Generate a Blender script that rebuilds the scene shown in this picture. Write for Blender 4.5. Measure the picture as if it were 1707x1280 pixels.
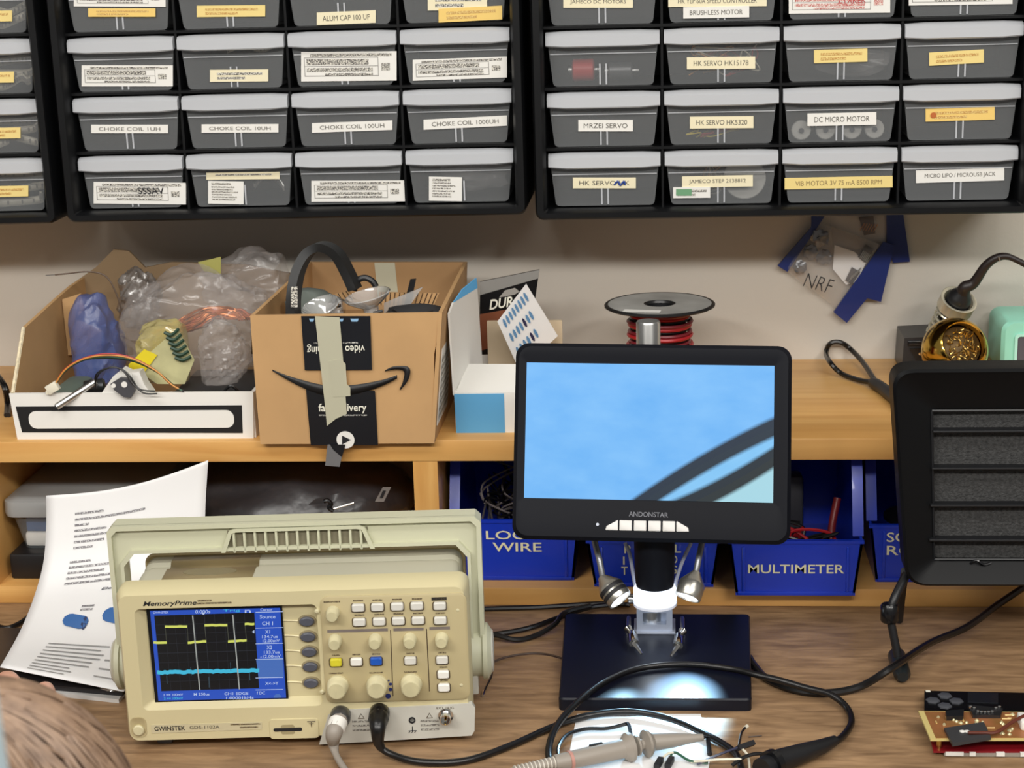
import bpy, bmesh, math, random
import numpy as np
from mathutils import Vector, Matrix, noise
random.seed(7)
SC = bpy.context.scene
COL = SC.collection
for o in list(bpy.data.objects):
    bpy.data.objects.remove(o)

# ---------------------------------------------------------------- camera (mm, fitted to the photograph)
C = Vector((189.857, -2031.1, 687.105))
YAW, PITCH, ROLL, F = -0.0918, 0.2561, 0.0305, 2892.1
_f = Vector((math.sin(YAW)*math.cos(PITCH), math.cos(YAW)*math.cos(PITCH), -math.sin(PITCH)))
_r = Vector((math.cos(YAW), -math.sin(YAW), 0))
_d = _f.cross(_r)
R_ = math.cos(ROLL)*_r + math.sin(ROLL)*_d
D_ = -math.sin(ROLL)*_r + math.cos(ROLL)*_d
cam = bpy.data.cameras.new('camera')
cam.sensor_width = 36.0
cam.lens = F/1707*36
cam.clip_start = 0.05
cam.dof.use_dof = True
cam.dof.focus_distance = 1.62
cam.dof.aperture_fstop = 17
co = bpy.data.objects.new('camera', cam)
COL.objects.link(co)
mw = Matrix(((R_.x, -D_.x, -_f.x, C.x*.001), (R_.y, -D_.y, -_f.y, C.y*.001), (R_.z, -D_.z, -_f.z, C.z*.001), (0, 0, 0, 1)))
co.matrix_world = mw
SC.camera = co

# ---------------------------------------------------------------- light and exposure
SC.view_settings.view_transform = 'Standard'
SC.view_settings.look = 'None'
SC.view_settings.gamma = 1
SC.view_settings.use_curve_mapping = False
SC.view_settings.exposure = -0.7
wd = bpy.data.worlds.new('room_ambient')
SC.world = wd
wd.use_nodes = True
wd.node_tree.nodes['Background'].inputs[0].default_value = (1.0, .97, .93, 1)
wd.node_tree.nodes['Background'].inputs[1].default_value = 0.33
def area(name, loc, size, power, col, target):
    l = bpy.data.lights.new(name, 'AREA')
    l.shape = 'RECTANGLE'; l.size, l.size_y = size; l.energy = power; l.color = col
    o = bpy.data.objects.new(name, l); COL.objects.link(o)
    o.location = loc
    o.rotation_euler = (Vector(target)-Vector(loc)).to_track_quat('-Z', 'Y').to_euler()
    return o
WARM = (1.0, .965, .91)
for i, (x, y, p) in enumerate(((-1.3, -3.0, 62), (.2, -3.0, 62), (1.7, -3.0, 62), (-.7, -1.5, 19), (1.1, -1.5, 19))):
    area('ceiling_tube_light', (x, y, 1.85), (1.2, .3), p, WARM, (x*.8, y+.6, 0))

# ---------------------------------------------------------------- pixel -> place
def ray(u, v):
    return _f + (u-853.5)/F*R_ + (v-640)/F*D_
def PZ(u, v, z):
    q = ray(u, v); return C + q*((z-C.z)/q.z)
def PY(u, v, y):
    q = ray(u, v); return C + q*((y-C.y)/q.y)
def PX(u, v, x):
    q = ray(u, v); return C + q*((x-C.x)/q.x)
def PP(u, v, P0, n):
    q = ray(u, v); return C + q*((P0-C).dot(n)/q.dot(n))

# ---------------------------------------------------------------- materials
def lin(c):
    return tuple(((x/255)/12.92 if x/255 <= .04045 else ((x/255+.055)/1.055)**2.4) for x in c)
MATS = {}
def nodes(name):
    m = bpy.data.materials.new(name); m.use_nodes = True
    nt = m.node_tree; b = nt.nodes['Principled BSDF']
    return m, nt, b
def mat(name, c, rough=.5, metal=0, var=.06, scale=8, bump=0, bscale=60, stretch=(1, 1, 1), spec=.5, coat=0, c2=None):
    if name in MATS: return MATS[name]
    m, nt, b = nodes(name)
    N, L = nt.nodes, nt.links
    tc = N.new('ShaderNodeTexCoord'); mp = N.new('ShaderNodeMapping')
    mp.inputs['Scale'].default_value = stretch
    L.new(tc.outputs['Object'], mp.inputs['Vector'])
    no = N.new('ShaderNodeTexNoise'); no.inputs['Scale'].default_value = scale; no.inputs['Detail'].default_value = 6
    L.new(mp.outputs[0], no.inputs['Vector'])
    mx = N.new('ShaderNodeMix'); mx.data_type = 'RGBA'
    a = lin(c); k = c2 if c2 is None else lin(c2)
    lo = tuple(x*(1-var) for x in a) if k is None else k
    hi = tuple(min(1, x*(1+var)) for x in a) if k is None else a
    cr = N.new('ShaderNodeMapRange'); cr.inputs[1].default_value = .3; cr.inputs[2].default_value = .7
    L.new(no.outputs[0], cr.inputs[0]); L.new(cr.outputs[0], mx.inputs[0])
    mx.inputs[6].default_value = (*lo, 1); mx.inputs[7].default_value = (*hi, 1)
    L.new(mx.outputs[2], b.inputs['Base Color'])
    b.inputs['Roughness'].default_value = rough; b.inputs['Metallic'].default_value = metal
    b.inputs['Specular IOR Level'].default_value = spec; b.inputs['Coat Weight'].default_value = coat
    if bump:
        n2 = N.new('ShaderNodeTexNoise'); n2.inputs['Scale'].default_value = bscale; n2.inputs['Detail'].default_value = 4
        L.new(mp.outputs[0], n2.inputs['Vector'])
        bp = N.new('ShaderNodeBump'); bp.inputs['Strength'].default_value = bump; bp.inputs['Distance'].default_value = .002
        L.new(n2.outputs[0], bp.inputs['Height']); L.new(bp.outputs[0], b.inputs['Normal'])
    MATS[name] = m
    return m
def wood(name, c1, c2, c3, rough=.38, sx=1.2, sz=16, knots=0.0, bump=.05):
    m, nt, b = nodes(name); N, L = nt.nodes, nt.links
    tc = N.new('ShaderNodeTexCoord'); mp = N.new('ShaderNodeMapping'); mp.inputs['Scale'].default_value = (sx, sz, sz)
    L.new(tc.outputs['Object'], mp.inputs[0])
    n1 = N.new('ShaderNodeTexNoise'); n1.inputs['Scale'].default_value = 3; n1.inputs['Detail'].default_value = 8; n1.inputs['Distortion'].default_value = .6
    L.new(mp.outputs[0], n1.inputs[0])
    n2 = N.new('ShaderNodeTexNoise'); n2.inputs['Scale'].default_value = 2.2; n2.inputs['Detail'].default_value = 3
    L.new(tc.outputs['Object'], n2.inputs[0])
    cr = N.new('ShaderNodeValToRGB'); e = cr.color_ramp.elements
    e[0].position = .3; e[0].color = (*lin(c1), 1); e[1].position = .7; e[1].color = (*lin(c2), 1)
    L.new(n1.outputs[0], cr.inputs[0])
    mx = N.new('ShaderNodeMix'); mx.data_type = 'RGBA'; mx.inputs[7].default_value = (*lin(c3), 1)
    mr = N.new('ShaderNodeMapRange'); mr.inputs[1].default_value = .45; mr.inputs[2].default_value = .75; mr.inputs[4].default_value = .6
    L.new(n2.outputs[0], mr.inputs[0]); L.new(mr.outputs[0], mx.inputs[0]); L.new(cr.outputs[0], mx.inputs[6])
    L.new(mx.outputs[2], b.inputs['Base Color']); b.inputs['Roughness'].default_value = rough
    bp = N.new('ShaderNodeBump'); bp.inputs['Strength'].default_value = bump; bp.inputs['Distance'].default_value = .001
    L.new(n1.outputs[0], bp.inputs['Height']); L.new(bp.outputs[0], b.inputs['Normal'])
    MATS[name] = m
    return m
def film(name, c, alpha=.25, rough=.12, gloss=.25, bump=0, bscale=40, stretch=(1, 1, 1)):
    """thin clear plastic: mostly see-through, some haze, some gloss"""
    m = bpy.data.materials.new(name); m.use_nodes = True
    nt = m.node_tree; N, L = nt.nodes, nt.links; N.clear()
    out = N.new('ShaderNodeOutputMaterial'); tr = N.new('ShaderNodeBsdfTransparent')
    pr = N.new('ShaderNodeBsdfPrincipled'); pr.inputs['Base Color'].default_value = (*lin(c), 1); pr.inputs['Roughness'].default_value = .5
    gl = N.new('ShaderNodeBsdfGlossy'); gl.inputs['Roughness'].default_value = rough
    lw = N.new('ShaderNodeLayerWeight'); lw.inputs['Blend'].default_value = .35
    ma = N.new('ShaderNodeMath'); ma.operation = 'MULTIPLY'; ma.inputs[1].default_value = gloss*2.4
    ad = N.new('ShaderNodeMath'); ad.operation = 'ADD'; ad.inputs[1].default_value = gloss*.22; ad.use_clamp = True
    L.new(lw.outputs['Facing'], ma.inputs[0]); L.new(ma.outputs[0], ad.inputs[0])
    m1 = N.new('ShaderNodeMixShader'); m1.inputs[0].default_value = alpha
    L.new(tr.outputs[0], m1.inputs[1]); L.new(pr.outputs[0], m1.inputs[2])
    m2 = N.new('ShaderNodeMixShader'); L.new(ad.outputs[0], m2.inputs[0]); L.new(m1.outputs[0], m2.inputs[1]); L.new(gl.outputs[0], m2.inputs[2])
    if bump:
        tc = N.new('ShaderNodeTexCoord'); n2 = N.new('ShaderNodeTexNoise'); n2.inputs['Scale'].default_value = bscale; n2.inputs['Detail'].default_value = 3
        mpg = N.new('ShaderNodeMapping'); mpg.inputs['Scale'].default_value = stretch; mpg.inputs['Rotation'].default_value = (.3, .5, .2)
        L.new(tc.outputs['Object'], mpg.inputs[0]); L.new(mpg.outputs[0], n2.inputs[0])
        bp = N.new('ShaderNodeBump'); bp.inputs['Strength'].default_value = bump; bp.inputs['Distance'].default_value = .006
        L.new(n2.outputs[0], bp.inputs['Height']); L.new(bp.outputs[0], gl.inputs['Normal']); L.new(bp.outputs[0], pr.inputs['Normal'])
    L.new(m2.outputs[0], out.inputs[0])
    MATS[name] = m
    return m
def emit(name, c, strength=1.0):
    if name in MATS: return MATS[name]
    m, nt, b = nodes(name)
    b.inputs['Base Color'].default_value = (.01, .01, .01, 1); b.inputs['Roughness'].default_value = .25
    b.inputs['Emission Color'].default_value = (*lin(c), 1); b.inputs['Emission Strength'].default_value = strength
    MATS[name] = m
    return m
def scribble(name, ink, paper, sx=260, sz=420, thr=.52):
    """small print too fine to read: ink broken up by noise"""
    m, nt, b = nodes(name); N, L = nt.nodes, nt.links
    tc = N.new('ShaderNodeTexCoord'); mp = N.new('ShaderNodeMapping'); mp.inputs['Scale'].default_value = (sx, sx, sz)
    L.new(tc.outputs['Object'], mp.inputs[0])
    n1 = N.new('ShaderNodeTexNoise'); n1.inputs['Scale'].default_value = 3.2; n1.inputs['Detail'].default_value = 1
    L.new(mp.outputs[0], n1.inputs[0])
    mr = N.new('ShaderNodeMapRange'); mr.inputs[1].default_value = thr-.08; mr.inputs[2].default_value = thr+.08
    mx = N.new('ShaderNodeMix'); mx.data_type = 'RGBA'
    mx.inputs[6].default_value = (*lin(ink), 1); mx.inputs[7].default_value = (*lin(paper), 1)
    L.new(n1.outputs[0], mr.inputs[0]); L.new(mr.outputs[0], mx.inputs[0]); L.new(mx.outputs[2], b.inputs['Base Color'])
    b.inputs['Roughness'].default_value = .6
    MATS[name] = m
    return m

W_WALL = mat('wall_paint', (200, 194, 184), .75, var=.035, scale=2.5, bump=.12, bscale=150)
W_SHELF = wood('birch_plywood', (206, 152, 84), (226, 178, 108), (214, 158, 92))
W_BENCH = wood('brown_bench_laminate', (114, 88, 63), (168, 136, 101), (138, 109, 80), rough=.42, sx=7, sz=34, bump=.03)
M_BLACK = mat('black_plastic', (22, 23, 26), .42, var=.1)
M_BLACKG = mat('glossy_black_plastic', (14, 15, 18), .25, var=.1)
M_CAB = mat('cabinet_black_plastic', (13, 14, 16), .4, var=.15, scale=20, spec=.3)
M_NAVY = mat('navy_black_plastic', (15, 17, 24), .55, var=.06, spec=.14)
M_CREAM = mat('cream_plastic', (206, 195, 154), .5, var=.03, bump=.03, bscale=300)
M_CREAM2 = mat('cream_panel_plastic', (182, 168, 128), .55, var=.03)
M_KNOB = mat('ivory_knob_plastic', (205, 197, 160), .5, var=.12, scale=90)
M_GREY = mat('warm_grey_plastic', (186, 183, 164), .5, var=.03)
M_HAND = mat('pale_sage_plastic', (198, 198, 172), .5, var=.03)
M_PANEL = mat('light_grey_panel', (196, 194, 184), .5, var=.03)
M_BUT = mat('grey_white_button', (214, 212, 204), .45, var=.03)
M_DKGREY = mat('dark_grey_rubber', (72, 74, 80), .5, var=.06)
M_BROWNPRINT = mat('brown_print', (86, 72, 52), .6)
M_INK = mat('black_ink', (26, 26, 30), .6)
M_WHITE = mat('white_card', (232, 230, 224), .6, var=.02)
M_PAPER = mat('white_paper', (236, 236, 236), .65, var=.012)
M_WPRINT = mat('white_print', (232, 230, 215), .6)
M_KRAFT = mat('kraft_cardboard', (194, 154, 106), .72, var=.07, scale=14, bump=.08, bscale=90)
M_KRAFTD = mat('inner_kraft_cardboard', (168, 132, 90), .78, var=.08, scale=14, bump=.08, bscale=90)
M_TAPEB = mat('black_packing_tape', (24, 26, 32), .3, var=.1)
M_BLUEBIN = mat('cobalt_blue_plastic', (20, 56, 190), .3, var=.06, coat=.2)
M_BLUECARD = mat('sky_blue_card', (92, 164, 212), .55, var=.02)
M_STEEL = mat('brushed_steel', (205, 205, 203), .28, metal=1, var=.05)
M_CHROME = mat('chrome', (225, 225, 222), .12, metal=1, var=.03)
M_GOLD = mat('polished_gold', (216, 178, 84), .12, metal=1, var=.05)
M_BRASS = mat('brass_wool', (206, 170, 96), .3, metal=1, var=.2, scale=200)
M_MINT = mat('mint_plastic', (150, 216, 194), .4, var=.03)
M_RED = mat('red_wire_sheath', (170, 30, 38), .35)
M_WIREBLK = mat('black_cable_sheath', (16, 15, 16), .32, var=.1)
M_COPPER = mat('copper_wire', (196, 122, 74), .35, metal=.6, var=.25, scale=60)
M_YEL = mat('yellow_sheath', (224, 200, 50), .4)
M_GRN = mat('green_sheath', (40, 90, 66), .4)
M_ORANGE = mat('orange_sheath', (206, 140, 60), .4)
M_WHT = mat('white_sheath', (226, 220, 200), .4)
M_BLU = mat('blue_sheath', (28, 70, 170), .4)
M_PROBE = mat('probe_grey_plastic', (150, 142, 132), .45, var=.04)
F_DRAWER = film('frosted_drawer_plastic', (150, 153, 155), alpha=.22, rough=.25, gloss=.1)
F_LIP = film('frosted_handle_plastic', (220, 223, 228), alpha=.66, rough=.3, gloss=.12)
F_BAG = film('clear_bag_film', (226, 220, 218), alpha=.13, rough=.2, gloss=.11, bump=.3, bscale=24, stretch=(.35, 1, 1.6))
F_BAGB = film('blue_bag_film', (80, 104, 170), alpha=.5, rough=.3, gloss=.12, bump=.15, bscale=25)
F_CUP = film('clear_silicone', (226, 226, 224), alpha=.38, rough=.08, gloss=.45)
F_TAPE = film('masking_tape_film', (206, 203, 178), alpha=.78, rough=.4, gloss=.12)
F_TUB = film('clear_tub_plastic', (190, 200, 206), alpha=.16, rough=.2, gloss=.12)
S_PRINT = scribble('fine_black_print', (70, 66, 64), (236, 232, 220))
S_PAPER = scribble('paper_text_print', (124, 122, 126), (228, 228, 228), 200, 300, .58)
S_YEL = scribble('fine_print_on_yellow', (190, 140, 70), (238, 214, 140))
S_RED = scribble('fine_red_print', (190, 90, 84), (238, 230, 220))
S_WHITE = scribble('fine_white_print', (214, 212, 204), (24, 26, 32), 220, 400, .5)

# ---------------------------------------------------------------- mesh helpers (all in mm)
class MB:
    def __init__(s, M=None):
        s.v = []; s.f = []; s.M = M or Matrix(); s.flat = False
    def add(s, vs, fs):
        k = len(s.v)
        s.v += [s.M @ Vector(p) for p in vs]
        s.f += [tuple(i+k for i in f) for f in fs]
        return s
    def box(s, c, d, bev=0, seg=2, rot=None):
        bm = bmesh.new(); bmesh.ops.create_cube(bm, size=1)
        for v in bm.verts: v.co = Vector((v.co.x*d[0], v.co.y*d[1], v.co.z*d[2]))
        if bev: bmesh.ops.bevel(bm, geom=list(bm.edges), offset=min(bev, min(d)*.49), segments=seg, affect='EDGES', profile=.5)
        bm.verts.index_update()
        T = Matrix.Translation(Vector(c)) @ (rot.to_4x4() if rot else Matrix())
        s.add([T @ v.co for v in bm.verts], [tuple(v.index for v in f.verts) for f in bm.faces]); bm.free()
        return s
    def span(s, a, b, bev=0, seg=2):
        return s.box([(a[i]+b[i])/2 for i in range(3)], [abs(b[i]-a[i]) for i in range(3)], bev, seg)
    def loft(s, rings, cap0=True, cap1=True):
        n = len(rings[0]); vs = []; fs = []
        for r in rings: vs += [tuple(p) for p in r]
        for k in range(len(rings)-1):
            for i in range(n):
                j = (i+1) % n
                fs.append((k*n+i, k*n+j, (k+1)*n+j, (k+1)*n+i))
        if cap0: fs.append(tuple(range(n))[::-1])
        if cap1: fs.append(tuple((len(rings)-1)*n+i for i in range(n)))
        return s.add(vs, fs)
    def prism(s, poly, y0, y1):
        """poly in (x,z), extruded along y"""
        return s.loft([[(x, y0, z) for x, z in poly], [(x, y1, z) for x, z in poly]])
    def slab(s, poly, z0, z1):
        return s.loft([[(x, y, z0) for x, y in poly], [(x, y, z1) for x, y in poly]])
    def tube(s, pts, r, n=8, cap=True):
        pts = [Vector(p) for p in pts]; rs = r if isinstance(r, (list, tuple)) else [r]*len(pts)
        rings = []; prev = None
        for i, p in enumerate(pts):
            t = (pts[min(i+1, len(pts)-1)]-pts[max(i-1, 0)])
            if t.length < 1e-9: t = Vector((0, 0, 1))
            t.normalize()
            if prev is None:
                a = Vector((0, 0, 1)) if abs(t.z) < .9 else Vector((1, 0, 0))
                nx = t.cross(a).normalized()
            else:
                nx = (prev-t*prev.dot(t))
                if nx.length < 1e-6: nx = t.orthogonal()
                nx.normalize()
            prev = nx; ny = t.cross(nx)
            rings.append([p+(nx*math.cos(2*math.pi*k/n)+ny*math.sin(2*math.pi*k/n))*rs[i] for k in range(n)])
        return s.loft(rings, cap, cap)
    def lathe(s, prof, o, ax, n=24, cap0=True, cap1=True):
        """prof: (radius, height along ax)"""
        ax = Vector(ax).normalized(); a = ax.orthogonal().normalized(); b = ax.cross(a); o = Vector(o)
        return s.loft([[o+ax*h+(a*math.cos(2*math.pi*k/n)+b*math.sin(2*math.pi*k/n))*max(r, .001) for k in range(n)] for r, h in prof], cap0, cap1)
    def grid(s, pts):
        m, n = len(pts), len(pts[0]); vs = [p for r in pts for p in r]
        return s.add(vs, [(i*n+j, i*n+j+1, (i+1)*n+j+1, (i+1)*n+j) for i in range(m-1) for j in range(n-1)])
    def quad(s, a, b, c, d):
        return s.add([a, b, c, d], [(0, 1, 2, 3)])
def rrect(w, h, r, n=4, cx=0, cz=0):
    r = max(min(r, w/2-.01, h/2-.01), .01); out = []
    for (sx, sz, a0) in ((1, 1, 0), (-1, 1, 90), (-1, -1, 180), (1, -1, 270)):
        for k in range(n+1):
            a = math.radians(a0+90*k/n)
            out.append((cx+sx*(w/2-r)+r*math.cos(a), cz+sz*(h/2-r)+r*math.sin(a)))
    return out
def rr2(x0, z0, x1, z1, r, n=4):
    return rrect(x1-x0, z1-z0, r, n, (x0+x1)/2, (z0+z1)/2)
def xz(poly, y): return [(x, y, z) for x, z in poly]
def cr(pts, k=8):
    """smooth curve through the points"""
    P = [Vector(p) for p in pts]; out = []
    for i in range(len(P)-1):
        a, b, c, d = P[max(i-1, 0)], P[i], P[i+1], P[min(i+2, len(P)-1)]
        for j in range(k):
            t = j/k
            out.append(.5*((2*b)+(c-a)*t+(2*a-5*b+4*c-d)*t*t+(3*b-a-3*c+d)*t**3))
    out.append(P[-1]); return out
def quadrot(p0, p1, p2, p3, s, t):
    return p0*(1-s)*(1-t)+p1*s*(1-t)+p2*s*t+p3*(1-s)*t

class H:
    def __init__(s, o, M): s.o = o; s.M = M
def _props(o, label=None, cat=None, group=None, kind=None):
    if label: o['label'] = label
    if cat: o['category'] = cat
    if group: o['group'] = group
    if kind: o['kind'] = kind
def mm(M):
    M = M.copy(); M.translation = M.translation*.001; return M
def thing(name, label, cat, loc=(0, 0, 0), M=None, group=None, rz=0):
    o = bpy.data.objects.new(name, None); COL.objects.link(o); o.empty_display_size = .02
    if M is None: M = Matrix.Translation(Vector(loc)) @ Matrix.Rotation(rz, 4, 'Z')
    o.matrix_basis = mm(M); _props(o, label, cat, group)
    return H(o, M)
def mesh_from(mb, Minv=None, name='mesh', angle=38):
    me = bpy.data.meshes.new(name)
    vs = [((Minv @ v) if Minv else v)*.001 for v in mb.v]
    me.from_pydata([tuple(v) for v in vs], [], mb.f)
    if mb.flat: return me
    bm = bmesh.new(); bm.from_mesh(me); bmesh.ops.recalc_face_normals(bm, faces=bm.faces); bm.to_mesh(me); bm.free()
    me.shade_smooth(); me.set_sharp_from_angle(angle=math.radians(angle))
    return me
def build(mb, name, m, parent=None, world=False, label=None, kind=None, cat=None, group=None, angle=38, thick=0):
    """parent given: a part (vertices in the parent's frame, or in the world's when world=True); else a top-level mesh in world mm"""
    if parent is not None:
        me = mesh_from(mb, parent.M.inverted() if world else None, name, angle); M = parent.M
    else:
        xs = [v.x for v in mb.v]; ys = [v.y for v in mb.v]; zs = [v.z for v in mb.v]
        M = Matrix.Translation(Vector(((min(xs)+max(xs))/2, (min(ys)+max(ys))/2, min(zs))))
        me = mesh_from(mb, M.inverted(), name, angle)
    me.materials.append(m if not isinstance(m, str) else MATS[m])
    o = bpy.data.objects.new(name, me); COL.objects.link(o)
    if parent is not None: o.parent = parent.o
    else: o.matrix_basis = mm(M)
    if thick:
        md = o.modifiers.new('thickness', 'SOLIDIFY'); md.thickness = thick*.001; md.offset = 0
    _props(o, label, cat, group, kind)
    return H(o, M)
def part_copy(h, parent):
    c = h.o.copy(); COL.objects.link(c); c.parent = parent.o
    return H(c, parent.M)
_tx = {}
def text_verts(s, size=10, bold=0, shear=0, align='CENTER', spacing=1.0):
    cu = bpy.data.curves.new('txt', 'FONT'); cu.body = s; cu.size = size; cu.align_x = align; cu.align_y = 'CENTER'
    cu.shear = shear; cu.offset = bold; cu.resolution_u = 3; cu.space_character = spacing; cu.space_line = .82
    o = bpy.data.objects.new('txt', cu); COL.objects.link(o)
    me = o.to_mesh(); vs = [v.co.copy() for v in me.vertices]; fs = [tuple(p.vertices) for p in me.polygons]
    o.to_mesh_clear(); bpy.data.objects.remove(o); bpy.data.curves.remove(cu)
    return vs, fs
def text(s, fn, size=10, bold=0, shear=0, align='CENTER', spacing=1.0, fit=None):
    """fn maps text-plane (x,y) mm to a point"""
    vs, fs = text_verts(s, size, bold, shear, align, spacing)
    if fit and vs:
        x0 = min(v.x for v in vs); x1 = max(v.x for v in vs); y0 = min(v.y for v in vs); y1 = max(v.y for v in vs)
        for v in vs:
            v.x = (v.x-(x0+x1)/2)/(x1-x0)*fit[0]; v.y = (v.y-(y0+y1)/2)/(y1-y0)*fit[1]
    b = MB().add([fn(v.x, v.y) for v in vs], fs); b.flat = True
    return b
def front(x0, z0, y=0, tilt=0):
    c, s = math.cos(tilt), math.sin(tilt)
    return lambda x, z: (x0+x*c-z*s, y, z0+x*s+z*c)
def wirepath(pts, k=8): return cr(pts, k)
def skin(name, verts, edges, radii, m, parent, world=True, sub=2, root=0):
    Mi = parent.M.inverted() if world else Matrix()
    me = bpy.data.meshes.new(name); me.from_pydata([tuple((Mi @ Vector(v))*.001) for v in verts], edges, [])
    o = bpy.data.objects.new(name, me); COL.objects.link(o); o.parent = parent.o
    md = o.modifiers.new('skin', 'SKIN'); md.use_smooth_shade = True
    sk = me.skin_vertices[0].data if me.skin_vertices else None
    if sk is None:
        bm = bmesh.new(); bm.from_mesh(me); bm.verts.layers.skin.verify(); bm.to_mesh(me); bm.free(); sk = me.skin_vertices[0].data
    for i, r in enumerate(radii):
        sk[i].radius = (r*.001, r*.001); sk[i].use_root = (i == root)
    o.modifiers.new('smooth', 'SUBSURF').levels = sub; o.modifiers['smooth'].render_levels = sub
    me.materials.append(m)
    return H(o, parent.M)

# ================================================================ the setting
SHZ, SHY, BZ = 181.3, -333.0, 19.4       # shelf top height, shelf front, lower board thickness
def struct(mb, name, m):
    return build(mb, name, m, kind='structure')
struct(MB().span((-1700, 0, -900), (1900, 60, 1700)), 'wall_back', W_WALL)
struct(MB().span((-1700, -3600, -930), (1900, 60, -900)), 'floor', mat('grey_floor_vinyl', (120, 116, 110), .5))
wb = thing('workbench', 'brown wood-grain laminate workbench running along the wall', 'workbench', (190, -380, -900))
build(MB().span((-1400, -770, -36), (1700, -1, 0), 2), 'bench_top', W_BENCH, wb, True)
for x in (-1330, 1630):
    for y in (-720, -60):
        build(MB().span((x-30, y-30, -900), (x+30, y+30, -36), 3), 'leg', mat('grey_painted_steel', (120, 122, 124), .4), wb, True)
# wooden shelf unit
sh = thing('shelf_unit', 'birch plywood shelf unit on the back of the workbench with open compartments', 'shelf', (190, -166, 0))
build(MB().span((-1300, SHY, SHZ-22.8), (1500, -.5, SHZ), 1.2), 'top_board', W_SHELF, sh, True)
build(MB().span((-1300, SHY, 0), (1500, -.5, BZ), 1.2), 'bottom_board', W_SHELF, sh, True)
for x0, x1 in ((-552, -529), (-72, -46.5), (640, 664)):
    build(MB().span((x0, SHY+1, BZ), (x1, -.5, SHZ-22.8)), 'divider', wood('birch_upright', (206, 152, 84), (226, 178, 108), (214, 158, 92), sx=16, sz=3) if 'birch_upright' not in MATS else MATS['birch_upright'], sh, True)

# ================================================================ parts cabinets and drawers
def tapestrip(pts, w, m, label, cat='component tape', up=(0, 0, 1), group=None):
    P = cr(pts, 5); up = Vector(up)
    g = [[p-up*w/2 for p in P], [p+up*w/2 for p in P]]
    t = thing('component_tape', label, cat, P[0], group=group)
    build(MB().grid(g), 'strip', m, t, True, thick=.6)
    b = MB()
    for i in range(0, len(P)-1, 1):
        c = (P[i]+P[i+1])/2
        b.box(c-Vector((0, 1.0, 0)), (1.6, .8, w*.45))
    build(b, 'pocket', mat('tape_pocket_grey', (120, 116, 110), .4), t, True)
    return t
M_YLAB = mat('yellow_label', (240, 216, 140), .6, var=.03)
M_CLAB = mat('cream_label', (240, 230, 196), .6, var=.02)
M_WLAB = mat('white_label', (238, 236, 230), .6, var=.02)
M_OLAB = mat('orange_yellow_label', (242, 206, 118), .6, var=.03)
LABM = {'y': M_YLAB, 'c': M_CLAB, 'w': M_WLAB, 'o': M_OLAB}

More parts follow.
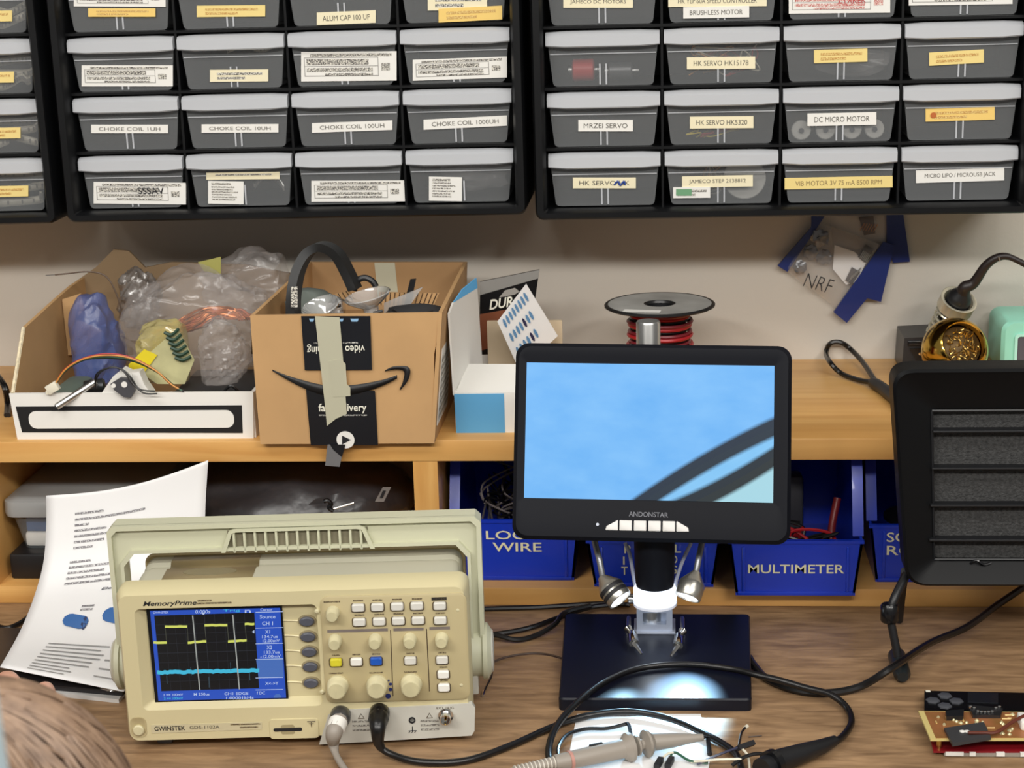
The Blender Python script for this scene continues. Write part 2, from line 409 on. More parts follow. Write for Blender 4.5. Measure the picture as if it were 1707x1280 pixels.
class Cab:
    def __init__(s, p00, p10, ptop, nrow_px, ncol, label, cols, right_only=False, recess=22):
        """p00/p10: pixels of the drawer grid's bottom corners, ptop: pixel y's on the left edge of row lines"""
        Y = -162+recess
        A = PY(*p00, Y); B = PY(*p10, Y); T = PY(*ptop, Y)
        ex = (B-A).normalized(); ez = Vector((-ex.z, 0, ex.x))
        s.cp = (B-A).length/ncol; s.rp = (T-A).dot(ez)/nrow_px
        s.ncol = ncol
        O = A-ex*s.cp*(4-ncol) if right_only else A
        s.M = Matrix(((ex.x, 0, ez.x, O.x), (0, 1, 0, O.y), (ex.z, 0, ez.z, O.z), (0, 0, 0, 1)))
        s.rec = recess
        W = 4*s.cp; m = 12.0; rows = 6; Ht = rows*s.rp
        t = thing('parts_cabinet', label, 'cabinet', M=s.M.copy())
        fr = -recess; bk = -Y-.5
        n = 5
        o_ = rr2(-m, -10, W+m, Ht+10, 9, n); o2 = rr2(-m+2, -8, W+m-2, Ht+8, 8, n); i_ = rr2(0, 0, W, Ht, 1.5, n); i2 = rr2(-3, -2.5, W+3, Ht+2.5, 3, n)
        mb = MB().loft([xz(o_, bk), xz(o_, fr+3), xz(o2, fr), xz(i2, fr), xz(i_, fr+5), xz(i_, bk-3)])
        build(mb, 'shell', M_CAB, t)
        for k in range(1, rows):
            b = MB().span((0, 0, k*s.rp-1.3), (W, bk-3, k*s.rp+1.3))
            b.loft([[(x, -3.2, k*s.rp-1.9), (x, -3.2, k*s.rp+1.0), (x, .5, k*s.rp+1.6), (x, .5, k*s.rp-1.9)] for x in (0, W)])
            build(b, 'shelf', M_CAB, t)
        for k in range(1, 4):
            build(MB().span((k*s.cp-1.3, -2, 0), (k*s.cp+1.3, bk-3, Ht)), 'divider', M_CAB, t)
        s.t = t; s.first = None
        s.bk = bk
    def drawer(s, c, r, label, group, dz=0, pull=0):
        w = s.cp-3.6; hp = s.rp-11.5
        M = s.M @ Matrix.Translation(Vector(((c+.5)*s.cp, 1-pull, r*s.rp+1.9+dz)))
        t = None
        if s.first is None:
            def ring(w0, w1, h, rad, y, ins=0):
                P = []
                for (x, z) in rrect(1, 1, .001, 3): pass
                top, bot = w0/2-ins, w1/2-ins
                pts = [(top, h-ins), (-top, h-ins)]
                for k in range(5):
                    a = math.radians(180+90*k/4); pts.append((-bot+rad+rad*math.cos(a), ins+rad+rad*math.sin(a)))
                for k in range(5):
                    a = math.radians(270+90*k/4); pts.append((bot-rad+rad*math.cos(a), ins+rad+rad*math.sin(a)))
                return xz(pts, y)
            wt, wbm = w-3, w-14
            b = MB()
            # open box: outer front face, sides, floor and back as thin walls
            b.loft([ring(wt, wbm, hp, 5, 0), ring(wt, wbm, hp, 5, 1.6)])
            P = [(-wt/2, hp), (-wbm/2+1, 3), (-wbm/2+5, .3), (wbm/2-5, .3), (wbm/2-1, 3), (wt/2, hp)]
            b.grid([[(x, 1.6, z) for x, z in P], [(x, s.bk-12, z) for x, z in P]])
            b.add([(x, s.bk-12, z) for x, z in P], [(0, 1, 2, 3, 4, 5)])
            s.dmesh = mesh_from(b, None, 'drawer'); s.dmesh.materials.append(F_DRAWER)
        o = bpy.data.objects.new('drawer', s.dmesh); COL.objects.link(o); o.parent = s.t.o; o.matrix_basis = mm(s.M.inverted() @ M); 
        if label: o['label'] = label
        t = H(o, M)
        if s.first is None:
            b = MB()
            lw = w-1.0; z0, z1 = hp-10.5, hp+5.5
            prof = [(0.5, z0+1.5), (-9.5, z0-1.2), (-11.5, z0+.2), (-11.0, z1-5), (-7, z1-1.0), (0.5, z1)]
            n = 7
            rings = []
            for k in range(n):
                u = -1+2*k/(n-1); e = abs(u); x = u*lw/2
                sq = 1.0 if e < .99 else .86
                rings.append([(x, y*(1.0 if e < .99 else .82), (z0+z1)/2+(z-(z0+z1)/2)*sq) for y, z in prof])
            b.loft(rings)
            lip = build(b, 'handle_lip', F_LIP, t)
            b = MB()
            for x in (-4.2, 2.6): b.span((x, -1.0, 1.5), (x+1.6, 1.0, hp*.44))
            rib = build(b, 'divider_rib', F_LIP, t)
            b = MB().span((-wt/2+3, -.5, hp*.635), (wt/2-3, .4, hp*.655))
            ln = build(b, 'moulded_line', F_LIP, t)
            s.first = [lip, rib, ln]
        else:
            for h in s.first: part_copy(h, t)
        return t
    def sticker(s, d, x0, y0, x1, y1, kind, txt=None, slope=0.0, style='text', dy=-1.2):
        """a paper label on the drawer front, given by its pixel box"""
        P0 = d.M @ Vector((0, dy, 0)); n = Vector((0, 1, 0)); Mi = d.M.inverted()
        sl = slope*(x1-x0)/2
        q = [Mi @ PP(u, v, P0, n) for u, v in ((x0, y1-sl), (x1, y1+sl), (x1, y0+sl), (x0, y0-sl))]
        b = MB().loft([[(p.x, dy, p.z) for p in q], [(p.x, dy+.9, p.z) for p in q]])
        st = build(b, 'sticker', LABM[kind], d)
        cx = sum(p.x for p in q)/4; cz = sum(p.z for p in q)/4
        w = (q[1]-q[0]).length; h = (q[3]-q[0]).length
        tl = math.atan2(q[1].z-q[0].z, q[1].x-q[0].x)
        fn = front(cx, cz, dy-.25, tl)
        if style == 'text' and txt:
            lines = txt.count('\n')+1
            f = (w*.8 if len(txt) > 9 else w*.55, h*.42 if lines == 1 else h*.7)
            build(text(txt, fn, 4, bold=0, fit=f), 'lettering', mat('grey_label_ink', (92, 88, 80), .6) if kind != 'y' else mat('tan_label_ink', (150, 128, 84), .6), d)
        elif style in ('print', 'redprint', 'fine', 'tag'):
            b = MB()
            def bar(a, c_, e, g):
                b.add([fn(a*w/2, e*h/2), fn(c_*w/2, e*h/2), fn(c_*w/2, g*h/2), fn(a*w/2, g*h/2)], [(0, 1, 2, 3)])
            if style in ('print', 'redprint'):
                bar(-.8, .9, .66, .86); bar(-.88, .42, .1, .5); bar(-.88, .5, -.36, -.1); bar(-.5, .5, -.62, -.46); bar(.68, .86, -.3, .2)
                l = MB()
                for a, c_, e, g in ((-.93, .62, .58, .61), (-.93, .62, -.66, -.62), (-.93, -.92, -.66, .61), (.61, .62, -.66, .61), (-.93, .62, 0, .03)):
                    l.add([fn(a*w/2, e*h/2)[0:1]+(dy-.3,)+fn(a*w/2, e*h/2)[2:], fn(c_*w/2, e*h/2)[0:1]+(dy-.3,)+fn(c_*w/2, e*h/2)[2:], fn(c_*w/2, g*h/2)[0:1]+(dy-.3,)+fn(c_*w/2, g*h/2)[2:], fn(a*w/2, g*h/2)[0:1]+(dy-.3,)+fn(a*w/2, g*h/2)[2:]], [(0, 1, 2, 3)])
                build(l, 'ruled_box', mat('grey_rule_ink', (120, 116, 112), .6), d)
                if txt: build(text(txt, front(cx+w*.12, cz+h*.1, dy-.5, tl), 4, bold=.05, fit=(w*.28, h*.3), shear=-.15), 'handwriting', M_INK if style == 'print' else mat('red_ink', (190, 70, 70), .6), d)
            elif style == 'tag':
                bar(-.8, .3, .66, .84)
                for k in range(6): bar(-.8, random.uniform(.3, .9), .42-.22*k, .54-.22*k)
            else:
                bar(-.75, .8, .1, .5)
                if h > 9: bar(-.75, .2, -.6, -.2)
            build(b, 'fine_print', {'y': S_YEL, 'o': S_YEL}.get(kind, S_RED if style == 'redprint' else S_PRINT), d)
        return st

MID = Cab((138, 351), (862, 338), (117.5, 57), 3, 4, 'black plastic small-parts cabinet hung above the open cardboard boxes', 4)
RGT = Cab((913, 347), (1695, 335), (908, 46), 3, 4, 'black plastic small-parts cabinet hung above the wire spool and the blue-edged bags', 4)
LFT = Cab((-103, 357), (87, 353), (-127, 62), 3, 1, 'black plastic small-parts cabinet whose drawers hold component tape with yellow labels', 1, right_only=True)
G1 = 'drawers of the cabinet above the cardboard boxes'
G2 = 'drawers of the cabinet above the wire spool'
G3 = 'drawers holding component tape'

mid_def = {
 (0, 3): ('clear drawer with a printed white sticker above a yellow one', [(123, -20, 276, 11, 'w', None, .005, 'print'), (147, 14, 259, 28, 'o', None, .0, 'fine')]),
 (1, 3): ('clear drawer with one blank-looking yellow label, beside the ALUM CAP drawer', [(328, 9, 442, 28, 'y', None, -.01, 'fine')]),
 (2, 3): ('clear drawer labelled ALUM CAP 100 UF', [(528, 19, 626, 40, 'c', 'ALUM CAP 100 UF', -.04, 'text')]),
 (3, 3): ('clear drawer with a cream label over an orange-yellow label', [(713, -10, 812, 17, 'c', None, -.01, 'fine'), (731, 12, 837, 35, 'o', None, -.05, 'fine')]),
 (0, 2): ('clear drawer with a wide printed white sticker, above the first CHOKE COIL drawer', [(136, 109, 288, 144, 'w', '', .0, 'print')]),
 (1, 2): ('clear drawer with a small cream label printed in red', [(350, 116, 447, 136, 'c', None, -.01, 'redfine')]),
 (2, 2): ('clear drawer with a tall printed white sticker reaching up to its handle', [(502, 86, 661, 135, 'w', None, -.01, 'print')]),
 (3, 2): ('clear drawer with a torn-edged printed white sticker beside the cabinet rim', [(688, 97, 845, 132, 'w', None, -.035, 'print')]),
 (0, 1): ('clear drawer labelled CHOKE COIL 1UH, at the end of the choke coil row', [(152, 208, 280, 222, 'w', 'CHOKE COIL 1UH', .0, 'text')]),
 (1, 1): ('clear drawer labelled CHOKE COIL 10UH', [(336, 207, 464, 221, 'w', 'CHOKE COIL 10UH', -.005, 'text')]),
 (2, 1): ('clear drawer labelled CHOKE COIL 100UH', [(520, 203, 654, 219, 'w', 'CHOKE COIL 100UH', -.035, 'text')]),
 (3, 1): ('clear drawer labelled CHOKE COIL 1000UH', [(706, 196, 845, 213, 'w', 'CHOKE COIL 1000UH', -.05, 'text')]),
 (0, 0): ('clear drawer with a printed sticker handwritten SSSAV', [(156, 304, 310, 340, 'w', 'SSSAV', .01, 'print')]),
 (1, 0): ('clear drawer with a strip label over a small square text tag', [(344, 287, 466, 299, 'c', None, -.01, 'fine'), (347, 302, 406, 340, 'w', None, .02, 'tag')]),
 (2, 0): ('clear drawer with a printed sticker, between two drawers with square tags', [(519, 301, 676, 336, 'w', None, -.005, 'print')]),
 (3, 0): ('clear drawer holding crumpled clear film, with a square white tag', [(715, 295, 770, 335, 'w', None, .02, 'tag')]),
}
rgt_def = {
 (0, 3): ('clear drawer labelled JAMECO DC MOTORS', [(939, -6, 1055, 13, 'c', 'JAMECO DC MOTORS', .0, 'text')]),
 (1, 3): ('clear drawer labelled BRUSHLESS MOTOR under a speed controller label', [(1114, -9, 1278, 11, 'c', 'HK YEP 60A SPEED CONTROLLER', -.01, 'text'), (1139, 11, 1249, 30, 'w', 'BRUSHLESS MOTOR', -.02, 'text')]),
 (2, 3): ('clear drawer with a printed white sticker marked in red', [(1315, -14, 1484, 22, 'w', 'ZYXKER', -.01, 'redprint')]),
 (3, 3): ('clear drawer with a printed white sticker beside the one marked in red', [(1515, -24, 1688, 8, 'w', None, -.015, 'print')]),
 (0, 2): ('clear drawer without any label, a red motor inside', []),
 (1, 2): ('clear drawer labelled HK SERVO HK15178', [(1145, 95, 1259, 115, 'c', 'HK SERVO HK15178', -.01, 'text')]),
 (2, 2): ('clear drawer with a small yellow label, above the DC MICRO MOTOR drawer', [(1357, 82, 1446, 104, 'y', None, -.03, 'fine')]),
 (3, 2): ('clear drawer with a tilted yellow label under a bright white handle', [(1549, 85, 1640, 107, 'y', None, -.06, 'fine')]),
 (0, 1): ('clear drawer labelled MRZEI SERVO', [(964, 200, 1055, 219, 'w', 'MRZEI SERVO', .0, 'text')]),
 (1, 1): ('clear drawer labelled HK SERVO HK5320', [(1150, 194, 1256, 214, 'c', 'HK SERVO HK5320', -.01, 'text')]),
 (2, 1): ('clear drawer labelled DC MICRO MOTOR', [(1346, 188, 1461, 209, 'w', 'DC MICRO MOTOR', -.02, 'text')]),
 (3, 1): ('clear drawer with a yellow label carrying a red-brown dot', [(1543, 180, 1658, 201, 'o', None, -.03, 'fine')]),
 (0, 0): ('clear drawer labelled HK SERVO with a blue scribble', [(955, 296, 1060, 314, 'c', 'HK SERVO HK', .0, 'text')]),
 (1, 0): ('clear drawer labelled JAMECO STEP 2138812', [(1137, 293, 1255, 312, 'c', 'JAMECO STEP 2138812', -.02, 'text'), (1122, 312, 1184, 330, 'w', None, -.01, 'fine')]),
 (2, 0): ('clear drawer labelled VIB MOTOR 3V 75 mA 8500 RPM', [(1308, 295, 1488, 314, 'y', 'VIB MOTOR 3V 75 mA 8500 RPM', -.02, 'text')]),
 (3, 0): ('clear drawer labelled MICRO LIPO / MICROUSB JACK', [(1527, 282, 1674, 303, 'w', 'MICRO LIPO / MICROUSB JACK', -.03, 'text')]),
}
DR = {}
for nm, cab, df, g in (('m', MID, mid_def, G1), ('r', RGT, rgt_def, G2)):
    for (c, r), (lab, st) in df.items():
        d = cab.drawer(c, r, lab, g)
        DR[nm, c, r] = d
        for i, a in enumerate(st):
            x0, y0, x1, y1, kind, tx, sl, sty = a
            if sty == 'redfine': sty = 'fine'
            s_ = cab.sticker(d, x0, y0, x1, y1, kind, tx, sl, sty, dy=-1.2-.9*i)
            if (nm, c, r) == ('r', 0, 0):
                P0 = d.M @ Vector((0, -1.9, 0)); q = [d.M.inverted() @ PP(u, v, P0, Vector((0, 1, 0))) for u, v in ((1024, 308), (1030, 302), (1034, 309), (1040, 302), (1042, 308))]
                build(MB().tube(cr(q, 4), 1.1, 6), 'ink_scribble', mat('blue_ink', (40, 70, 150), .5), d)
            if (nm, c, r) == ('r', 3, 1):
                p = d.M.inverted() @ PP(1556, 192, d.M @ Vector((0, -1.9, 0)), Vector((0, 1, 0)))
                build(MB().lathe([(3.2, 0), (3.2, .3)], p, (0, -1, 0), 12), 'ink_dot', mat('rust_ink', (190, 104, 48), .6), d)
            if (nm, c, r) == ('r', 1, 0) and i == 1:
                P0 = d.M @ Vector((0, -2.6, 0)); q = [d.M.inverted() @ PP(u, v, P0, Vector((0, 1, 0))) for u, v in ((1127, 315), (1153, 315), (1153, 326), (1127, 326))]
                build(MB().quad(*[(p.x, -2.6, p.z) for p in q]), 'green_patch', mat('green_print', (110, 160, 120), .6), d)
tape_txt = ('low-value', 'curled', 'bunched', 'flattened')
ltx = [('lowest drawer of the component tape cabinet', (-24, 310, 47, 328)), ('second drawer from the bottom of the component tape cabinet', (-30, 213, 34, 231)),
       ('third drawer from the bottom of the component tape cabinet', (-38, 120, 23, 138)), ('fourth drawer from the bottom of the component tape cabinet', (-45, 18, 20, 36))]
M_TAPEW = film('carrier_tape', (205, 198, 180), alpha=.9, rough=.3, gloss=.15)
for r in range(4):
    d = LFT.drawer(3, r, ltx[r][0], G3); DR['l', 3, r] = d
    b = ltx[r][1]; LFT.sticker(d, b[0], b[1], b[2], b[3], 'y', None, -.02, 'fine')
    w = LFT.cp/2-12
    for k, zz in enumerate((12, 24, 36)):
        pts = [d.M @ Vector((random.uniform(-w, w) if 0 < j < 5 else (-w if j == 0 else w), 5+random.uniform(0, 5)+k*8, zz+random.uniform(-6, 6))) for j in range(6)]
        pts.sort(key=lambda p: p.x)
        tapestrip(pts, 9, M_TAPEW, ('lowest', 'middle', 'uppermost')[k] + ' pale component tape curled in the ' + ltx[r][0].split(' of ')[0])
# the rows and columns beyond the picture's edge
for cab, cells in ((MID, [(c, r) for c in range(4) for r in (4, 5)]), (RGT, [(c, r) for c in range(4) for r in (4, 5)]), (LFT, [(c, r) for c in range(4) for r in range(6) if c < 3 or r > 3])):
    for c, r in cells: cab.drawer(c, r, None, None)
# contents of the drawers
def local(d, x, y, z): return d.M @ Vector((x, y, z))
def motor(d, x, y, z, L, r, m, label, cat='motor', ax=(1, 0, 0)):
    t = thing('small_motor', label, cat, local(d, x, y, 1))
    ax = Vector(ax); o = local(d, x, y, z)-ax*L/2
    build(MB().lathe([(r*.8, 0), (r, 1.5), (r, L-1.5), (r*.8, L)], o, ax, 18), 'can', m, t, True)
    build(MB().lathe([(r*.28, 0), (r*.28, 7)], o+ax*L, ax, 10).lathe([(r*.4, 0), (r*.4, 4)], o-ax*4, ax, 12), 'shaft', M_STEEL, t, True)
    return t
d = DR['r', 0, 2]
motor(d, -22, 18, 16, 24, 12, mat('red_anodised', (196, 60, 56), .35), 'red motor lying in the drawer without a label')
motor(d, 18, 22, 14, 26, 9, mat('grey_can', (110, 110, 112), .35, metal=.6), 'grey motor lying behind the rib of the drawer without a label')
d = DR['r', 2, 1]
for i, x in enumerate((-40, -14, 14, 38)):
    t = thing('coin_motor', 'round pale micro motor standing in the DC MICRO MOTOR drawer', 'motor', local(d, x, 10, 1), group='micro motors in the DC MICRO MOTOR drawer')
    build(MB().lathe([(9.5, 0), (10.5, 1), (10.5, 8), (9, 9)], local(d, x, 8, 12), (0, 1, 0), 16), 'case', mat('pale_case', (196, 194, 188), .4), t, True)
    build(MB().lathe([(2.8, 0), (2.8, 2)], local(d, x, 6, 12), (0, 1, 0), 10), 'hub', M_DKGREY, t, True)
d = DR['r', 1, 0]
t = thing('stepper_disc', 'large round grey stepper disc in the JAMECO STEP drawer', 'motor', local(d, 26, 12, 1))
build(MB().lathe([(22, 0), (23, 1), (23, 7), (21, 8)], local(d, 26, 9, 26), (0, 1, 0), 28), 'disc', mat('pale_case', (196, 194, 188), .4), t, True)
def wires(d, n, cols, label, x0=-40, x1=40, name='wire_tangle', y0=6, z0=6, z1=40):
    t = thing(name, label, 'wires', local(d, 0, 15, 1))
    for i in range(n):
        pts = [local(d, random.uniform(x0, x1), random.uniform(y0, y0+18), random.uniform(z0, z1)) for _ in range(6)]
        build(MB().tube(cr(pts, 6), .8, 6), 'wire', cols[i % len(cols)], t, True)
wires(DR['r', 1, 2], 7, (M_WHT, M_RED, M_ORANGE), 'pale and red wires tangled in the HK15178 drawer')
wires(DR['r', 1, 0], 3, (M_WHT, M_ORANGE), 'thin leads rising beside the stepper disc', -20, 6, z1=44, y0=20)
wires(DR['r', 1, 1], 3, (M_YEL, M_RED), 'yellow and red leads in the HK5320 drawer', -40, 30, z1=20)
def crumple(center, rad, seed, amp=.3, freq=1.6, sub=4, flat=None, fine=.34, keep=None):
    bm = bmesh.new(); bmesh.ops.create_icosphere(bm, subdivisions=sub, radius=1)
    c = Vector(center); b = MB()
    for v in bm.verts:
        n = v.co.normalized(); s_ = Vector((seed*7.1, seed*3.3, seed*1.7)); q = n*freq+s_
        q2 = Vector((n.x*.8+n.z*.5, n.y*1.6, n.z*2.6-n.x*1.2))*freq+s_
        k = 1+amp*(noise.noise(q)*1.0 + (.35-abs(noise.noise(q2)))*.9 + (.3-abs(noise.noise(q2*2.1)))*fine*1.6)
        p = Vector((n.x*rad[0], n.y*rad[1], n.z*rad[2]))*k
        if flat is not None: p.z = max(p.z, flat-c.z)
        for ax_, lo_, hi_ in keep or ():      # presses softly against what stands beside it
            w_ = p[ax_]+c[ax_]; e_ = 10.0
            if hi_ is not None and w_ > hi_-e_: w_ = hi_-e_*math.exp(-(w_-hi_+e_)/e_)
            if lo_ is not None and w_ < lo_+e_: w_ = lo_+e_*math.exp(-(lo_+e_-w_)/e_)
            p[ax_] = w_-c[ax_]
        v.co = p
    bm.verts.index_update()
    b.add([c+v.co for v in bm.verts], [tuple(v.index for v in f.verts) for f in bm.faces]); bm.free()
    return b
d = DR['m', 3, 0]
build(crumple(local(d, 14, 20, 30), (36, 14, 20), 3, .4, 1.8, 3), 'clear_film_scrap', F_BAG, label='crumpled clear film in the drawer with the square tag by the cabinet rim', cat='plastic film')
d = DR['r', 2, 2]
build(crumple(local(d, 16, 22, 18), (34, 12, 15), 5, .35, 1.8, 3), 'clear_film_scrap', F_BAG, label='crumpled clear film above the DC MICRO MOTOR drawer', cat='plastic film')
d = DR['m', 1, 2]
tapestrip([local(d, -10, 16, 40), local(d, 10, 14, 46), local(d, 30, 16, 40), local(d, 50, 14, 50)], 7, M_TAPEW, 'pale component tape in the drawer with red-printed label')
d = DR['m', 1, 0]
tapestrip([local(d, 10, 14, 20), local(d, 25, 12, 34), local(d, 38, 14, 26), local(d, 45, 12, 16)], 9, M_STEEL, 'shiny strip slanting in the drawer with the strip label', cat='metal strip')

# ================================================================ blue-edged bags taped to the wall
YB = -3.0
def bag(label, corners_clear, strips, y, bulge=6, lettering=None, extras=()):
    P = [PY(u, v, y) for u, v in corners_clear]
    t = thing('zip_bag', label, 'zip bag', P[2])
    n = 14; g = []
    for i in range(n+1):
        row = []
        for j in range(n+1):
            s_, t_ = j/n, i/n
            p = quadrot(P[0], P[1], P[2], P[3], s_, t_)
            bl = (max(0, math.sin(math.pi*s_)*math.sin(math.pi*t_)))**.35*bulge
            row.append(p+Vector((0, -bl*(1+.2*noise.noise(p*.05))+.12*bulge*noise.noise(p*.09)-1.2, 0)))
        g.append(row)
    build(MB().grid(g), 'clear_front', F_BAG, t, True)
    g2 = [[p+Vector((0, 1, 0))*0 for p in r] for r in [[quadrot(P[0], P[1], P[2], P[3], j/4, i/4)+Vector((0, .4, 0)) for j in range(5)] for i in range(5)]]
    build(MB().grid(g2), 'clear_back', film('pale_bag_back', (214, 208, 200), .3, .2, .15) if 'pale_bag_back' not in MATS else MATS['pale_bag_back'], t, True)
    for st in strips:
        q = [PY(u, v, y) for u, v in st]
        b = MB(); m_ = len(q)
        b.loft([[p+Vector((0, -4.2, 0)) for p in q], [p+Vector((0, .6, 0)) for p in q]])
        build(b, 'blue_edge', mat('navy_bag_edge', (26, 44, 110), .35, var=.1, coat=.3), t, True)
    return t
bA = bag('clear zip bag with navy edges hanging behind the one marked NRF', [(1384, 358), (1477, 357), (1478, 420), (1388, 412)],
         [[(1477, 356), (1505, 356), (1516, 435), (1488, 437), (1478, 408)]], -1.0, 3.2)
bB = bag('clear zip bag marked NRF with two slanting navy edges under the cabinet', [(1370, 372), (1470, 408), (1395, 514), (1303, 446)],
         [[(1352, 359), (1374, 360), (1312, 452), (1296, 442), (1352, 378)], [(1472, 402), (1490, 408), (1468, 502), (1445, 496), (1411, 537), (1389, 519)]], -8.2, 11)
build(text('NRF', lambda x, z: PY(1365+x*1.0+z*.35, 472-z*1.0+x*.28, -22.5), 20, bold=-.3, fit=(46, 22), shear=.1), 'lettering', M_INK, bB, True)
def plate(px, y, th, name, m, label, cat, extra=None):
    q = [PY(u, v, y) for u, v in px]
    t = thing(name, label, cat, q[0])
    build(MB().loft([[p+Vector((0, -th, 0)) for p in q], list(q)]), 'board', m, t, True)
    if extra: extra(t, y-th)
    return t
def pins(t, y, px, m=M_STEEL, n=6):
    b = MB()
    for i in range(n):
        k = i/(n-1); u = px[0]+(px[2]-px[0])*k; v = px[1]+(px[3]-px[1])*k
        b.tube([PY(u, v, y-1), PY(u+7, v-12, y-1)], .6, 5)
    build(b, 'pin_row', m, t, True)
plate([(1391, 408), (1425, 420), (1443, 438), (1428, 470), (1410, 474), (1388, 448)], -9.4, 1.2, 'paper_slip', M_PAPER, 'white folded slip in the NRF bag', 'paper')
plate([(1434, 420), (1443, 407), (1456, 414), (1449, 432), (1441, 437), (1430, 428)], -11.4, 1.6, 'circuit_module', M_BLACK, 'small black module at the edge of the NRF bag', 'circuit module', lambda t, y: pins(t, y, (1433, 430, 1444, 436)))
plate([(1420, 445), (1434, 453), (1420, 474), (1409, 467)], -11.4, 1.6, 'pin_header', M_DKGREY, 'grey pin header over the white slip in the NRF bag', 'pin header', lambda t, y: pins(t, y, (1414, 471, 1428, 458)))
plate([(1432, 362), (1456, 360), (1459, 389), (1440, 392)], -2.0, 1.2, 'circuit_module', mat('brown_module', (60, 42, 34), .4), 'brown coil module in the rear bag', 'circuit module', lambda t, y: pins(t, y, (1434, 384, 1456, 386), M_COPPER))
for i, (u, v, w_) in enumerate(((1368, 396, 14), (1352, 420, 13), (1374, 428, 13), (1334, 446, 11))):
    build(crumple(PY(u, v, -14.0), (w_*.62, 2.4, w_*.6), 20+i, .5, 2.2, 3, fine=.8), 'foil_pouch', mat('silver_grey_foil', (120, 122, 126), .25, metal=.5, var=.3, scale=60), label='crumpled silver foil pouch inside the NRF bag', cat='pouch', group='foil pouches in the NRF bag')

# ================================================================ things on the shelf
# ---- low white-fronted carton with tall kraft sides
XL, XR, YF = -497.0, -239.0, -323.0
ZS = SHZ
tr = thing('storage_carton', 'open carton with low white front banded in black and tall kraft sides', 'carton', ((XL+XR)/2, YF+130, ZS))
BKY = -70
b = MB()
b.loft([[(XL+3, YF, ZS), (XR-1, YF, ZS), (XR+2, YF, ZS+50), (XL-1, YF, ZS+50)], [(XL+3, YF+4, ZS), (XR-1, YF+4, ZS), (XR+2, YF+4, ZS+50), (XL-1, YF+4, ZS+50)]])
b.span((XR-3, YF+4, ZS), (XR+1, YF+70, ZS+48), 0)
build(b, 'front_wall', M_WHITE, tr, True)
band = [(XL+9, ZS+8), (XR-12, ZS+6), (XR-11, ZS+36), (XL+5, ZS+36)]
build(MB().prism(band, YF-.6, YF), 'black_band', mat('black_card_print', (20, 20, 22), .5), tr, True)
build(MB().prism(rr2(XL+18, ZS+12, XR-20, ZS+31, 8, 5), YF-1.2, YF-.3), 'white_panel', M_WHITE, tr, True)
def wallpx(px, plane, off, m, name, parent, thickv):
    q = [plane(u, v) for u, v in px]
    return build(MB().loft([list(q), [p+Vector(off) for p in q]]), name, m, parent, True)
# left kraft side
q = [Vector((XL, YF+4, ZS)), Vector((XL, YF+4, ZS+49)), Vector((XL-1, -268, 290)), Vector((XL-2, -150, 300)), Vector((XL-2, -110, 303)), Vector((XL, BKY, 305)), Vector((XL, BKY, ZS))]
b = MB().loft([list(q), [p+Vector((4, 0, 0)) for p in q]])
build(b, 'side_wall', M_KRAFT, tr, True)
# white edge showing corrugation
build(MB().tube([q[0]+Vector((2, -1, 50)), q[2]+Vector((2, -1, 0))], 2.2, 6), 'corrugated_edge', mat('pale_corrugation', (222, 208, 176), .8, var=.25, scale=240), tr, True)
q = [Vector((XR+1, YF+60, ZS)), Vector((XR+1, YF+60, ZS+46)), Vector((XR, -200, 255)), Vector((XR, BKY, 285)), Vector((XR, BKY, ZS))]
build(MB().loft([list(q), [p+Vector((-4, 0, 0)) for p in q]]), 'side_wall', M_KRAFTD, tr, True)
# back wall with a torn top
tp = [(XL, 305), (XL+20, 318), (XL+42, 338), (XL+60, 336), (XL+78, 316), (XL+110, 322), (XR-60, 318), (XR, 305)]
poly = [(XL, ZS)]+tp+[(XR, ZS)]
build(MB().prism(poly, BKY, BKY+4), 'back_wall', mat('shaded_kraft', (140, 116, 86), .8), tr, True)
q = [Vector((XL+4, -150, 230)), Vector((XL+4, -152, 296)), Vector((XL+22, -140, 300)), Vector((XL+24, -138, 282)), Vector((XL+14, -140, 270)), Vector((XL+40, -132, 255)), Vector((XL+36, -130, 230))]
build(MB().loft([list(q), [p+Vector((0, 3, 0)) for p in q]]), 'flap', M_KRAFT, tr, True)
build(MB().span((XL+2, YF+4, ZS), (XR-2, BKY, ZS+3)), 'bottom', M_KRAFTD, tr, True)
# ---- contents
def pbag(label, px, y, rad, seed, m=F_BAG, amp=.3, freq=1.5, name='plastic_bag', sub=5, flat=None, keep=None):
    return build(crumple(PY(px[0], px[1], y), rad, seed, amp, freq, sub, flat, .16, keep), name, m, label=label, cat='plastic bag', angle=25)
pbag('large clear plastic bag full of copper wire bulging over the carton', (335, 545), -192, (88, 56, 62), 2, amp=.26, freq=1.7, flat=ZS+45, keep=((0, -408, -245), (1, -240, -146)))
pbag('clear plastic bag drooping over the white front of the carton', (362, 590), -278, (34, 30, 36), 4, amp=.3, flat=ZS+52, keep=((0, -298, -245), (1, None, -242)))
pbag('clear plastic bag with a green print at the back beside the copper wire', (430, 470), -108, (60, 34, 38), 6, amp=.28, flat=ZS+60, keep=((0, None, -245), (1, -144, -74)))
pbag('blue plastic bag standing in the carton by the kraft side', (165, 580), -190, (30, 34, 58), 8, F_BAGB, .25, 1.2, flat=ZS+4, keep=((0, -491, -412), (1, -225, None)))
pbag('pale yellow plastic bag leaning in front of the copper wire bag', (290, 592), -262, (44, 20, 36), 9, film('yellowish_bag_film', (222, 206, 120), .42, .15, .3, .3), .25, flat=ZS+47, keep=((0, None, -322), (1, -282, -243)))
pbag('smoky clear bag rolled at the top of the carton behind the blue bag', (232, 500), -115, (24, 24, 34), 11, film('smoky_film', (128, 122, 118), .5, .2, .3, .3), .3, flat=ZS+60, keep=((1, -143, -76), (0, None, -352)))
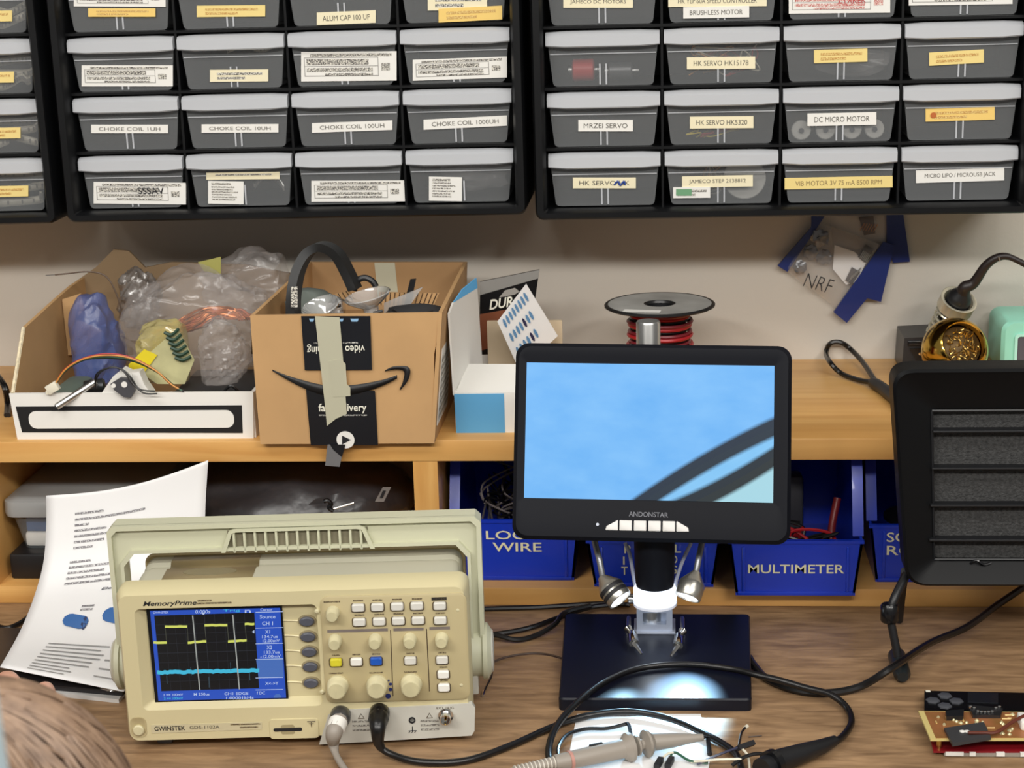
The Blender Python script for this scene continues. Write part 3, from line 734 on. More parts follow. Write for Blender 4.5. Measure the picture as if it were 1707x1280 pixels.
# yellow and green prints on the bag
t = thing('printed_card', 'folded card with green stripes and yellow corner inside the pale yellow bag', 'card', PY(300, 600, -288))
q = [PY(u, v, -288) for u, v in ((222, 612), (296, 547), (324, 600), (308, 640), (262, 640))]
build(MB().loft([list(q), [p+Vector((0, 1, 0)) for p in q]]), 'card', mat('pale_olive_card', (190, 186, 140), .5, var=.15, scale=40), t, True)
q = [PY(u, v, -290) for u, v in ((214, 608), (240, 582), (262, 592), (232, 632), (218, 624))]
build(MB().loft([list(q), [p+Vector((0, 1, 0)) for p in q]]), 'yellow_corner', mat('vivid_yellow', (228, 208, 40), .45), t, True)
for i in range(6):
    k = i/5
    u0, v0, u1, v1 = 274+k*18, 554+k*42, 298+k*20, 548+k*46
    build(MB().tube(cr([PY(u0, v0, -290), PY((u0+u1)/2, v0+4, -291), PY(u1, v1, -290)], 4), 1.9, 6), 'green_stripe', mat('dark_green_print', (36, 66, 48), .5), t, True)
q = [PY(u, v, -150) for u, v in ((330, 437), (368, 428), (368, 458), (340, 452))]
build(MB().loft([list(q), [p+Vector((0, 1, 0)) for p in q]]), 'paper_tag', mat('olive_print', (160, 156, 84), .5), label='olive yellow tag on the clear bag at the back of the carton', cat='tag')
# copper wire bundle, held inside the large bag
from mathutils.bvhtree import BVHTree
_bo = bpy.data.objects['plastic_bag']; _bb = BVHTree.FromPolygons([(_bo.matrix_basis @ v.co)*1000 for v in _bo.data.vertices], [tuple(p.vertices) for p in _bo.data.polygons])
def inbag(p, r=3.5):
    """the point, moved back until it lies inside the bag's skin"""
    c = Vector((-325, -192, 275)); p = Vector(p)
    for _ in range(60):
        q, nrm, _i, d_ = _bb.find_nearest(p)
        if (p-q).dot(nrm) < 0 and d_ > r: return p
        p = p.lerp(c, .06)
    return p
t = thing('copper_wire_bundle', 'bundle of loose copper-coloured wire inside the large clear bag', 'wires', PY(350, 560, -215))
for i in range(70):
    a = random.random(); u0 = 262+random.uniform(-6, 40)
    pts = []
    for k in range(7):
        f = k/6
        u = u0+f*(424-u0)+random.uniform(-6, 6); v = 540-38*math.sin(f*2.2)*(.4+a*.7)+22*f*a+random.uniform(-5, 5)+(16*(1-f) if f < .4 else 0)
        pts.append(inbag(PY(u, v, -234+random.uniform(-8, 26))))
    build(MB().tube([inbag(p, 2.0) for p in cr(pts, 5)], random.uniform(.7, 1.4), 5), 'wire', M_COPPER if i % 4 else mat('rust_wire', (176, 96, 60), .4), t, True)
# black boards and dark parts at the right of the carton
build(MB().span((-330, -300, ZS+4), (-245, -200, ZS+44), 3), 'black_case', M_BLACK, label='black case lying in the carton under the drooping clear bag', cat='case')
build(MB().tube(cr([PY(372, 655, -308), PY(385, 643, -308), PY(400, 655, -306)], 6), 1.6, 6), 'black_clip', M_BLACKG, label='thin black clip by the white front of the carton', cat='clip')
build(MB().span((-465, -300, ZS+4), (-436, -230, ZS+46), 6), 'green_grey_block', mat('grey_green_foam', (92, 104, 94), .7), label='grey-green foam block in the carton behind the white connector', cat='block')
# metal rod
a, c_ = PY(94, 678, -334), PY(160, 636, -312)
t = thing('metal_rod', 'slim steel rod resting across the carton rim', 'rod', a)
build(MB().tube([a, c_], 3.6, 12), 'shaft', M_STEEL, t, True)
dd = (a-c_).normalized()
build(MB().tube([a, a+dd*1.2], [2.6, 2.2], 12), 'bore', M_BLACK, t, True)
# white motor bracket with grey plate
t = thing('motor_bracket', 'white plastic motor bracket with a dark grey plate on the carton rim', 'bracket', PY(205, 660, -318))
q = [PY(u, v, -322) for u, v in ((168, 657), (188, 628), (202, 616), (214, 622), (232, 620), (240, 640), (252, 657))]
build(MB().loft([list(q), [p+Vector((0, 16, 0)) for p in q]]), 'bracket', M_WHITE, t, True)
q = [PY(u, v, -330) for u, v in ((184, 640), (200, 630), (218, 632), (224, 652), (218, 663), (206, 662), (190, 650))]
pl = build(MB().loft([list(q), [p+Vector((0, 6, 0)) for p in q]]), 'grey_plate', mat('slate_plastic', (70, 70, 74), .45), t, True)
for u, v, r in ((207, 641, 3.2), (189, 643, 2.4), (216, 626, 2.6)):
    build(MB().lathe([(r, 0), (r, 1.5)], PY(u, v, -331), (0, 1, 0), 14), 'white_boss', M_WHITE, t, True)
t = thing('dc_motor', 'small dark motor beside the white bracket in the carton', 'motor', PY(155, 655, -312))
build(MB().lathe([(8, 0), (9, 1.5), (9, 20), (7, 22)], PY(141, 649, -297), (1, .3, .1), 18), 'can', mat('gunmetal', (70, 72, 74), .3, metal=.8), t, True)
build(MB().lathe([(2, 0), (2, 4)], PY(141, 649, -297), (-1, -.3, -.1), 10), 'boss', M_CHROME, t, True)
# cable with white connector
t = thing('jumper_lead', 'orange, green and dark ribbon lead with a white plug over the carton', 'cable', PY(90, 645, -320))
pth = [(92, 640), (110, 615), (140, 598), (180, 592), (220, 598), (260, 618), (285, 640), (298, 648)]
for i, (m_, o) in enumerate(((M_ORANGE, 0), (M_GRN, 3), (M_INK, 5), (M_RED, -2.4))):
    build(MB().tube(cr([PY(u+o*.25*k, v+o*(1 if k > 2 else .3), -326+i*1.5) for k, (u, v) in enumerate(pth)], 6), .9, 6), 'wire', m_, t, True)
q = PY(88, 646, -326)
build(MB().box(q, (13, 7, 10), 1, rot=Matrix.Rotation(-.5, 3, 'Y')).box(q+Vector((-5, 0, -5)), (5, 5, 4), .6), 'plug', M_WHT, t, True)
t = thing('thin_lead', 'thin black and pale lead arching out of the carton past its torn back wall', 'cable', PY(205, 530, -160))
build(MB().tube(cr([PY(u, v, -150) for u, v in ((205, 530), (196, 495), (178, 462), (150, 453), (112, 456), (92, 458))], 8), .9, 6), 'wire', mat('brown_sheath', (92, 74, 60), .5), t, True)
build(MB().tube([PY(92, 458, -150), PY(76, 459, -150)], .5, 5), 'bare_end', M_STEEL, t, True)
t = thing('black_leads', 'black leads coiled over the white motor bracket', 'cable', PY(170, 655, -325))
for k, pp in enumerate([[(158, 640), (166, 622), (186, 612), (205, 618), (222, 640), (240, 655), (262, 656)], [(160, 648), (160, 625), (178, 614), (200, 614), (216, 626), (232, 648), (258, 652)]]):
    build(MB().tube(cr([PY(u, v, -333) for u, v in pp], 6), .9, 6), 'wire', M_WIREBLK, t, True)
# black cable loop at the far left of the shelf
t = thing('power_cord', 'black double cord hanging onto the shelf beside the white-fronted carton', 'cable', PZ(14, 675, ZS+3))
for k in (0, 4):
    build(MB().tube(cr([PY(-26, 600, -60), PY(-10+k*.6, 620, -150), PY(6+k, 645, -200), PZ(11+k, 670, ZS+5), PZ(11+k, 680, ZS+2.8), PZ(10+k, 692, ZS+2.6)], 6), 2.5, 8), 'cord', M_WIREBLK, t, True)

# ---- cardboard parcel box with black tape
XA0, XA1 = -228.0, -47.0; YA = -344.0; YAB = -62.0
ax = thing('parcel_box', 'open kraft parcel box with black printed tape and curved arrow', 'cardboard box', (-140, -200, ZS))
T0, T1 = PY(417, 526, YA-6), PY(737, 521, YA-6)
zt = (T0.z+T1.z)/2
fl = [Vector((XA0, YA, ZS)), Vector((XA1, YA, ZS)), Vector((XA1+4, YA-2, ZS+95)), Vector((T1.x, YA-6, T1.z)), Vector((T0.x, YA-6, T0.z)), Vector((XA0-1, YA-2, ZS+95))]
build(MB().loft([list(fl), [p+Vector((0, 4, 0)) for p in fl]]), 'front_wall', M_KRAFT, ax, True)
B1 = PY(779, 436, YAB); B0 = PY(503, 436, YAB); B0.x = -225
def wl(pts, off, m, nm): return build(MB().loft([list(pts), [p+Vector(off) for p in pts]]), nm, m, ax, True)
wl([Vector((XA1, YA, ZS)), Vector((XA1, YAB, ZS)), B1, Vector((T1.x, YA-6, T1.z))], (-4, 0, 0), M_KRAFT, 'side_wall')
wl([Vector((XA0, YA, ZS)), Vector((XA0, YAB, ZS)), B0, Vector((T0.x, YA-6, T0.z))], (4, 0, 0), M_KRAFT, 'side_wall')
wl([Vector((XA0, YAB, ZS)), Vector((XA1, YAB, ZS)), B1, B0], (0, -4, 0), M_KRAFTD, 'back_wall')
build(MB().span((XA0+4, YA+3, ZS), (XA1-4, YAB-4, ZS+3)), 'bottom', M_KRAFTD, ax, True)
def fp(u, v, off=.5):
    """pixel on the parcel's front wall, which leans slightly outward"""
    P0 = Vector((0, YA-off-1.0, ZS)); n = Vector((0, 1, 6/134)).normalized()
    return PP(u, v, P0, n)
tb = MB()
up = [(502, 527), (617, 527), (620, 616), (508, 617)]
q = [fp(*p) for p in up]; build(MB().loft([q, [p+Vector((0, 1, 0)) for p in q]]), 'black_tape', M_TAPEB, ax, True)
lo = [(510, 649), (625, 652), (630, 742), (518, 742)]
q = [fp(*p) for p in lo]; tp2 = build(MB().loft([q, [p+Vector((0, 1, 0)) for p in q]]), 'black_tape', M_TAPEB, ax, True)
build(MB().loft([[PX(u, v, XA0-6) for u, v in ((419, 560), (419, 590), (437, 590))], [PX(u, v, XA0-4) for u, v in ((419, 560), (419, 590), (437, 590))]]), 'black_tape', M_TAPEB, ax, True)
# curved arrow
arc = [(454, 617, 1.2), (478, 629, 4), (505, 640, 7.5), (530, 648, 9.5), (557, 652, 10), (585, 650, 9.5), (612, 645, 8), (640, 637, 5.5), (662, 628, 3.5)]
up_, dn_ = [], []
for i, (u, v, w) in enumerate(arc):
    up_.append(fp(u, v-w*.85, .8)); dn_.append(fp(u, v+w*.85, .8))
build(MB().grid([cr(up_, 4), cr(dn_, 4)]), 'arrow_curve', mat('black_card_print', (20, 20, 22), .5), ax, True, thick=.3)
hd = [(642, 617), (655, 611), (672, 610), (681, 612), (684, 620), (680, 634), (668, 650)]; hi = [(642, 619), (656, 616), (668, 616), (673, 619), (674, 625), (671, 638), (666, 649)]
build(MB().grid([cr([fp(u, v, .8) for u, v in hd], 4), cr([fp(u, v, .8) for u, v in hi], 4)]), 'arrow_head', mat('black_card_print', (20, 20, 22), .5), ax, True, thick=.3)
def ftext(s, u, v, wpx, hpx, flip=False, tilt=0):
    k = -1 if flip else 1
    return text(s, lambda x, z: fp(u+k*x+k*z*tilt, v-k*z+k*x*tilt, 1.4), 10, bold=.12, fit=(wpx, hpx))
build(ftext('video streaming', 560, 581, 96, 17, True, -.03), 'lettering', M_WPRINT, ax, True)
build(ftext('fast delivery', 571, 681, 80, 17, False, -.01), 'lettering', M_WPRINT, ax, True)
for (u0, u1, v, h) in ((571, 597, 570, 2.5), (523, 535, 571, 2), (532, 612, 691, 2.2)):
    build(MB().quad(fp(u0, v, 1.4), fp(u1, v, 1.4), fp(u1, v+h, 1.4), fp(u0, v+h, 1.4)), 'fine_print', S_WHITE, ax, True)
for (u0, u1) in ((515, 524), (565, 573), (584, 598)):
    build(MB().quad(fp(u0, 531, 1.4), fp(u1, 531, 1.4), fp(u1-2, 536, 1.4), fp(u0+2, 536, 1.4)), 'lettering', mat('pale_blue_print', (140, 180, 214), .6), ax, True)
cc = fp(576, 733, 1.5); b = MB().lathe([(9.3, 0), (9.3, .3)], cc, (0, -1, -.04), 24); pb = build(b, 'round_badge', M_WHITE, ax, True)
build(MB().add([fp(570, 726, 2.2), fp(570, 741, 2.2), fp(585, 733, 2.2)], [(0, 1, 2)]), 'play_triangle', M_INK, pb, True)
# masking tape strip over the front
st = [(525, 527), (566, 529), (572, 600), (578, 690), (560, 698), (545, 710), (540, 660), (532, 590)]
q = [fp(u, v, 2.0) for u, v in st]
build(MB().loft([q, [p+Vector((0, .4, 0)) for p in q]]), 'masking_tape', F_TAPE, ax, True)
q = [fp(u, v, 2.4) for u, v in ((548, 602), (566, 598), (576, 606), (578, 640), (584, 646), (584, 660), (556, 662))]
build(MB().loft([q, [p+Vector((0, .4, 0)) for p in q]]), 'tape_patch', F_TAPE, ax, True)
# inner strip of tape at the back wall, loose tail at the bottom, address label on the side
q = [PY(u, v, YAB-4.6) for u, v in ((624, 438), (658, 438), (664, 495), (630, 495))]
build(MB().loft([q, [p+Vector((0, .4, 0)) for p in q]]), 'masking_tape', F_TAPE, ax, True)
q = [PY(u, v, YA-3) for u, v in ((546, 741), (574, 741), (566, 778), (542, 776))]
build(MB().loft([q, [p+Vector((0, .5, 0)) for p in q]]), 'tape_tail', mat('grey_tape_back', (112, 112, 114), .35), ax, True)
q = [PY(u, v, YA-3.6) for u, v in ((550, 741), (576, 741), (570, 762), (556, 750))]
build(MB().loft([q, [p+Vector((0, .5, 0)) for p in q]]), 'tape_tail', M_TAPEB, ax, True)
sx = lambda u, v: PX(u, v, XA1+4.5)
def sw(y, z): # point on the parcel's right side wall
    a = Vector((XA1, 0, ZS)); f_ = (y-YA)/(YAB-YA); tx_ = T1.x+(B1.x-T1.x)*f_; tz_ = T1.z+(B1.z-T1.z)*f_
    return Vector((XA1+(tx_-XA1)*(z-ZS)/(tz_-ZS)+.8, y, z))
q = [sw(-333, ZS+16), sw(-245, ZS+14), sw(-240, ZS+92), sw(-330, ZS+96)]
ad = build(MB().loft([q, [p+Vector((-1, 0, 0)) for p in q]]), 'address_label', M_WHITE, ax, True)
for k in range(9):
    z = ZS+22+k*7.4; e_ = Vector((.6, 0, 0))
    build(MB().quad(sw(-328, z)+e_, sw(-252, z)+e_, sw(-252, z+4)+e_, sw(-328, z+4)+e_), 'fine_print', S_PRINT, ad, True)
# ---- contents of the parcel
t = thing('headphone_band', 'black headband strap looping out of the parcel box', 'headband', PY(490, 520, -315))
pts = cr([PY(u, v, y) for u, v, y in ((489, 530, -318), (490, 490, -318), (498, 450, -310), (515, 420, -300), (538, 411, -290), (562, 424, -275), (580, 455, -262), (592, 482, -255))], 6)
g0 = [p+Vector((-1, -9, 0)) for p in pts]; g1 = [p+Vector((1, 9, 0)) for p in pts]
b = MB()
for i in range(len(pts)-1): pass
side = [(p2-p1).normalized() for p1, p2 in zip(pts, pts[1:]+[pts[-1]+(pts[-1]-pts[-2])])]
rings = []
for p, s_ in zip(pts, side):
    nrm = Vector((s_.z, 0, -s_.x)).normalized(); yv = Vector((.25, 1, 0)).normalized()
    rings.append([p+nrm*4.5+yv*8, p-nrm*4.5+yv*8, p-nrm*4.5-yv*8, p+nrm*4.5-yv*8])
build(b.loft(rings), 'strap', mat('black_strap', (36, 37, 38), .55), t, True)
q = [PY(u, v, -330) for u, v in ((485, 478), (496, 478), (496, 512), (485, 512))]
lb = build(MB().loft([q, [p+Vector((0, 1, 0)) for p in q]]), 'care_label', S_PRINT, t, True)
build(MB().tube(cr([PY(u, v, -250) for u, v in ((590, 484), (596, 468), (608, 463), (620, 468), (627, 478))], 6), 3.4, 8), 'small_loop', M_BLACK, t, True)
def cup(label, u, v, y, r, ax_):
    t = thing('suction_cup', label, 'suction cup', PY(u, v, y))
    o = PY(u, v, y)
    build(MB().lathe([(r*.96, -1), (r, 0), (r*.92, 3), (r*.6, 9), (r*.34, 13), (r*.3, 20), (r*.36, 24), (r*.3, 26)], o, ax_, 28, cap0=False), 'cup', F_CUP, t, True)
    build(MB().lathe([(r*.2, 12), (r*.2, 28)], o, ax_, 14), 'stem', F_CUP, t, True)
cup('clear suction cup at the front rim of the parcel box', 534, 510, -318, 21, (.25, .35, -1))
cup('clear suction cup tilted behind the front one in the parcel box', 612, 492, -285, 25, (.2, .1, -1))
t = thing('clear_tray', 'clear plastic blister tray between the suction cups', 'tray', PY(575, 515, -300))
build(crumple(PY(566, 514, -275), (20, 17, 10), 31, .3, 1.8, 3, keep=((0, PY(540, 514, -275).x, PY(572, 500, -285).x), (1, -296, -254))), 'shell', F_CUP, t, True)
build(MB().lathe([(.1, 3), (22, 3), (26, 12), (29, 25.6), (27.5, 25.6), (24.5, 12), (21, 4.5), (.1, 4.5)], Vector((PY(574, 515, -292).x, -288, ZS+81)), (0, 0, 1), 28, False, False), 'dish', F_CUP, t, True)
for i, (u0, v0, u1, v1, m_) in enumerate(((553, 513, 568, 509, M_BLACK), (622, 522, 638, 518, M_BLACK), (553, 504, 564, 500, M_BLACKG))):
    build(MB().tube([PY(u0, v0, (-300, -318, -297)[i]), PY(u1, v1, (-300, -316, -297)[i])], 1.7, 6), 'plastic_pin', m_, label=('long matt black pin lying beside the front suction cup', 'matt black pin lying under the tilted suction cup', 'short glossy black pin between the two suction cups')[i], cat='pin')
t = thing('cable_tie', 'black flat stick standing in the parcel box', 'stick', PY(682, 512, -180))
build(MB().loft([[PY(u, v, -180) for u, v in ((684, 465), (694, 464), (684, 512), (672, 512))], [PY(u, v, -177) for u, v in ((684, 465), (694, 464), (684, 512), (672, 512))]]), 'stick', M_BLACK, t, True)
def corr(label, px, y, n):
    t = thing('corrugated_strip', label, 'cardboard', PY(*px[3], y))
    q = [PY(u, v, y) for u, v in px]
    build(MB().loft([list(q), [p+Vector((0, 3, 0)) for p in q]]), 'card', M_KRAFT, t, True)
    for k in range(n):
        f = (k+.5)/n; a = q[0].lerp(q[1], f); c2 = q[3].lerp(q[2], f)
        build(MB().tube([a+Vector((0, -.5, 0)), c2+Vector((0, -.5, 0))], .5, 5), 'flute', mat('dark_flute', (70, 52, 38), .8), t, True)
corr('fluted cardboard strip behind the suction cups', ((535, 498), (580, 484), (592, 500), (540, 515)), -215, 7)
corr('fluted cardboard strip below the black stick', ((632, 487), (732, 489), (722, 512), (632, 508)), -165, 13)
build(crumple(PY(690, 522, -248), (30, 20, 9), 41, .3, 1.3, 3, keep=((1, None, -229),)), 'black_cloth', mat('charcoal_cloth', (44, 44, 46), .8), label='charcoal cloth crumpled in the parcel box', cat='cloth')
build(crumple(PY(518, 506, -240), (26, 22, 14), 42, .3, 1.3, 3, keep=((1, -252, -218),)), 'grey_cloth', mat('grey_green_cloth', (104, 112, 106), .8), label='grey cloth crumpled beside the headband in the parcel box', cat='cloth')
q = [PY(u, v, -225) for u, v in ((640, 505), (700, 480), (705, 478), (676, 520), (640, 522))]
build(MB().loft([q, [p+Vector((0, 1.5, 0)) for p in q]]), 'clear_sleeve', F_CUP, label='clear plastic sleeve leaning on the black stick in the parcel box', cat='sleeve')
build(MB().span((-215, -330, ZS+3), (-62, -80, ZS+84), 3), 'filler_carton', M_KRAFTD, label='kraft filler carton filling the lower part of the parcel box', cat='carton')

# ---- white and blue carton
YC = -306.0
cb = thing('small_carton', 'small white carton with a sky blue lower front and open flaps', 'carton', (0, -260, ZS))
c0 = PZ(760, 722, ZS).x; c1 = 46.0; ztop = ZS+43
build(MB().span((c0, YC, ZS), (c1, YC+2.5, ztop)), 'front_wall', M_WHITE, cb, True)
q = [PY(u, v, YC-.6) for u, v in ((757, 657), (840, 656), (842, 722), (761, 722))]
build(MB().loft([q, [p+Vector((0, .8, 0)) for p in q]]), 'blue_panel', M_BLUECARD, cb, True)
build(MB().span((c0, YC+2.5, ZS), (c0+2.5, YC+150, ztop+2)), 'side_wall', M_WHITE, cb, True)
build(MB().span((c1-2.5, YC+2.5, ZS), (c1, YC+150, ztop+2)), 'side_wall', M_WHITE, cb, True)
build(MB().span((c0, YC+147, ZS), (c1, YC+150, ztop+4)), 'back_wall', M_WHITE, cb, True)
# lid flap: rises from the front edge, leaning back
q = [Vector((c0+1, YC+1, ztop)), Vector((c1, YC+1, ztop)), Vector((c1-2, YC+52, ztop+17)), Vector((c0+9, YC+52, ztop+18))]
build(MB().loft([q, [p+Vector((0, 0, -1.5)) for p in q]]), 'lid_flap', M_WHITE, cb, True)
# tall left flap
q = [PX(u, v, c0-2) for u, v in ((753, 655), (747, 520), (752, 508))]
fl = [Vector((c0-1, YC+3, ztop-2)), Vector((c0-3, YC+2, ztop+70)), Vector((c0-1, YC+26, ztop+84)), Vector((c0+16, YC+110, ztop+92)), Vector((c0+10, YC+112, ztop+2))]
fl = [Vector((c0-2, YC+2, ztop-3)), Vector((c0-4, YC+1, ztop+84)), Vector((c0-2, YC+22, ztop+91)), Vector((c0+15, YC+96, ztop+91)), Vector((c0+18, YC+96, ztop)), ]
build(MB().loft([list(fl), [p+Vector((2, 0, 0)) for p in fl]]), 'side_flap', M_WHITE, cb, True)
tpv = [fl[2]+Vector((2.3, 0, .2)), fl[3]+Vector((2.3, 0, .2)), fl[3]+Vector((1, 4, 10)), fl[2].lerp(fl[3], .5)+Vector((-1, 3, 6))]
build(MB().loft([[p for p in tpv], [p+Vector((-1.4, 0, 0)) for p in tpv]]), 'blue_flap_edge', M_BLUECARD, cb, True)
# crumpled tissue inside
build(crumple((10, YC+78, ztop-4), (30, 32, 5), 51, .25, 1.6, 3, keep=((0, c0+21, c1-5), (1, YC+54, -222))), 'tissue_paper', M_PAPER, label='crumpled white tissue in the white and blue carton', cat='tissue')
build(MB().prism(rr2(c0+22, ZS, c1+30, ztop+46, 1), -172, -169), 'kraft_card', mat('pale_kraft', (196, 178, 150), .75), label='pale kraft card standing behind the white and blue carton', cat='card')
# battery pack
bp = thing('battery_pack', 'black and copper battery pack with grey hang tab leaning behind the white carton', 'battery pack', PY(850, 560, -120))
YBp = -118
def bpq(px, off, nm, m, par=bp, th=5):
    q = [PY(u, v, YBp-off) for u, v in px]
    return build(MB().loft([q, [p+Vector((0, th, 0)) for p in q]]), nm, m, par, True)
bpq(((800, 470), (899, 450), (893, 492), (886, 560), (800, 600)), 0, 'backing_card', M_BLACKG)
bpq(((800, 470), (899, 450), (897, 464), (800, 492)), 1, 'grey_tab', mat('grey_card', (134, 132, 128), .5), th=2)
bpq(((832, 496), (842, 484), (858, 480), (866, 486), (858, 491)), 1.2, 'hang_hole', mat('pale_hole', (150, 146, 140), .6), th=2)
bpq(((800, 524), (890, 508), (886, 560), (800, 585)), 1, 'copper_panel', mat('copper_card', (150, 92, 66), .35, metal=.4), th=2)
build(text('DURA', lambda x, z: PY(842+x, 504-z-.17*x, YBp-1.8), 10, bold=.2, shear=.15, fit=(52, 17)), 'lettering', M_WPRINT, bp, True)
# sheet of blue ovals
sc_ = thing('sticker_sheet', 'white sheet printed with rows of blue ovals leaning over the white carton', 'sheet', PY(850, 590, -200))
SP = [PP(u, v, Vector((0, -205, 250)), Vector((-.25, 1, .3)).normalized()) for u, v in ((829, 536), (877, 473), (930, 560), (866, 618))]
build(MB().loft([list(SP), [p+Vector((0, 1, 0)) for p in SP]]), 'sheet', M_PAPER, sc_, True)
def spt(s_, t_): return quadrot(SP[0], SP[1], SP[2], SP[3], s_, t_)+Vector((0, -.8, 0))
ovm = mat('oval_blue_print', (96, 142, 184), .5); ovd = mat('oval_dark_print', (40, 40, 78), .5)
for r_, (t0, n_) in enumerate(((.14, 8), (.42, 7), (.7, 6))):
    for k in range(n_):
        s0 = .1+.8*(k+.5)/8
        pts = [spt(s0+.032*math.cos(a*math.pi/5), t0+.085*math.sin(a*math.pi/5)) for a in range(10)]
        build(MB().add(pts, [tuple(range(10))]), 'oval', ovd if (r_, k) in ((1, 4), (2, 4)) else ovm, sc_, True)
# ---- wire spool
sp = thing('wire_spool', 'black wire spool with red and black wire standing flat on the shelf', 'spool', (183, -150, ZS))
oS = Vector((183, -152, ZS))
zf = 284-ZS
build(MB().lathe([(18, 0), (60, 0), (61, 1.5), (60, 3), (18, 3)], oS, (0, 0, 1), 40, False, False), 'lower_flange', M_BLACK, sp, True)
build(MB().lathe([(16, zf-4), (58, zf-4), (61, zf-2.5), (61, zf-1), (59.5, zf), (57.5, zf-.4), (16, zf-.6), (15, zf-3)], oS, (0, 0, 1), 48, False, False), 'upper_flange', mat('spool_black_plastic', (30, 30, 31), .35), sp, True)
build(MB().lathe([(57, zf-.2), (17.5, zf-.2)], oS, (0, 0, 1), 48, False, False), 'flange_face', mat('satin_grey_face', (172, 172, 168), .35, metal=.2, var=.3, scale=18), sp, True)
build(MB().lathe([(16, 3), (16, zf-2)], oS, (0, 0, 1), 24, False, False), 'core', M_BLACK, sp, True)
q = [oS+Vector((x, y, zf+.2)) for x, y in ((-40, -44), (0, -50), (2, -38), (-38, -30))]
build(MB().add(q, [(0, 1, 2, 3)]), 'white_label', M_WHITE, sp, True)
for k in range(26):
    z = 5+k*(zf-10)/25; rr = 33+2.5*math.sin(k*1.9)
    build(MB().tube([oS+Vector((rr*math.cos(a*math.pi/14), rr*math.sin(a*math.pi/14), z+.8*math.sin(a*.45))) for a in range(29)], 2.1, 6), 'wire_turn', (mat('maroon_wire', (120, 30, 40), .35), M_WIREBLK, M_RED)[k % 3], sp, True)
# ---- soldering iron stand
YG = -120.0
gs = thing('iron_stand', 'black soldering iron stand with spring holder behind the gold ball', 'iron stand', PY(1560, 612, -90))
q0 = PY(1500, 560, -95); z0 = ZS
xs0 = PZ(1497, 612, ZS).x
poly = [(xs0, z0+2), (xs0+2, z0+42), (xs0+46, z0+44), (xs0+70, z0+44), (xs0+70, z0), (xs0+3, z0)]
build(MB().prism(poly, -74, -12), 'base', mat('satin_black', (40, 40, 42), .4), gs, True)
build(MB().span((xs0+6, -76, z0+33), (xs0+44, -73, z0+39), 1), 'slot', M_BLACKG, gs, True)
build(MB().prism([(xs0+8, z0+30), (xs0+44, z0+32), (xs0+44, z0+2), (xs0+24, z0+2)], -76.5, -73.5), 'inset_panel', M_BLACKG, gs, True)
for k, (dx, dz) in enumerate(((20, 24), (24, 16), (27, 8))):
    build(MB().lathe([(1.6, 0), (1.8, 1)], (xs0+dx, -76, z0+dz), (0, -1, 0), 10), 'screw', M_CHROME, gs, True)
build(MB().tube(cr([(xs0+34, -77, z0+26), (xs0+31, -78, z0+16), (xs0+31, -79, z0+8)], 5), 1.1, 6), 'spring_clip', M_CHROME, gs, True)
# spring holder
top = PY(1598, 500, -78); bot = PY(1556, 580, -36)
axs = (top-bot).normalized()
L = (top-bot).length
build(MB().lathe([(19, -14), (20.5, -13), (20.5, 0), (21, 1), (19, 1.2), (17, 0), (17, -14)], top, axs, 32, False, False), 'holder_ring', mat('ivory_metal', (214, 208, 186), .25, metal=.5), gs, True)
a_ = axs.orthogonal().normalized(); b_ = axs.cross(a_)
pts = []
turns = 7
for i in range(turns*20+1):
    f = i/(turns*20); an = 2*math.pi*i/20
    pts.append(bot+axs*(L-14)*f+(a_*math.cos(an)+b_*math.sin(an))*(15+2.5*f))
build(MB().tube(pts, 1.5, 6), 'spring', mat('ivory_metal', (214, 208, 186), .25, metal=.5), gs, True)
build(MB().lathe([(10.6, L-32), (10.6, -4), (12, -6), (12, L-32)], bot, axs, 20, False, False), 'inner_sleeve', mat('dull_sleeve', (150, 146, 130), .4, metal=.4), gs, True)
si = thing('soldering_iron', 'black soldering iron with thick cord resting in the spring holder', 'soldering iron', top)
build(MB().lathe([(6, -42), (8.6, -34), (12.5, -18), (14.5, -6), (14.5, 2), (12, 8), (8, 13), (7, 16)], top, axs, 24), 'handle', M_BLACK, si, True)
o2 = top+axs*14
pc = [o2, o2+axs*7, PY(1624, 471, -90), PY(1646, 440, -98), PY(1672, 427, -102), PY(1700, 436, -104), PY(1740, 460, -106), PY(1800, 500, -112)]
P = cr(pc, 6); rs = [max(3.6, 8-7*(i/len(P))) if i < len(P)*.62 else 3.4 for i in range(len(P))]
build(MB().tube(P, rs, 12), 'cord', mat('brown_black_sheath', (36, 28, 27), .45), si, True)
build(MB().tube([PY(1665, 428, -106), PY(1667, 436, -106)], .8, 6), 'tie', M_STEEL, si, True)
# gold ball with brass wool
gb = thing('tip_cleaner', 'polished gold ball tip cleaner filled with brass wool', 'tip cleaner', (PY(1591, 590, YG).x, YG, ZS))
gx = PY(1591, 590, YG).x; cz = ZS+38; gr = 37.0
axb = Vector((.24, -.82, .5)).normalized(); ctr = Vector((gx, YG, cz))
prof = []
op = math.radians(46)
for k in range(25):
    a = op+(math.pi-op)*k/24
    prof.append((gr*math.sin(a), gr*math.cos(a)))
prof2 = [(gr*math.sin(op)-3, gr*math.cos(op)-10), (gr*math.sin(op)-2.6, gr*math.cos(op)-.5), (gr*math.sin(op)-1.4, gr*math.cos(op)+.9)]+prof
build(MB().lathe(prof2, ctr, axb, 40, False, True), 'shell', M_GOLD, gb, True)
build(MB().lathe([(24, 0), (26, 4), (22, 8)], (gx, YG, ZS), (0, 0, 1), 28), 'foot', M_BLACK, gb, True)
build(MB().lathe([(gr*.62, gr*.45), (gr*.3, gr*.62), (0.2, gr*.64)], ctr, axb, 24, True, False), 'wool_core', mat('dark_brass', (90, 70, 40), .5, metal=.7, var=.3, scale=120), gb, True)
A1 = axb.orthogonal().normalized(); B1_ = axb.cross(A1)
wool = MB()
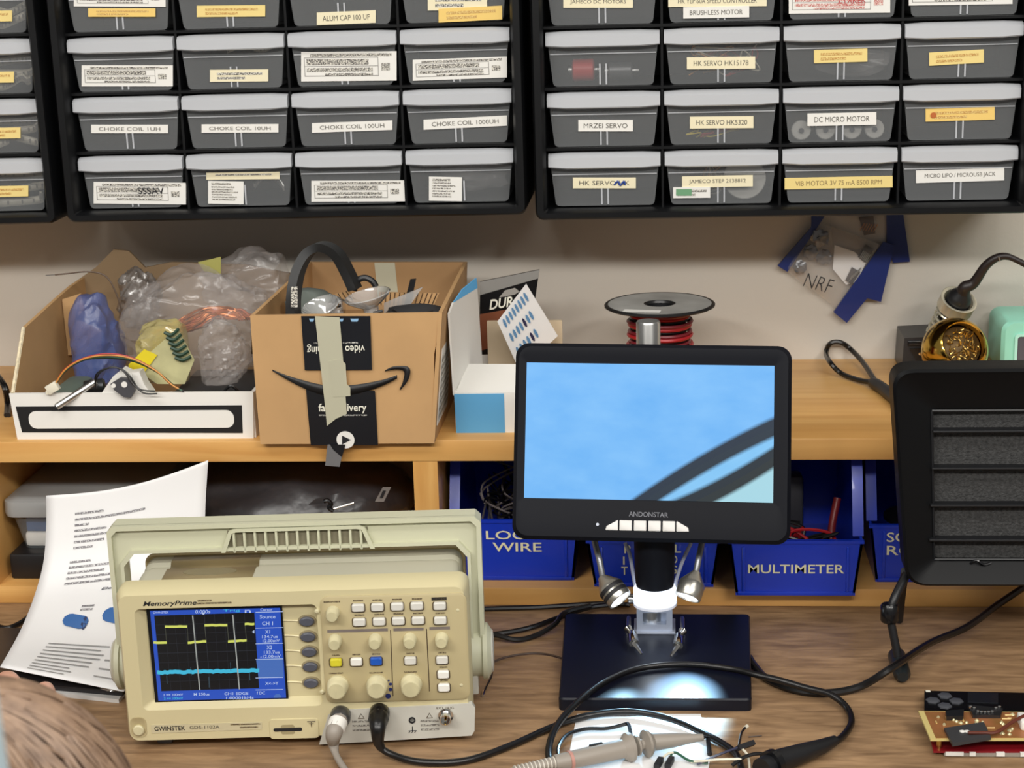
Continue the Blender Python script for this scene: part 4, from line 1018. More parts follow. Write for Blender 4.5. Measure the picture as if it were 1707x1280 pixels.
for k in range(120):
    r0 = math.sqrt(random.random())*gr*.5; an = random.random()*6.283
    p = ctr+axb*(gr*.58+random.uniform(-2, 3.5))+(A1*math.cos(an)+B1_*math.sin(an))*r0
    t1 = (A1*random.uniform(-1, 1)+B1_*random.uniform(-1, 1)).normalized(); t2 = axb.cross(t1)
    rad = random.uniform(1.6, 3.2)
    wool.tube([p+(t1*math.cos(a*.7)+axb*.5*math.sin(a*.7))*rad+t2*a*.5 for a in range(7)], .55, 4)
build(wool, 'brass_wool', M_BRASS, gb, True, kind='stuff')
for k in range(4):
    u = 1601+k*11; q = [PP(u_, v_, ctr+Vector((0, -gr-.6, 0)), Vector((.2, 1, 0)).normalized()) for u_, v_ in ((u, 604), (u+8, 603), (u+8, 610), (u, 611))]
    q = [ctr+(p-ctr).normalized()*(gr+.35) for p in q]
    build(MB().add(q, [(0, 1, 2, 3)]), 'printed_mark', M_INK, gb, True)
# mint station
ms = thing('soldering_station', 'mint green soldering station with grey display at the shelf wall', 'soldering station', PZ(1720, 612, ZS))
mx0 = PY(1668, 610, -100).x
mo = rr2(mx0, ZS, mx0+120, ZS+66, 12, 5); mi = rr2(mx0+4, ZS+2, mx0+116, ZS+64, 11, 5)
build(MB().loft([xz(mo, -20), xz(mo, -96), xz(mi, -100)]), 'case', M_MINT, ms, True)
o_ = rr2(mx0+14, ZS+6, mx0+110, ZS+52, 4); i_ = rr2(mx0+17, ZS+9, mx0+107, ZS+49, 3)
build(MB().loft([xz(o_, -100), xz(o_, -103), xz(i_, -103), xz(i_, -101)], False, False), 'display_rim', mat('pale_mint_rim', (176, 232, 216), .35), ms, True)
build(MB().prism(i_, -101.6, -100), 'display', mat('grey_display', (84, 84, 92), .3), ms, True)
for k in range(3): build(MB().span((mx0+26+k*22, -102.4, ZS+14), (mx0+40+k*22, -101.4, ZS+17)), 'printed_mark', M_WPRINT, ms, True)
# black loop of cord on the shelf
cl = thing('cord_loop', 'black cord looped on the bare shelf beside the screen', 'cord', PZ(1440, 640, ZS))
zc = ZS+3.2
lp = [PZ(1510, 690, zc), PZ(1490, 668, zc), PZ(1466, 645, zc), PZ(1440, 606, zc+4), PY(1420, 584, -12), PY(1402, 571, -11), PY(1385, 572, -11), PY(1377, 588, -12), PZ(1384, 604, zc+12), PZ(1402, 622, zc+2), PZ(1430, 633, zc+1), PZ(1462, 640, zc+4.5), PZ(1484, 656, zc+6), PZ(1505, 680, zc+6)]
build(MB().tube(cr(lp, 6), 3.0, 8), 'cord', M_WIREBLK, cl, True)
build(MB().tube(cr([PZ(1452, 636, zc+3), PZ(1472, 648, zc+3), PZ(1490, 664, zc+3), PZ(1508, 684, zc+3)], 5), [4, 6, 6.6, 7, 7, 7, 7, 7, 7, 6.6, 6.4, 6.2, 6, 6, 6, 5][:16], 10), 'sleeve', M_BLACK, cl, True)

# ================================================================ lower compartments
# clear tub on a black case
build(MB().span((-522, -312, BZ), (-366, -60, BZ+29), 3), 'flat_case', M_BLACK, label='flat black case under the clear lidded tub', cat='case')
zt0 = BZ+29
tu = thing('storage_tub', 'clear lidded tub with blue and white contents in the left shelf compartment', 'tub', (-440, -200, zt0))
def tubring(w, d, r, z): return [(x, y, z) for x, y in rr2(-524-w, -305-d, -372+w, -70+d, r, 4)]
build(MB().loft([tubring(-12, -12, 10, zt0), tubring(-2, -2, 12, zt0+48)], True, False), 'body', F_TUB, tu, True)
build(MB().loft([tubring(1.5, 1.5, 12, zt0+40), tubring(2.5, 2.5, 12, zt0+44), tubring(2, 2, 12, zt0+57), tubring(-6, -6, 12, zt0+60)], False, True), 'lid', mat('grey_lid', (150, 152, 152), .35), tu, True)
build(MB().span((-510, -292, zt0+1), (-386, -84, zt0+18), 4), 'white_tray', M_WHITE, label='white tray lying in the clear tub', cat='tray')
build(MB().span((-508, -290, zt0+18), (-388, -86, zt0+36), 2), 'blue_pack', mat('denim_blue_pack', (74, 104, 150), .5), label='blue pack lying on the white tray in the clear tub', cat='pack')
# dark bag filling the compartment
dbm = film('smoky_black_bag', (52, 52, 56), .96, .3, .12, .5, 30)
build(crumple((-225, -190, BZ+52), (128, 96, 58), 61, .1, 1.7, 4, flat=BZ+.5), 'black_bag', dbm, label='big dark anti-static bag filling the compartment above the oscilloscope', cat='bag')
t = thing('cable_clip', 'black clip with a pale stem lying on the dark anti-static bag', 'clip', PY(548, 845, -292))
build(MB().tube(cr([PY(u, v, -296) for u, v in ((540, 836), (546, 834), (552, 840), (548, 846), (556, 852))], 5), 2.4, 8), 'clip', M_BLACKG, t, True)
build(MB().tube([PY(556, 848, -298), PY(590, 838, -296)], .9, 6), 'stem', M_STEEL, t, True)
q = [PY(u, v, -293) for u, v in ((625, 836), (640, 836), (652, 812), (638, 812))]
t = thing('paper_tag', 'pale square tag on the dark anti-static bag', 'tag', q[0])
build(MB().loft([q, [p+Vector((0, .8, 0)) for p in q]]), 'tag', mat('faded_tag', (128, 122, 118), .5), t, True)
q2 = [PY(u, v, -294) for u, v in ((633, 830), (638, 830), (643, 818), (638, 818))]
build(MB().loft([q2, [p+Vector((0, .8, 0)) for p in q2]]), 'print', M_INK, t, True)
# blue bins
def bin_(label, x0, x1, yf, zh, zfront, lines, tsize, depth=190, hopper=46):
    """stacking hopper bin: low front, tall sides that slope up behind the front"""
    t = thing('hopper_bin', label, 'bin', ((x0+x1)/2, yf+depth/2, BZ))
    w = x1-x0; ins = 7; th = 2.6; z = BZ
    zf = zfront; zt = zh
    # front wall, tapered
    F0 = [(x0+ins, z+3), (x1-ins, z+3), (x1, zf), (x0, zf)]
    build(MB().loft([xz(F0, yf), xz(F0, yf+th)]), 'front_wall', M_BLUEBIN, t, True)
    for s_, xa, xb in ((1, x0+ins, x0), (-1, x1-ins, x1)):
        pts = [(yf, z+3, xa), (yf, zf, xb), (yf+hopper*.35, zf+1, xb), (yf+hopper*.8, zt-14, xb), (yf+hopper, zt, xb), (yf+depth, zt, xb), (yf+depth, z+3, xa)]
        build(MB().loft([[(x, y, zz) for y, zz, x in pts], [(x+s_*th, y, zz) for y, zz, x in pts]]), 'side_wall', M_BLUEBIN, t, True)
        rim = [(xb+s_*(-2 if False else 0), yf+hopper*.35, zf), (xb, yf+hopper*.8, zt-14), (xb, yf+hopper, zt), (xb, yf+depth, zt)]
        b = MB()
        rr_ = [(xb-s_*2.5, xb+s_*7)]
        rings = []
        for (x, y, zz), (ny, nz) in zip(rim, ((-.9, .2), (-.8, .5), (-.4, .9), (0, 1))):
            rings.append([(xb-s_*2, y+ny*2, zz+nz*2), (xb+s_*9, y+ny*2, zz+nz*2), (xb+s_*9, y-ny*.5, zz-nz*.5), (xb-s_*2, y-ny*.5, zz-nz*.5)])
        build(b.loft(rings), 'side_rim', M_BLUEBIN, t, True)
    build(MB().span((x0+ins, yf, z), (x1-ins, yf+depth, z+3.2)), 'bottom', M_BLUEBIN, t, True)
    B0 = [(x0+ins, z+3), (x1-ins, z+3), (x1, zt), (x0, zt)]
    build(MB().loft([xz(B0, yf+depth-th), xz(B0, yf+depth)]), 'back_wall', M_BLUEBIN, t, True)
    build(MB().loft([[(x0-1, yf-1.2, zf-2.4), (x0-1, yf+4, zf-2.4), (x0-1, yf+4, zf+.8), (x0-1, yf-1.2, zf+.8)], [(x1+1, yf-1.2, zf-2.4), (x1+1, yf+4, zf-2.4), (x1+1, yf+4, zf+.8), (x1+1, yf-1.2, zf+.8)]]), 'front_rim', M_BLUEBIN, t, True)
    build(MB().span((x0+ins+2, yf-1.6, z), (x1-ins-2, yf+2, z+4.5), 1.2), 'foot_rim', M_BLUEBIN, t, True)
    for xx in (x0+15, x1-15):
        build(MB().span((xx-1.6, yf-1.5, z+4), (xx+1.6, yf+.5, zf-6), .8), 'moulded_rib', M_BLUEBIN, t, True)
    for (s, cx, cz, wd, ht) in lines:
        build(text(s, front(cx, cz, yf-.7), 10, bold=.1, fit=(wd, ht)), 'lettering', mat('pale_yellow_lettering', (240, 236, 196), .5), t, True)
    return t
yl = -310
def lp_(u, v, y): p = PY(u, v, y); return p.x, p.z
lx0, lz0 = lp_(810, 895, yl); lx1, lz1 = lp_(903, 911, yl)
loX = lp_(862, 891.5, yl); wiX = lp_(862, 911.5, yl)
bin_('blue bin lettered LOOSE WIRE beside the wooden divider', -39, 98, yl, 147, 86, [('LOOSE', loX[0], loX[1], 66, 9.6), ('WIRE', wiX[0], wiX[1], 52, 10)], 12)
b2 = -328
pA = lp_(1050, 916, b2); pB = lp_(1040, 933, b2); pC = lp_(1040, 950, b2)
L2 = []
for ch, u, v in (('P', 1046, 915), ('I', 1040, 934), ('T', 1041, 951), ('L', 1130, 914), ('D', 1124, 932), ('S', 1124, 949)):
    x_, z_ = lp_(u, v, b2); L2.append((ch, x_, z_, 1.6 if ch == 'I' else 6.5, 9))
bin_('blue bin behind the microscope tube, its lettering mostly hidden', 106, 244, b2, 147, 70, L2, 9)
mm_ = lp_(1327, 948, -351)
bin_('blue bin lettered MULTIMETER standing proud of the shelf edge', 252, 387, -351, 152, 78, [('MULTIMETER', mm_[0], mm_[1], 97, 9.5)], 10, depth=215)
s1 = lp_(1478, 895, -312); s2 = lp_(1478, 917, -312)
bin_('blue bin with lettering cut off by the fume extractor', 398, 535, -312, 150, 81, [('SOLDER', s1[0]+34, s1[1], 68, 10.5), ('ROLLS', s2[0]+30, s2[1], 60, 10.5)], 10)
# bin contents
t = thing('wire_bundle', 'tangle of black wires in the LOOSE WIRE bin', 'wires', (25, -240, BZ+4))
for i in range(34):
    pts = [Vector((random.uniform(-14, 72), random.uniform(-290, -165), random.uniform(BZ+16, 116))) for _ in range(5)]
    build(MB().tube(cr(pts, 6), 1.1, 5), 'wire', M_WIREBLK if i % 3 else mat('grey_sheath', (120, 112, 112), .4), t, True)
t = thing('test_leads', 'red and black test leads piled in the MULTIMETER bin', 'test leads', (320, -240, BZ+4))
for i in range(12):
    pts = [Vector((random.uniform(284, 366), random.uniform(-336, -321), random.uniform(BZ+20, 82)) if i % 2 else (random.uniform(276, 334), random.uniform(-314, -278), random.uniform(BZ+14, 84))) for _ in range(5)]
    build(MB().tube(cr(pts, 6), 1.7, 6), 'lead', M_RED if i % 3 == 0 else M_WIREBLK, t, True)
build(MB().tube(cr([PY(1385, 900, -300)+Vector((-1, -4, -34)), PY(1385, 900, -300), PY(1388, 870, -290), PY(1396, 830, -280)], 5), 4.2, 10), 'red_probe', mat('dull_red', (120, 30, 30), .4), label='red test probe standing in the MULTIMETER bin', cat='probe')
build(MB().box((302, -222, 66), (68, 36, 84), 4, rot=Matrix.Rotation(-.12, 3, 'X')), 'multimeter', mat('slate_case', (66, 66, 72), .45), label='dark grey meter lying in the MULTIMETER bin', cat='multimeter')
t = thing('solder_reel', 'dark reel lying in the bin cut off by the fume extractor', 'reel', (455, -240, BZ+3))
build(MB().lathe([(34, 0), (34, 4), (18, 5), (18, 40), (34, 41), (34, 45)], (455, -240, BZ+4), (0, 0, 1), 28), 'reel', M_BLACK, t, True)

# ================================================================ oscilloscope
s0 = Vector((-281.9, -677.4, 0)); SR = .0857
OS = thing('oscilloscope', 'cream bench oscilloscope with blue waveform screen and carrying handle', 'oscilloscope', s0, rz=SR)
OMi = OS.M.inverted(); eyv = (OS.M.to_3x3() @ Vector((0, 1, 0)))
def SL(u, v, y=0):
    p = OMi @ PP(u, v, OS.M @ Vector((0, y, 0)), eyv)
    return p.x, p.z
def ob(mb, nm, m, par=OS, **k): return build(mb, nm, m, par, **k)
n = 6
W_, Z0, Z1 = 302, 8, 151
# front bezel: bevelled outline, recess for the screen and soft keys
hx0 = SL(222, 1001)[0]; hz1 = SL(470, 1008.5)[1]; hx1, _ = SL(527, 1000); _, hz0 = SL(400, 1180)
outer_b = rr2(-1, Z0+2, W_+1, Z1-1, 9, n); outer_m = rr2(0, Z0, W_, Z1, 9, n); outer_f = rr2(3, Z0+3, W_-3, Z1-5, 8, n)
hole = rr2(hx0, hz0, hx1, hz1, 5, n); holei = rr2(hx0+9, hz0+6, hx1-1, hz1-.6, 2, n)
ob(MB().loft([xz(outer_b, 26), xz(outer_m, 8), xz(outer_f, 0), xz(hole, 0), xz(holei, 8)], False, True), 'front_bezel', M_CREAM)
# body behind the bezel, with grooves
def bodyring(x0, z0, x1, z1, r, y): return xz(rr2(x0, z0, x1, z1, r, n), y)
ob(MB().loft([bodyring(8, 10, W_-8, 143, 9, 22), bodyring(8, 10, W_-8, 143, 9, 70), bodyring(8, 10, W_-8, 139, 9, 73), bodyring(8, 10, W_-8, 139, 9, 86), bodyring(7, 9, W_-7, 142.5, 10, 89), bodyring(7, 9, W_-7, 142.5, 10, 106)], False, True), 'rear_case', M_GREY)
ob(MB().loft([bodyring(5, 9, W_-5, 144, 10, 104), bodyring(4, 9, W_-4, 145, 10, 108), bodyring(6, 10, W_-6, 143, 10, 119)]), 'rear_trim', mat('tan_trim', (206, 188, 142), .5))
ob(MB().grid([[(x, y, z) for y, z in ((30, 143.3), (70, 143.3), (73, 139.4), (86, 139.4), (89, 142.9), (104, 142.9))] for x in (32, 112)]), 'top_sticker', film('tan_tape', (150, 132, 92), .8, .4, .1), thick=.3)
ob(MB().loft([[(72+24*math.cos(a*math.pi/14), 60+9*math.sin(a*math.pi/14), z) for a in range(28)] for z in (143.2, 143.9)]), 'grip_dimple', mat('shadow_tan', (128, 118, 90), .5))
for x in (22, W_-34):
    for y in (14, 100): ob(MB().span((x, y, 0), (x+14, y+14, Z0+2), 2), 'foot', M_DKGREY)
# ------------- screen
scx0, scz1 = SL(246, 1018, 8); scx1, scz0 = SL(478, 1164, 8)
P4 = [SL(246, 1018, 7), SL(468, 1013, 7), SL(479, 1164, 7), SL(261, 1170, 7)]
def S2(u, v, y): return (*SL(u, v, y),)
def poly_at(px, y0, y1): return MB().loft([[(SL(u, v, y0)[0], y0, SL(u, v, y0)[1]) for u, v in px], [(SL(u, v, y0)[0], y1, SL(u, v, y0)[1]) for u, v in px]])
scr = ob(poly_at([(244, 1016), (470, 1011), (481, 1166), (259, 1172)], 6.2, 8), 'screen_surround', M_BLACKG)
def flat(px, y, nm, m, par=scr): return ob(MB().add([(SL(u, v, y)[0], y, SL(u, v, y)[1]) for u, v in px], [tuple(range(len(px)))]), nm, m, par)
E_BLUE = emit('screen_blue', (44, 92, 214), 1.15); E_DK = emit('screen_black', (8, 10, 18), .8); E_Y = emit('trace_yellow', (226, 232, 110), 1.3); E_C = emit('trace_cyan', (70, 200, 236), 1.3)
E_W = emit('screen_white', (196, 214, 250), 1.3); E_G = emit('grid_grey', (52, 56, 66), .8); E_LB = emit('screen_lightblue', (92, 140, 232), .9); E_CUR = emit('cursor_white', (206, 210, 204), .9)
flat([(250, 1018), (467, 1013), (477, 1163), (264, 1168)], 6.0, 'display_field', E_BLUE)
flat([(257, 1026), (424, 1021), (432, 1147), (269, 1152)], 5.8, 'graph_field', E_DK)
def g2p(a, c): # graph fractions -> pixel
    tl, tr, br, bl = (257, 1026), (424, 1021), (432, 1147), (269, 1152)
    u = (tl[0]*(1-a)+tr[0]*a)*(1-c)+(bl[0]*(1-a)+br[0]*a)*c
    v = (tl[1]*(1-a)+tr[1]*a)*(1-c)+(bl[1]*(1-a)+br[1]*a)*c
    return u, v
def strip(pts, w, y, nm, m, par=scr):
    up = [(u, v-w/2) for u, v in pts]; dn = [(u, v+w/2) for u, v in pts]
    return ob(MB().grid([[(SL(u, v, y)[0], y, SL(u, v, y)[1]) for u, v in up], [(SL(u, v, y)[0], y, SL(u, v, y)[1]) for u, v in dn]]), nm, m, par)
def vstrip(pts, w, y, nm, m, par=scr):
    up = [(u-w/2, v) for u, v in pts]; dn = [(u+w/2, v) for u, v in pts]
    return ob(MB().grid([[(SL(u, v, y)[0], y, SL(u, v, y)[1]) for u, v in up], [(SL(u, v, y)[0], y, SL(u, v, y)[1]) for u, v in dn]]), nm, m, par)
for k in range(1, 8): strip([g2p(0, k/8), g2p(1, k/8)], 1.0 if k == 4 else .6, 5.7, 'grid_line', E_G)
for k in range(1, 10): vstrip([g2p(k/10, 0), g2p(k/10, 1)], 1.0 if k == 5 else .5, 5.7, 'grid_line', E_G)
for u0, v0, u1, v1 in ((246, 1071, 278, 1071), (275, 1044, 312, 1044.5), (313, 1071, 344, 1069), (341, 1042, 379, 1042), (380, 1069, 411, 1067), (408, 1040, 424, 1040)):
    m_ = 6; strip([(max(u0+(u1-u0)*k/m_, 256), v0+(v1-v0)*k/m_+random.uniform(-.5, .5)) for k in range(m_+1)], 4.0, 5.5, 'channel_one_trace', E_Y)
for u0, v0, u1, v1 in ((275, 1044, 278, 1071), (312, 1044, 314, 1071), (341, 1042, 344, 1070), (379, 1042, 381, 1069), (408, 1040, 411, 1067)):
    vstrip([(u0, v0), (u1, v1)], .8, 5.55, 'trace_edge', emit('trace_dim', (110, 112, 96), .7))
m_ = 40; strip([(262+(432-262)*k/m_, 1121+(1117-1121)*k/m_+random.uniform(-1, 1)) for k in range(m_+1)], 6.5, 5.45, 'channel_two_trace', E_C)
for u, v0, v1 in ((278, 1126, 1140), (318, 1112, 1126), (348, 1128, 1146), (384, 1104, 1118), (416, 1122, 1134)): vstrip([(u, v0), (u+.8, v1)], .8, 5.4, 'noise_spike', emit('spike', (96, 130, 150), .7))
for u0, u1 in ((321, 333), (388, 399)): vstrip([(u0, 1026 if u0 < 350 else 1025), (u1, 1150 if u0 < 350 else 1149)], 2.0, 5.4, 'cursor_line', E_CUR)
flat([(427, 1063+36), (471, 1062+34), (473, 1128), (431, 1130)], 5.7, 'menu_highlight', E_LB)
for v in (1019.5, 1046, 1072, 1098, 1129, 1149): strip([(426, v+1), (472, v)], 1.0, 5.6, 'menu_rule', E_W)
def stext(s, u, v, w, h, m=E_W, bold=.1): return ob(text(s, lambda x, z: (SL(u+x, v-z-.02*x, 5.4)[0], 5.4, SL(u+x, v-z-.02*x, 5.4)[1]), 10, bold=bold, fit=(w, h)), 'screen_text', m, scr)
stext('Cursor', 444, 1016, 20, 4.5); stext('Source', 446, 1028, 26, 6); stext('CH 1', 446, 1039, 18, 6.5)
stext('X1', 446, 1053, 8, 6); stext('134.7us', 450, 1061, 26, 5); stext('12.00mV', 452, 1068, 28, 5)
stext('X2', 449, 1079, 9, 6); stext('133.7us', 453, 1087, 26, 5); stext('-12.00mV', 451, 1094, 34, 5)
stext('X1X2', 452, 1103, 18, 5, E_LB); stext('990.0ns', 453, 1111, 26, 4.5, E_LB); stext('1.010kHz', 454, 1118, 28, 4.5, E_LB); stext('X<->Y', 453, 1139, 22, 5)
stext('GWINSTEK', 268, 1021, 26, 3.5); stext('0.000s', 338, 1019.5, 25, 6); stext('Trig', 386, 1018, 28, 5, E_C); stext('n', 413, 1019, 10, 5)
stext('1 == 100mV', 289, 1158, 32, 4); stext('2 == 100mV', 289, 1164, 32, 4, E_C); stext('M 250us', 336, 1157, 26, 4.5); stext('CH1 EDGE', 394, 1156, 40, 4.5); stext('f DC', 435, 1155, 14, 5); stext('1.00001kHz', 400, 1163, 46, 4.5)
flat([(335, 1021), (343, 1021), (339, 1025)], 5.4, 'trigger_mark', E_W); flat([(424, 1050), (420, 1053), (424, 1056)], 5.4, 'level_mark', E_W)
flat([(456, 1160), (460, 1157), (466, 1157), (469, 1160), (468, 1163), (457, 1163)], 5.4, 'corner_mark', E_LB)
# ------------- soft keys
M_KEY = mat('slate_grey_key', (82, 84, 94), .4)
for (u, v, lu, lv) in ((511, 1037, 472, 1034), (513, 1063, 474, 1059), (515, 1088, 475, 1084), (517, 1113, 477, 1109), (518, 1140, 479, 1136)):
    x, z = SL(u, v, 4); fr_ = [(12, 6.2), (11, 5.6)]
    b = MB()
    ell = lambda a, c, y: [(x+a*math.cos(k*math.pi/12), y, z+c*math.sin(k*math.pi/12)) for k in range(24)]
    ob(b.loft([ell(8, 5.4, 8), ell(7.8, 5.2, 6.6)]), 'key_collar', mat('tan_collar', (150, 138, 108), .5))
    ob(MB().loft([ell(6.4, 4.2, 8), ell(6.4, 4.2, 4.6), ell(5.4, 3.2, 3.6)]), 'soft_key', M_KEY)
    ob(MB().tube(cr([(SL(lu, lv, 7.6)[0], 7.7, SL(lu, lv, 7.6)[1]), (SL(lu+14, lv+.3, 7.6)[0], 7.7, SL(lu+14, lv+.3, 7.6)[1]), (x-7.5, 7.7, z)], 4), .7, 5), 'pointer_line', mat('pale_line', (226, 216, 176), .5))
# ------------- control panel
px0, pz1 = SL(533, 994); px1, _ = SL(777, 980); _, pz0 = SL(650, 1168)
po = rr2(px0, pz0, px1, pz1, 7, n); pi_ = rr2(px0+1.4, pz0+1.4, px1-1.4, pz1-1.4, 6, n)
cp_ = ob(MB().loft([xz(po, .5), xz(po, -1.2), xz(pi_, -2.0)]), 'control_panel', M_CREAM2)
YP = -2.0
def rb(u, v, w, h, d, nm, m, r=1.6):
    x, z = SL(u, v, YP-d/2)
    o_ = rrect(w, h, r, 4, x, z); i_ = rrect(w-1.6, h-1.6, r, 4, x, z)
    return ob(MB().loft([xz(o_, YP+.3), xz(o_, YP-d+1), xz(i_, YP-d)]), nm, m)
def bezelring(u, v, w, h):
    x, z = SL(u, v, YP)
    return ob(MB().prism(rrect(w+1.8, h+1.8, 2, 4, x, z), YP-.35, YP+.2), 'button_surround', M_BROWNPRINT)
def cap(u, v, w, m=M_BROWNPRINT, h=1.3):
    x, z = SL(u, v, YP-.2); sl_ = .0
    return ob(MB().add([(x-w/2, YP-.25, z-h/2), (x+w/2, YP-.25, z-h/2), (x+w/2, YP-.25, z+h/2), (x-w/2, YP-.25, z+h/2)], [(0, 1, 2, 3)]), 'caption', m)
S_CAP = scribble('panel_caption_print', (84, 70, 52), (170, 156, 116), 300, 500, .56)
for i, (u, v) in enumerate(((597, 1013), (629, 1012), (662, 1011), (695, 1010), (733, 1010), (599, 1037), (632, 1036), (664, 1035), (697, 1034), (734, 1034))):
    bezelring(u, v, 10.6, 6.8); rb(u, v, 10.6, 6.8, 4, 'push_button', M_BUT); cap(u, v-12, 8.5, S_CAP)
cap(732, 998, 13, mat('dark_caption', (48, 44, 40), .5), 3)
cap(553, 1003, 14, S_CAP)
for (u0, u1, v) in ((546, 646, 1051), (656, 706, 1049), (716, 750, 1047)):
    cap((u0+u1)/2, v, (u1-u0)*.52, mat('mauve_grey_band', (122, 112, 108), .5), 2.6)
for (u, v, m_) in ((560, 1104, mat('yellow_button', (216, 206, 52), .4)), (594, 1103, mat('white_button', (232, 230, 222), .4)), (627, 1102, mat('blue_button', (28, 84, 180), .4)), (684, 1101, M_BUT), (737, 1100, M_BUT), (739, 1124, mat('white_button', (232, 230, 222), .4)), (740, 1146, mat('white_button', (232, 230, 222), .4))):
    bezelring(u, v, 10, 7); rb(u, v, 10, 7, 4, 'push_button', m_); cap(u, v-12, 7, S_CAP)
def knob(u, v, r, d, fl=12):
    x, z = SL(u, v, YP-d*.6)
    t_ = ob(MB().lathe([(r*1.02, -.5), (r*1.02, d*.25), (r*.96, d*.3), (r*.9, d*.92), (r*.8, d)], (x, YP, z), (0, -1, -.0), 28), 'knob', M_KNOB)
    ob(MB().lathe([(r*.78, d), (r*.74, d+.5), (.01, d+.5)], (x, YP, z), (0, -1, 0), 24), 'knob_cap', mat('knob_cap_plastic', (198, 190, 152), .5, var=.1, scale=80), t_)
    return t_
for (u, v) in ((554, 1025), (558, 1072), (625, 1071), (683, 1070), (736, 1069)): knob(u, v, 5.8, 11)
for (u, v) in ((562, 1148), (628, 1147), (685, 1145)): knob(u, v, 9.2, 13)
for (u, v, w) in ((560, 1122, 12), (627, 1121, 12), (684, 1120, 11)): cap(u, v, w, S_CAP)
for (u, v, r) in ((648, 1134, .9), (651, 1140, 1.4), (651, 1149, 1.7), (647, 1160, 2.4)):
    x, z = SL(u, v, YP); ob(MB().lathe([(r, 0), (r, .2)], (x, YP-.1, z), (0, -1, 0), 12), 'scale_dot', mat('navy_dot', (30, 40, 96), .5))
for (u0, v0, u1, v1) in ((651, 1050, 655, 1160), (711, 1048, 716, 1152)):
    a = SL(u0, v0, YP); c2 = SL(u1, v1, YP); ob(MB().tube([(a[0], YP, a[1]), (c2[0], YP, c2[1])], .45, 5), 'panel_rule', M_BROWNPRINT)
for (u, v) in ((528, 1020), (537, 1154), (763, 1017), (769, 1142)):
    x, z = SL(u, v, -2); ob(MB().lathe([(2.2, 0), (2.2, 1.4), (1, 2.4)], (x, 0, z), (0, -1, 0), 12), 'screw_cover', M_KNOB)
# ------------- input panel (grey strip, lower right)
ip = [SL(u, v, -1) for u, v in ((532, 1241), (547, 1192), (556, 1184), (786, 1172), (792, 1180), (791, 1218), (786, 1226))]
ob(MB().loft([[(x, 4, z) for x, z in ip], [(x, -1.2, z) for x, z in ip]]), 'input_panel', M_PANEL)
def bnc(u, v, nm='bnc_socket'):
    x, z = SL(u, v, -6)
    t_ = ob(MB().lathe([(6.6, 0), (6.6, 3), (4.9, 3.2), (4.9, 12), (4.1, 12), (4.1, 5)], (x, -1, z), (0, -1, 0), 22, True, True), nm, M_CHROME)
    ob(MB().lathe([(1.1, 0), (1.1, 6), (.5, 7)], (x, -5, z), (0, -1, 0), 10), 'centre_pin', M_GOLD, t_)
    return x, z
bnc(743, 1195)
x, z = SL(687, 1200, -1); ob(MB().lathe([(3.0, 0), (3.0, .6), (1.8, .6), (1.8, -1)], (x, -1.2, z), (0, -1, 0), 16), 'ground_jack', M_INK)
ob(MB().tube([(x, -1.5, z-6), (x, -1.5, z-10)], .35, 5).tube([(x-3.5, -1.5, z-10), (x+3.5, -1.5, z-10)], .35, 5).tube([(x-2, -1.5, z-10), (x-3.4, -1.5, z-12)], .3, 5).tube([(x+.5, -1.5, z-10), (x-.9, -1.5, z-12)], .3, 5).tube([(x+3, -1.5, z-10), (x+1.6, -1.5, z-12)], .3, 5), 'ground_symbol', M_INK)
for (u, v) in ((602, 1194), (716, 1193)):
    x, z = SL(u, v, -1.5); ob(MB().tube([(x-2.6, -1.5, z-2), (x+2.6, -1.5, z-2), (x, -1.5, z+2.6), (x-2.6, -1.5, z-2)], .35, 5), 'warning_triangle', M_BROWNPRINT)
    for k in range(3):
        ob(MB().add([(x-8, -1.6, z-5.6-k*4), (x+8, -1.6, z-5.6-k*4), (x+8, -1.6, z-3.9-k*4), (x-8, -1.6, z-3.9-k*4)], [(0, 1, 2, 3)]), 'caption', scribble('input_caption', (104, 100, 94), (196, 194, 184), 300, 500, .54) if 'input_caption' not in MATS else MATS['input_caption'])
def ptext(s, u, v, w, h, m, y=-.4, bold=.05, shear=0, par=OS):
    cx, cz = SL(u, v, y)
    return ob(text(s, front(cx, cz, y), 10, bold=bold, shear=shear, fit=(w, h)), 'lettering', m, par)
ptext('EXT TRIG', 742, 1180, 15, 2.2, M_BROWNPRINT, -1.5); ptext('CH1', 566, 1183, 5, 2, M_BROWNPRINT, -1.5); ptext('CH2', 632, 1182, 5, 2, M_BROWNPRINT, -1.5)
ptext('MemoryPrime', 283, 1006.5, 46, 5.6, M_INK, -.3, .15, .3)
for (u, v, w) in ((341, 1001, 12), (357, 1005, 30)):
    x, z = SL(u, v, -.3); ob(MB().add([(x-w/2, -.3, z-.7), (x+w/2, -.3, z-.7), (x+w/2, -.3, z+.7), (x-w/2, -.3, z+.7)], [(0, 1, 2, 3)]), 'caption', S_CAP)
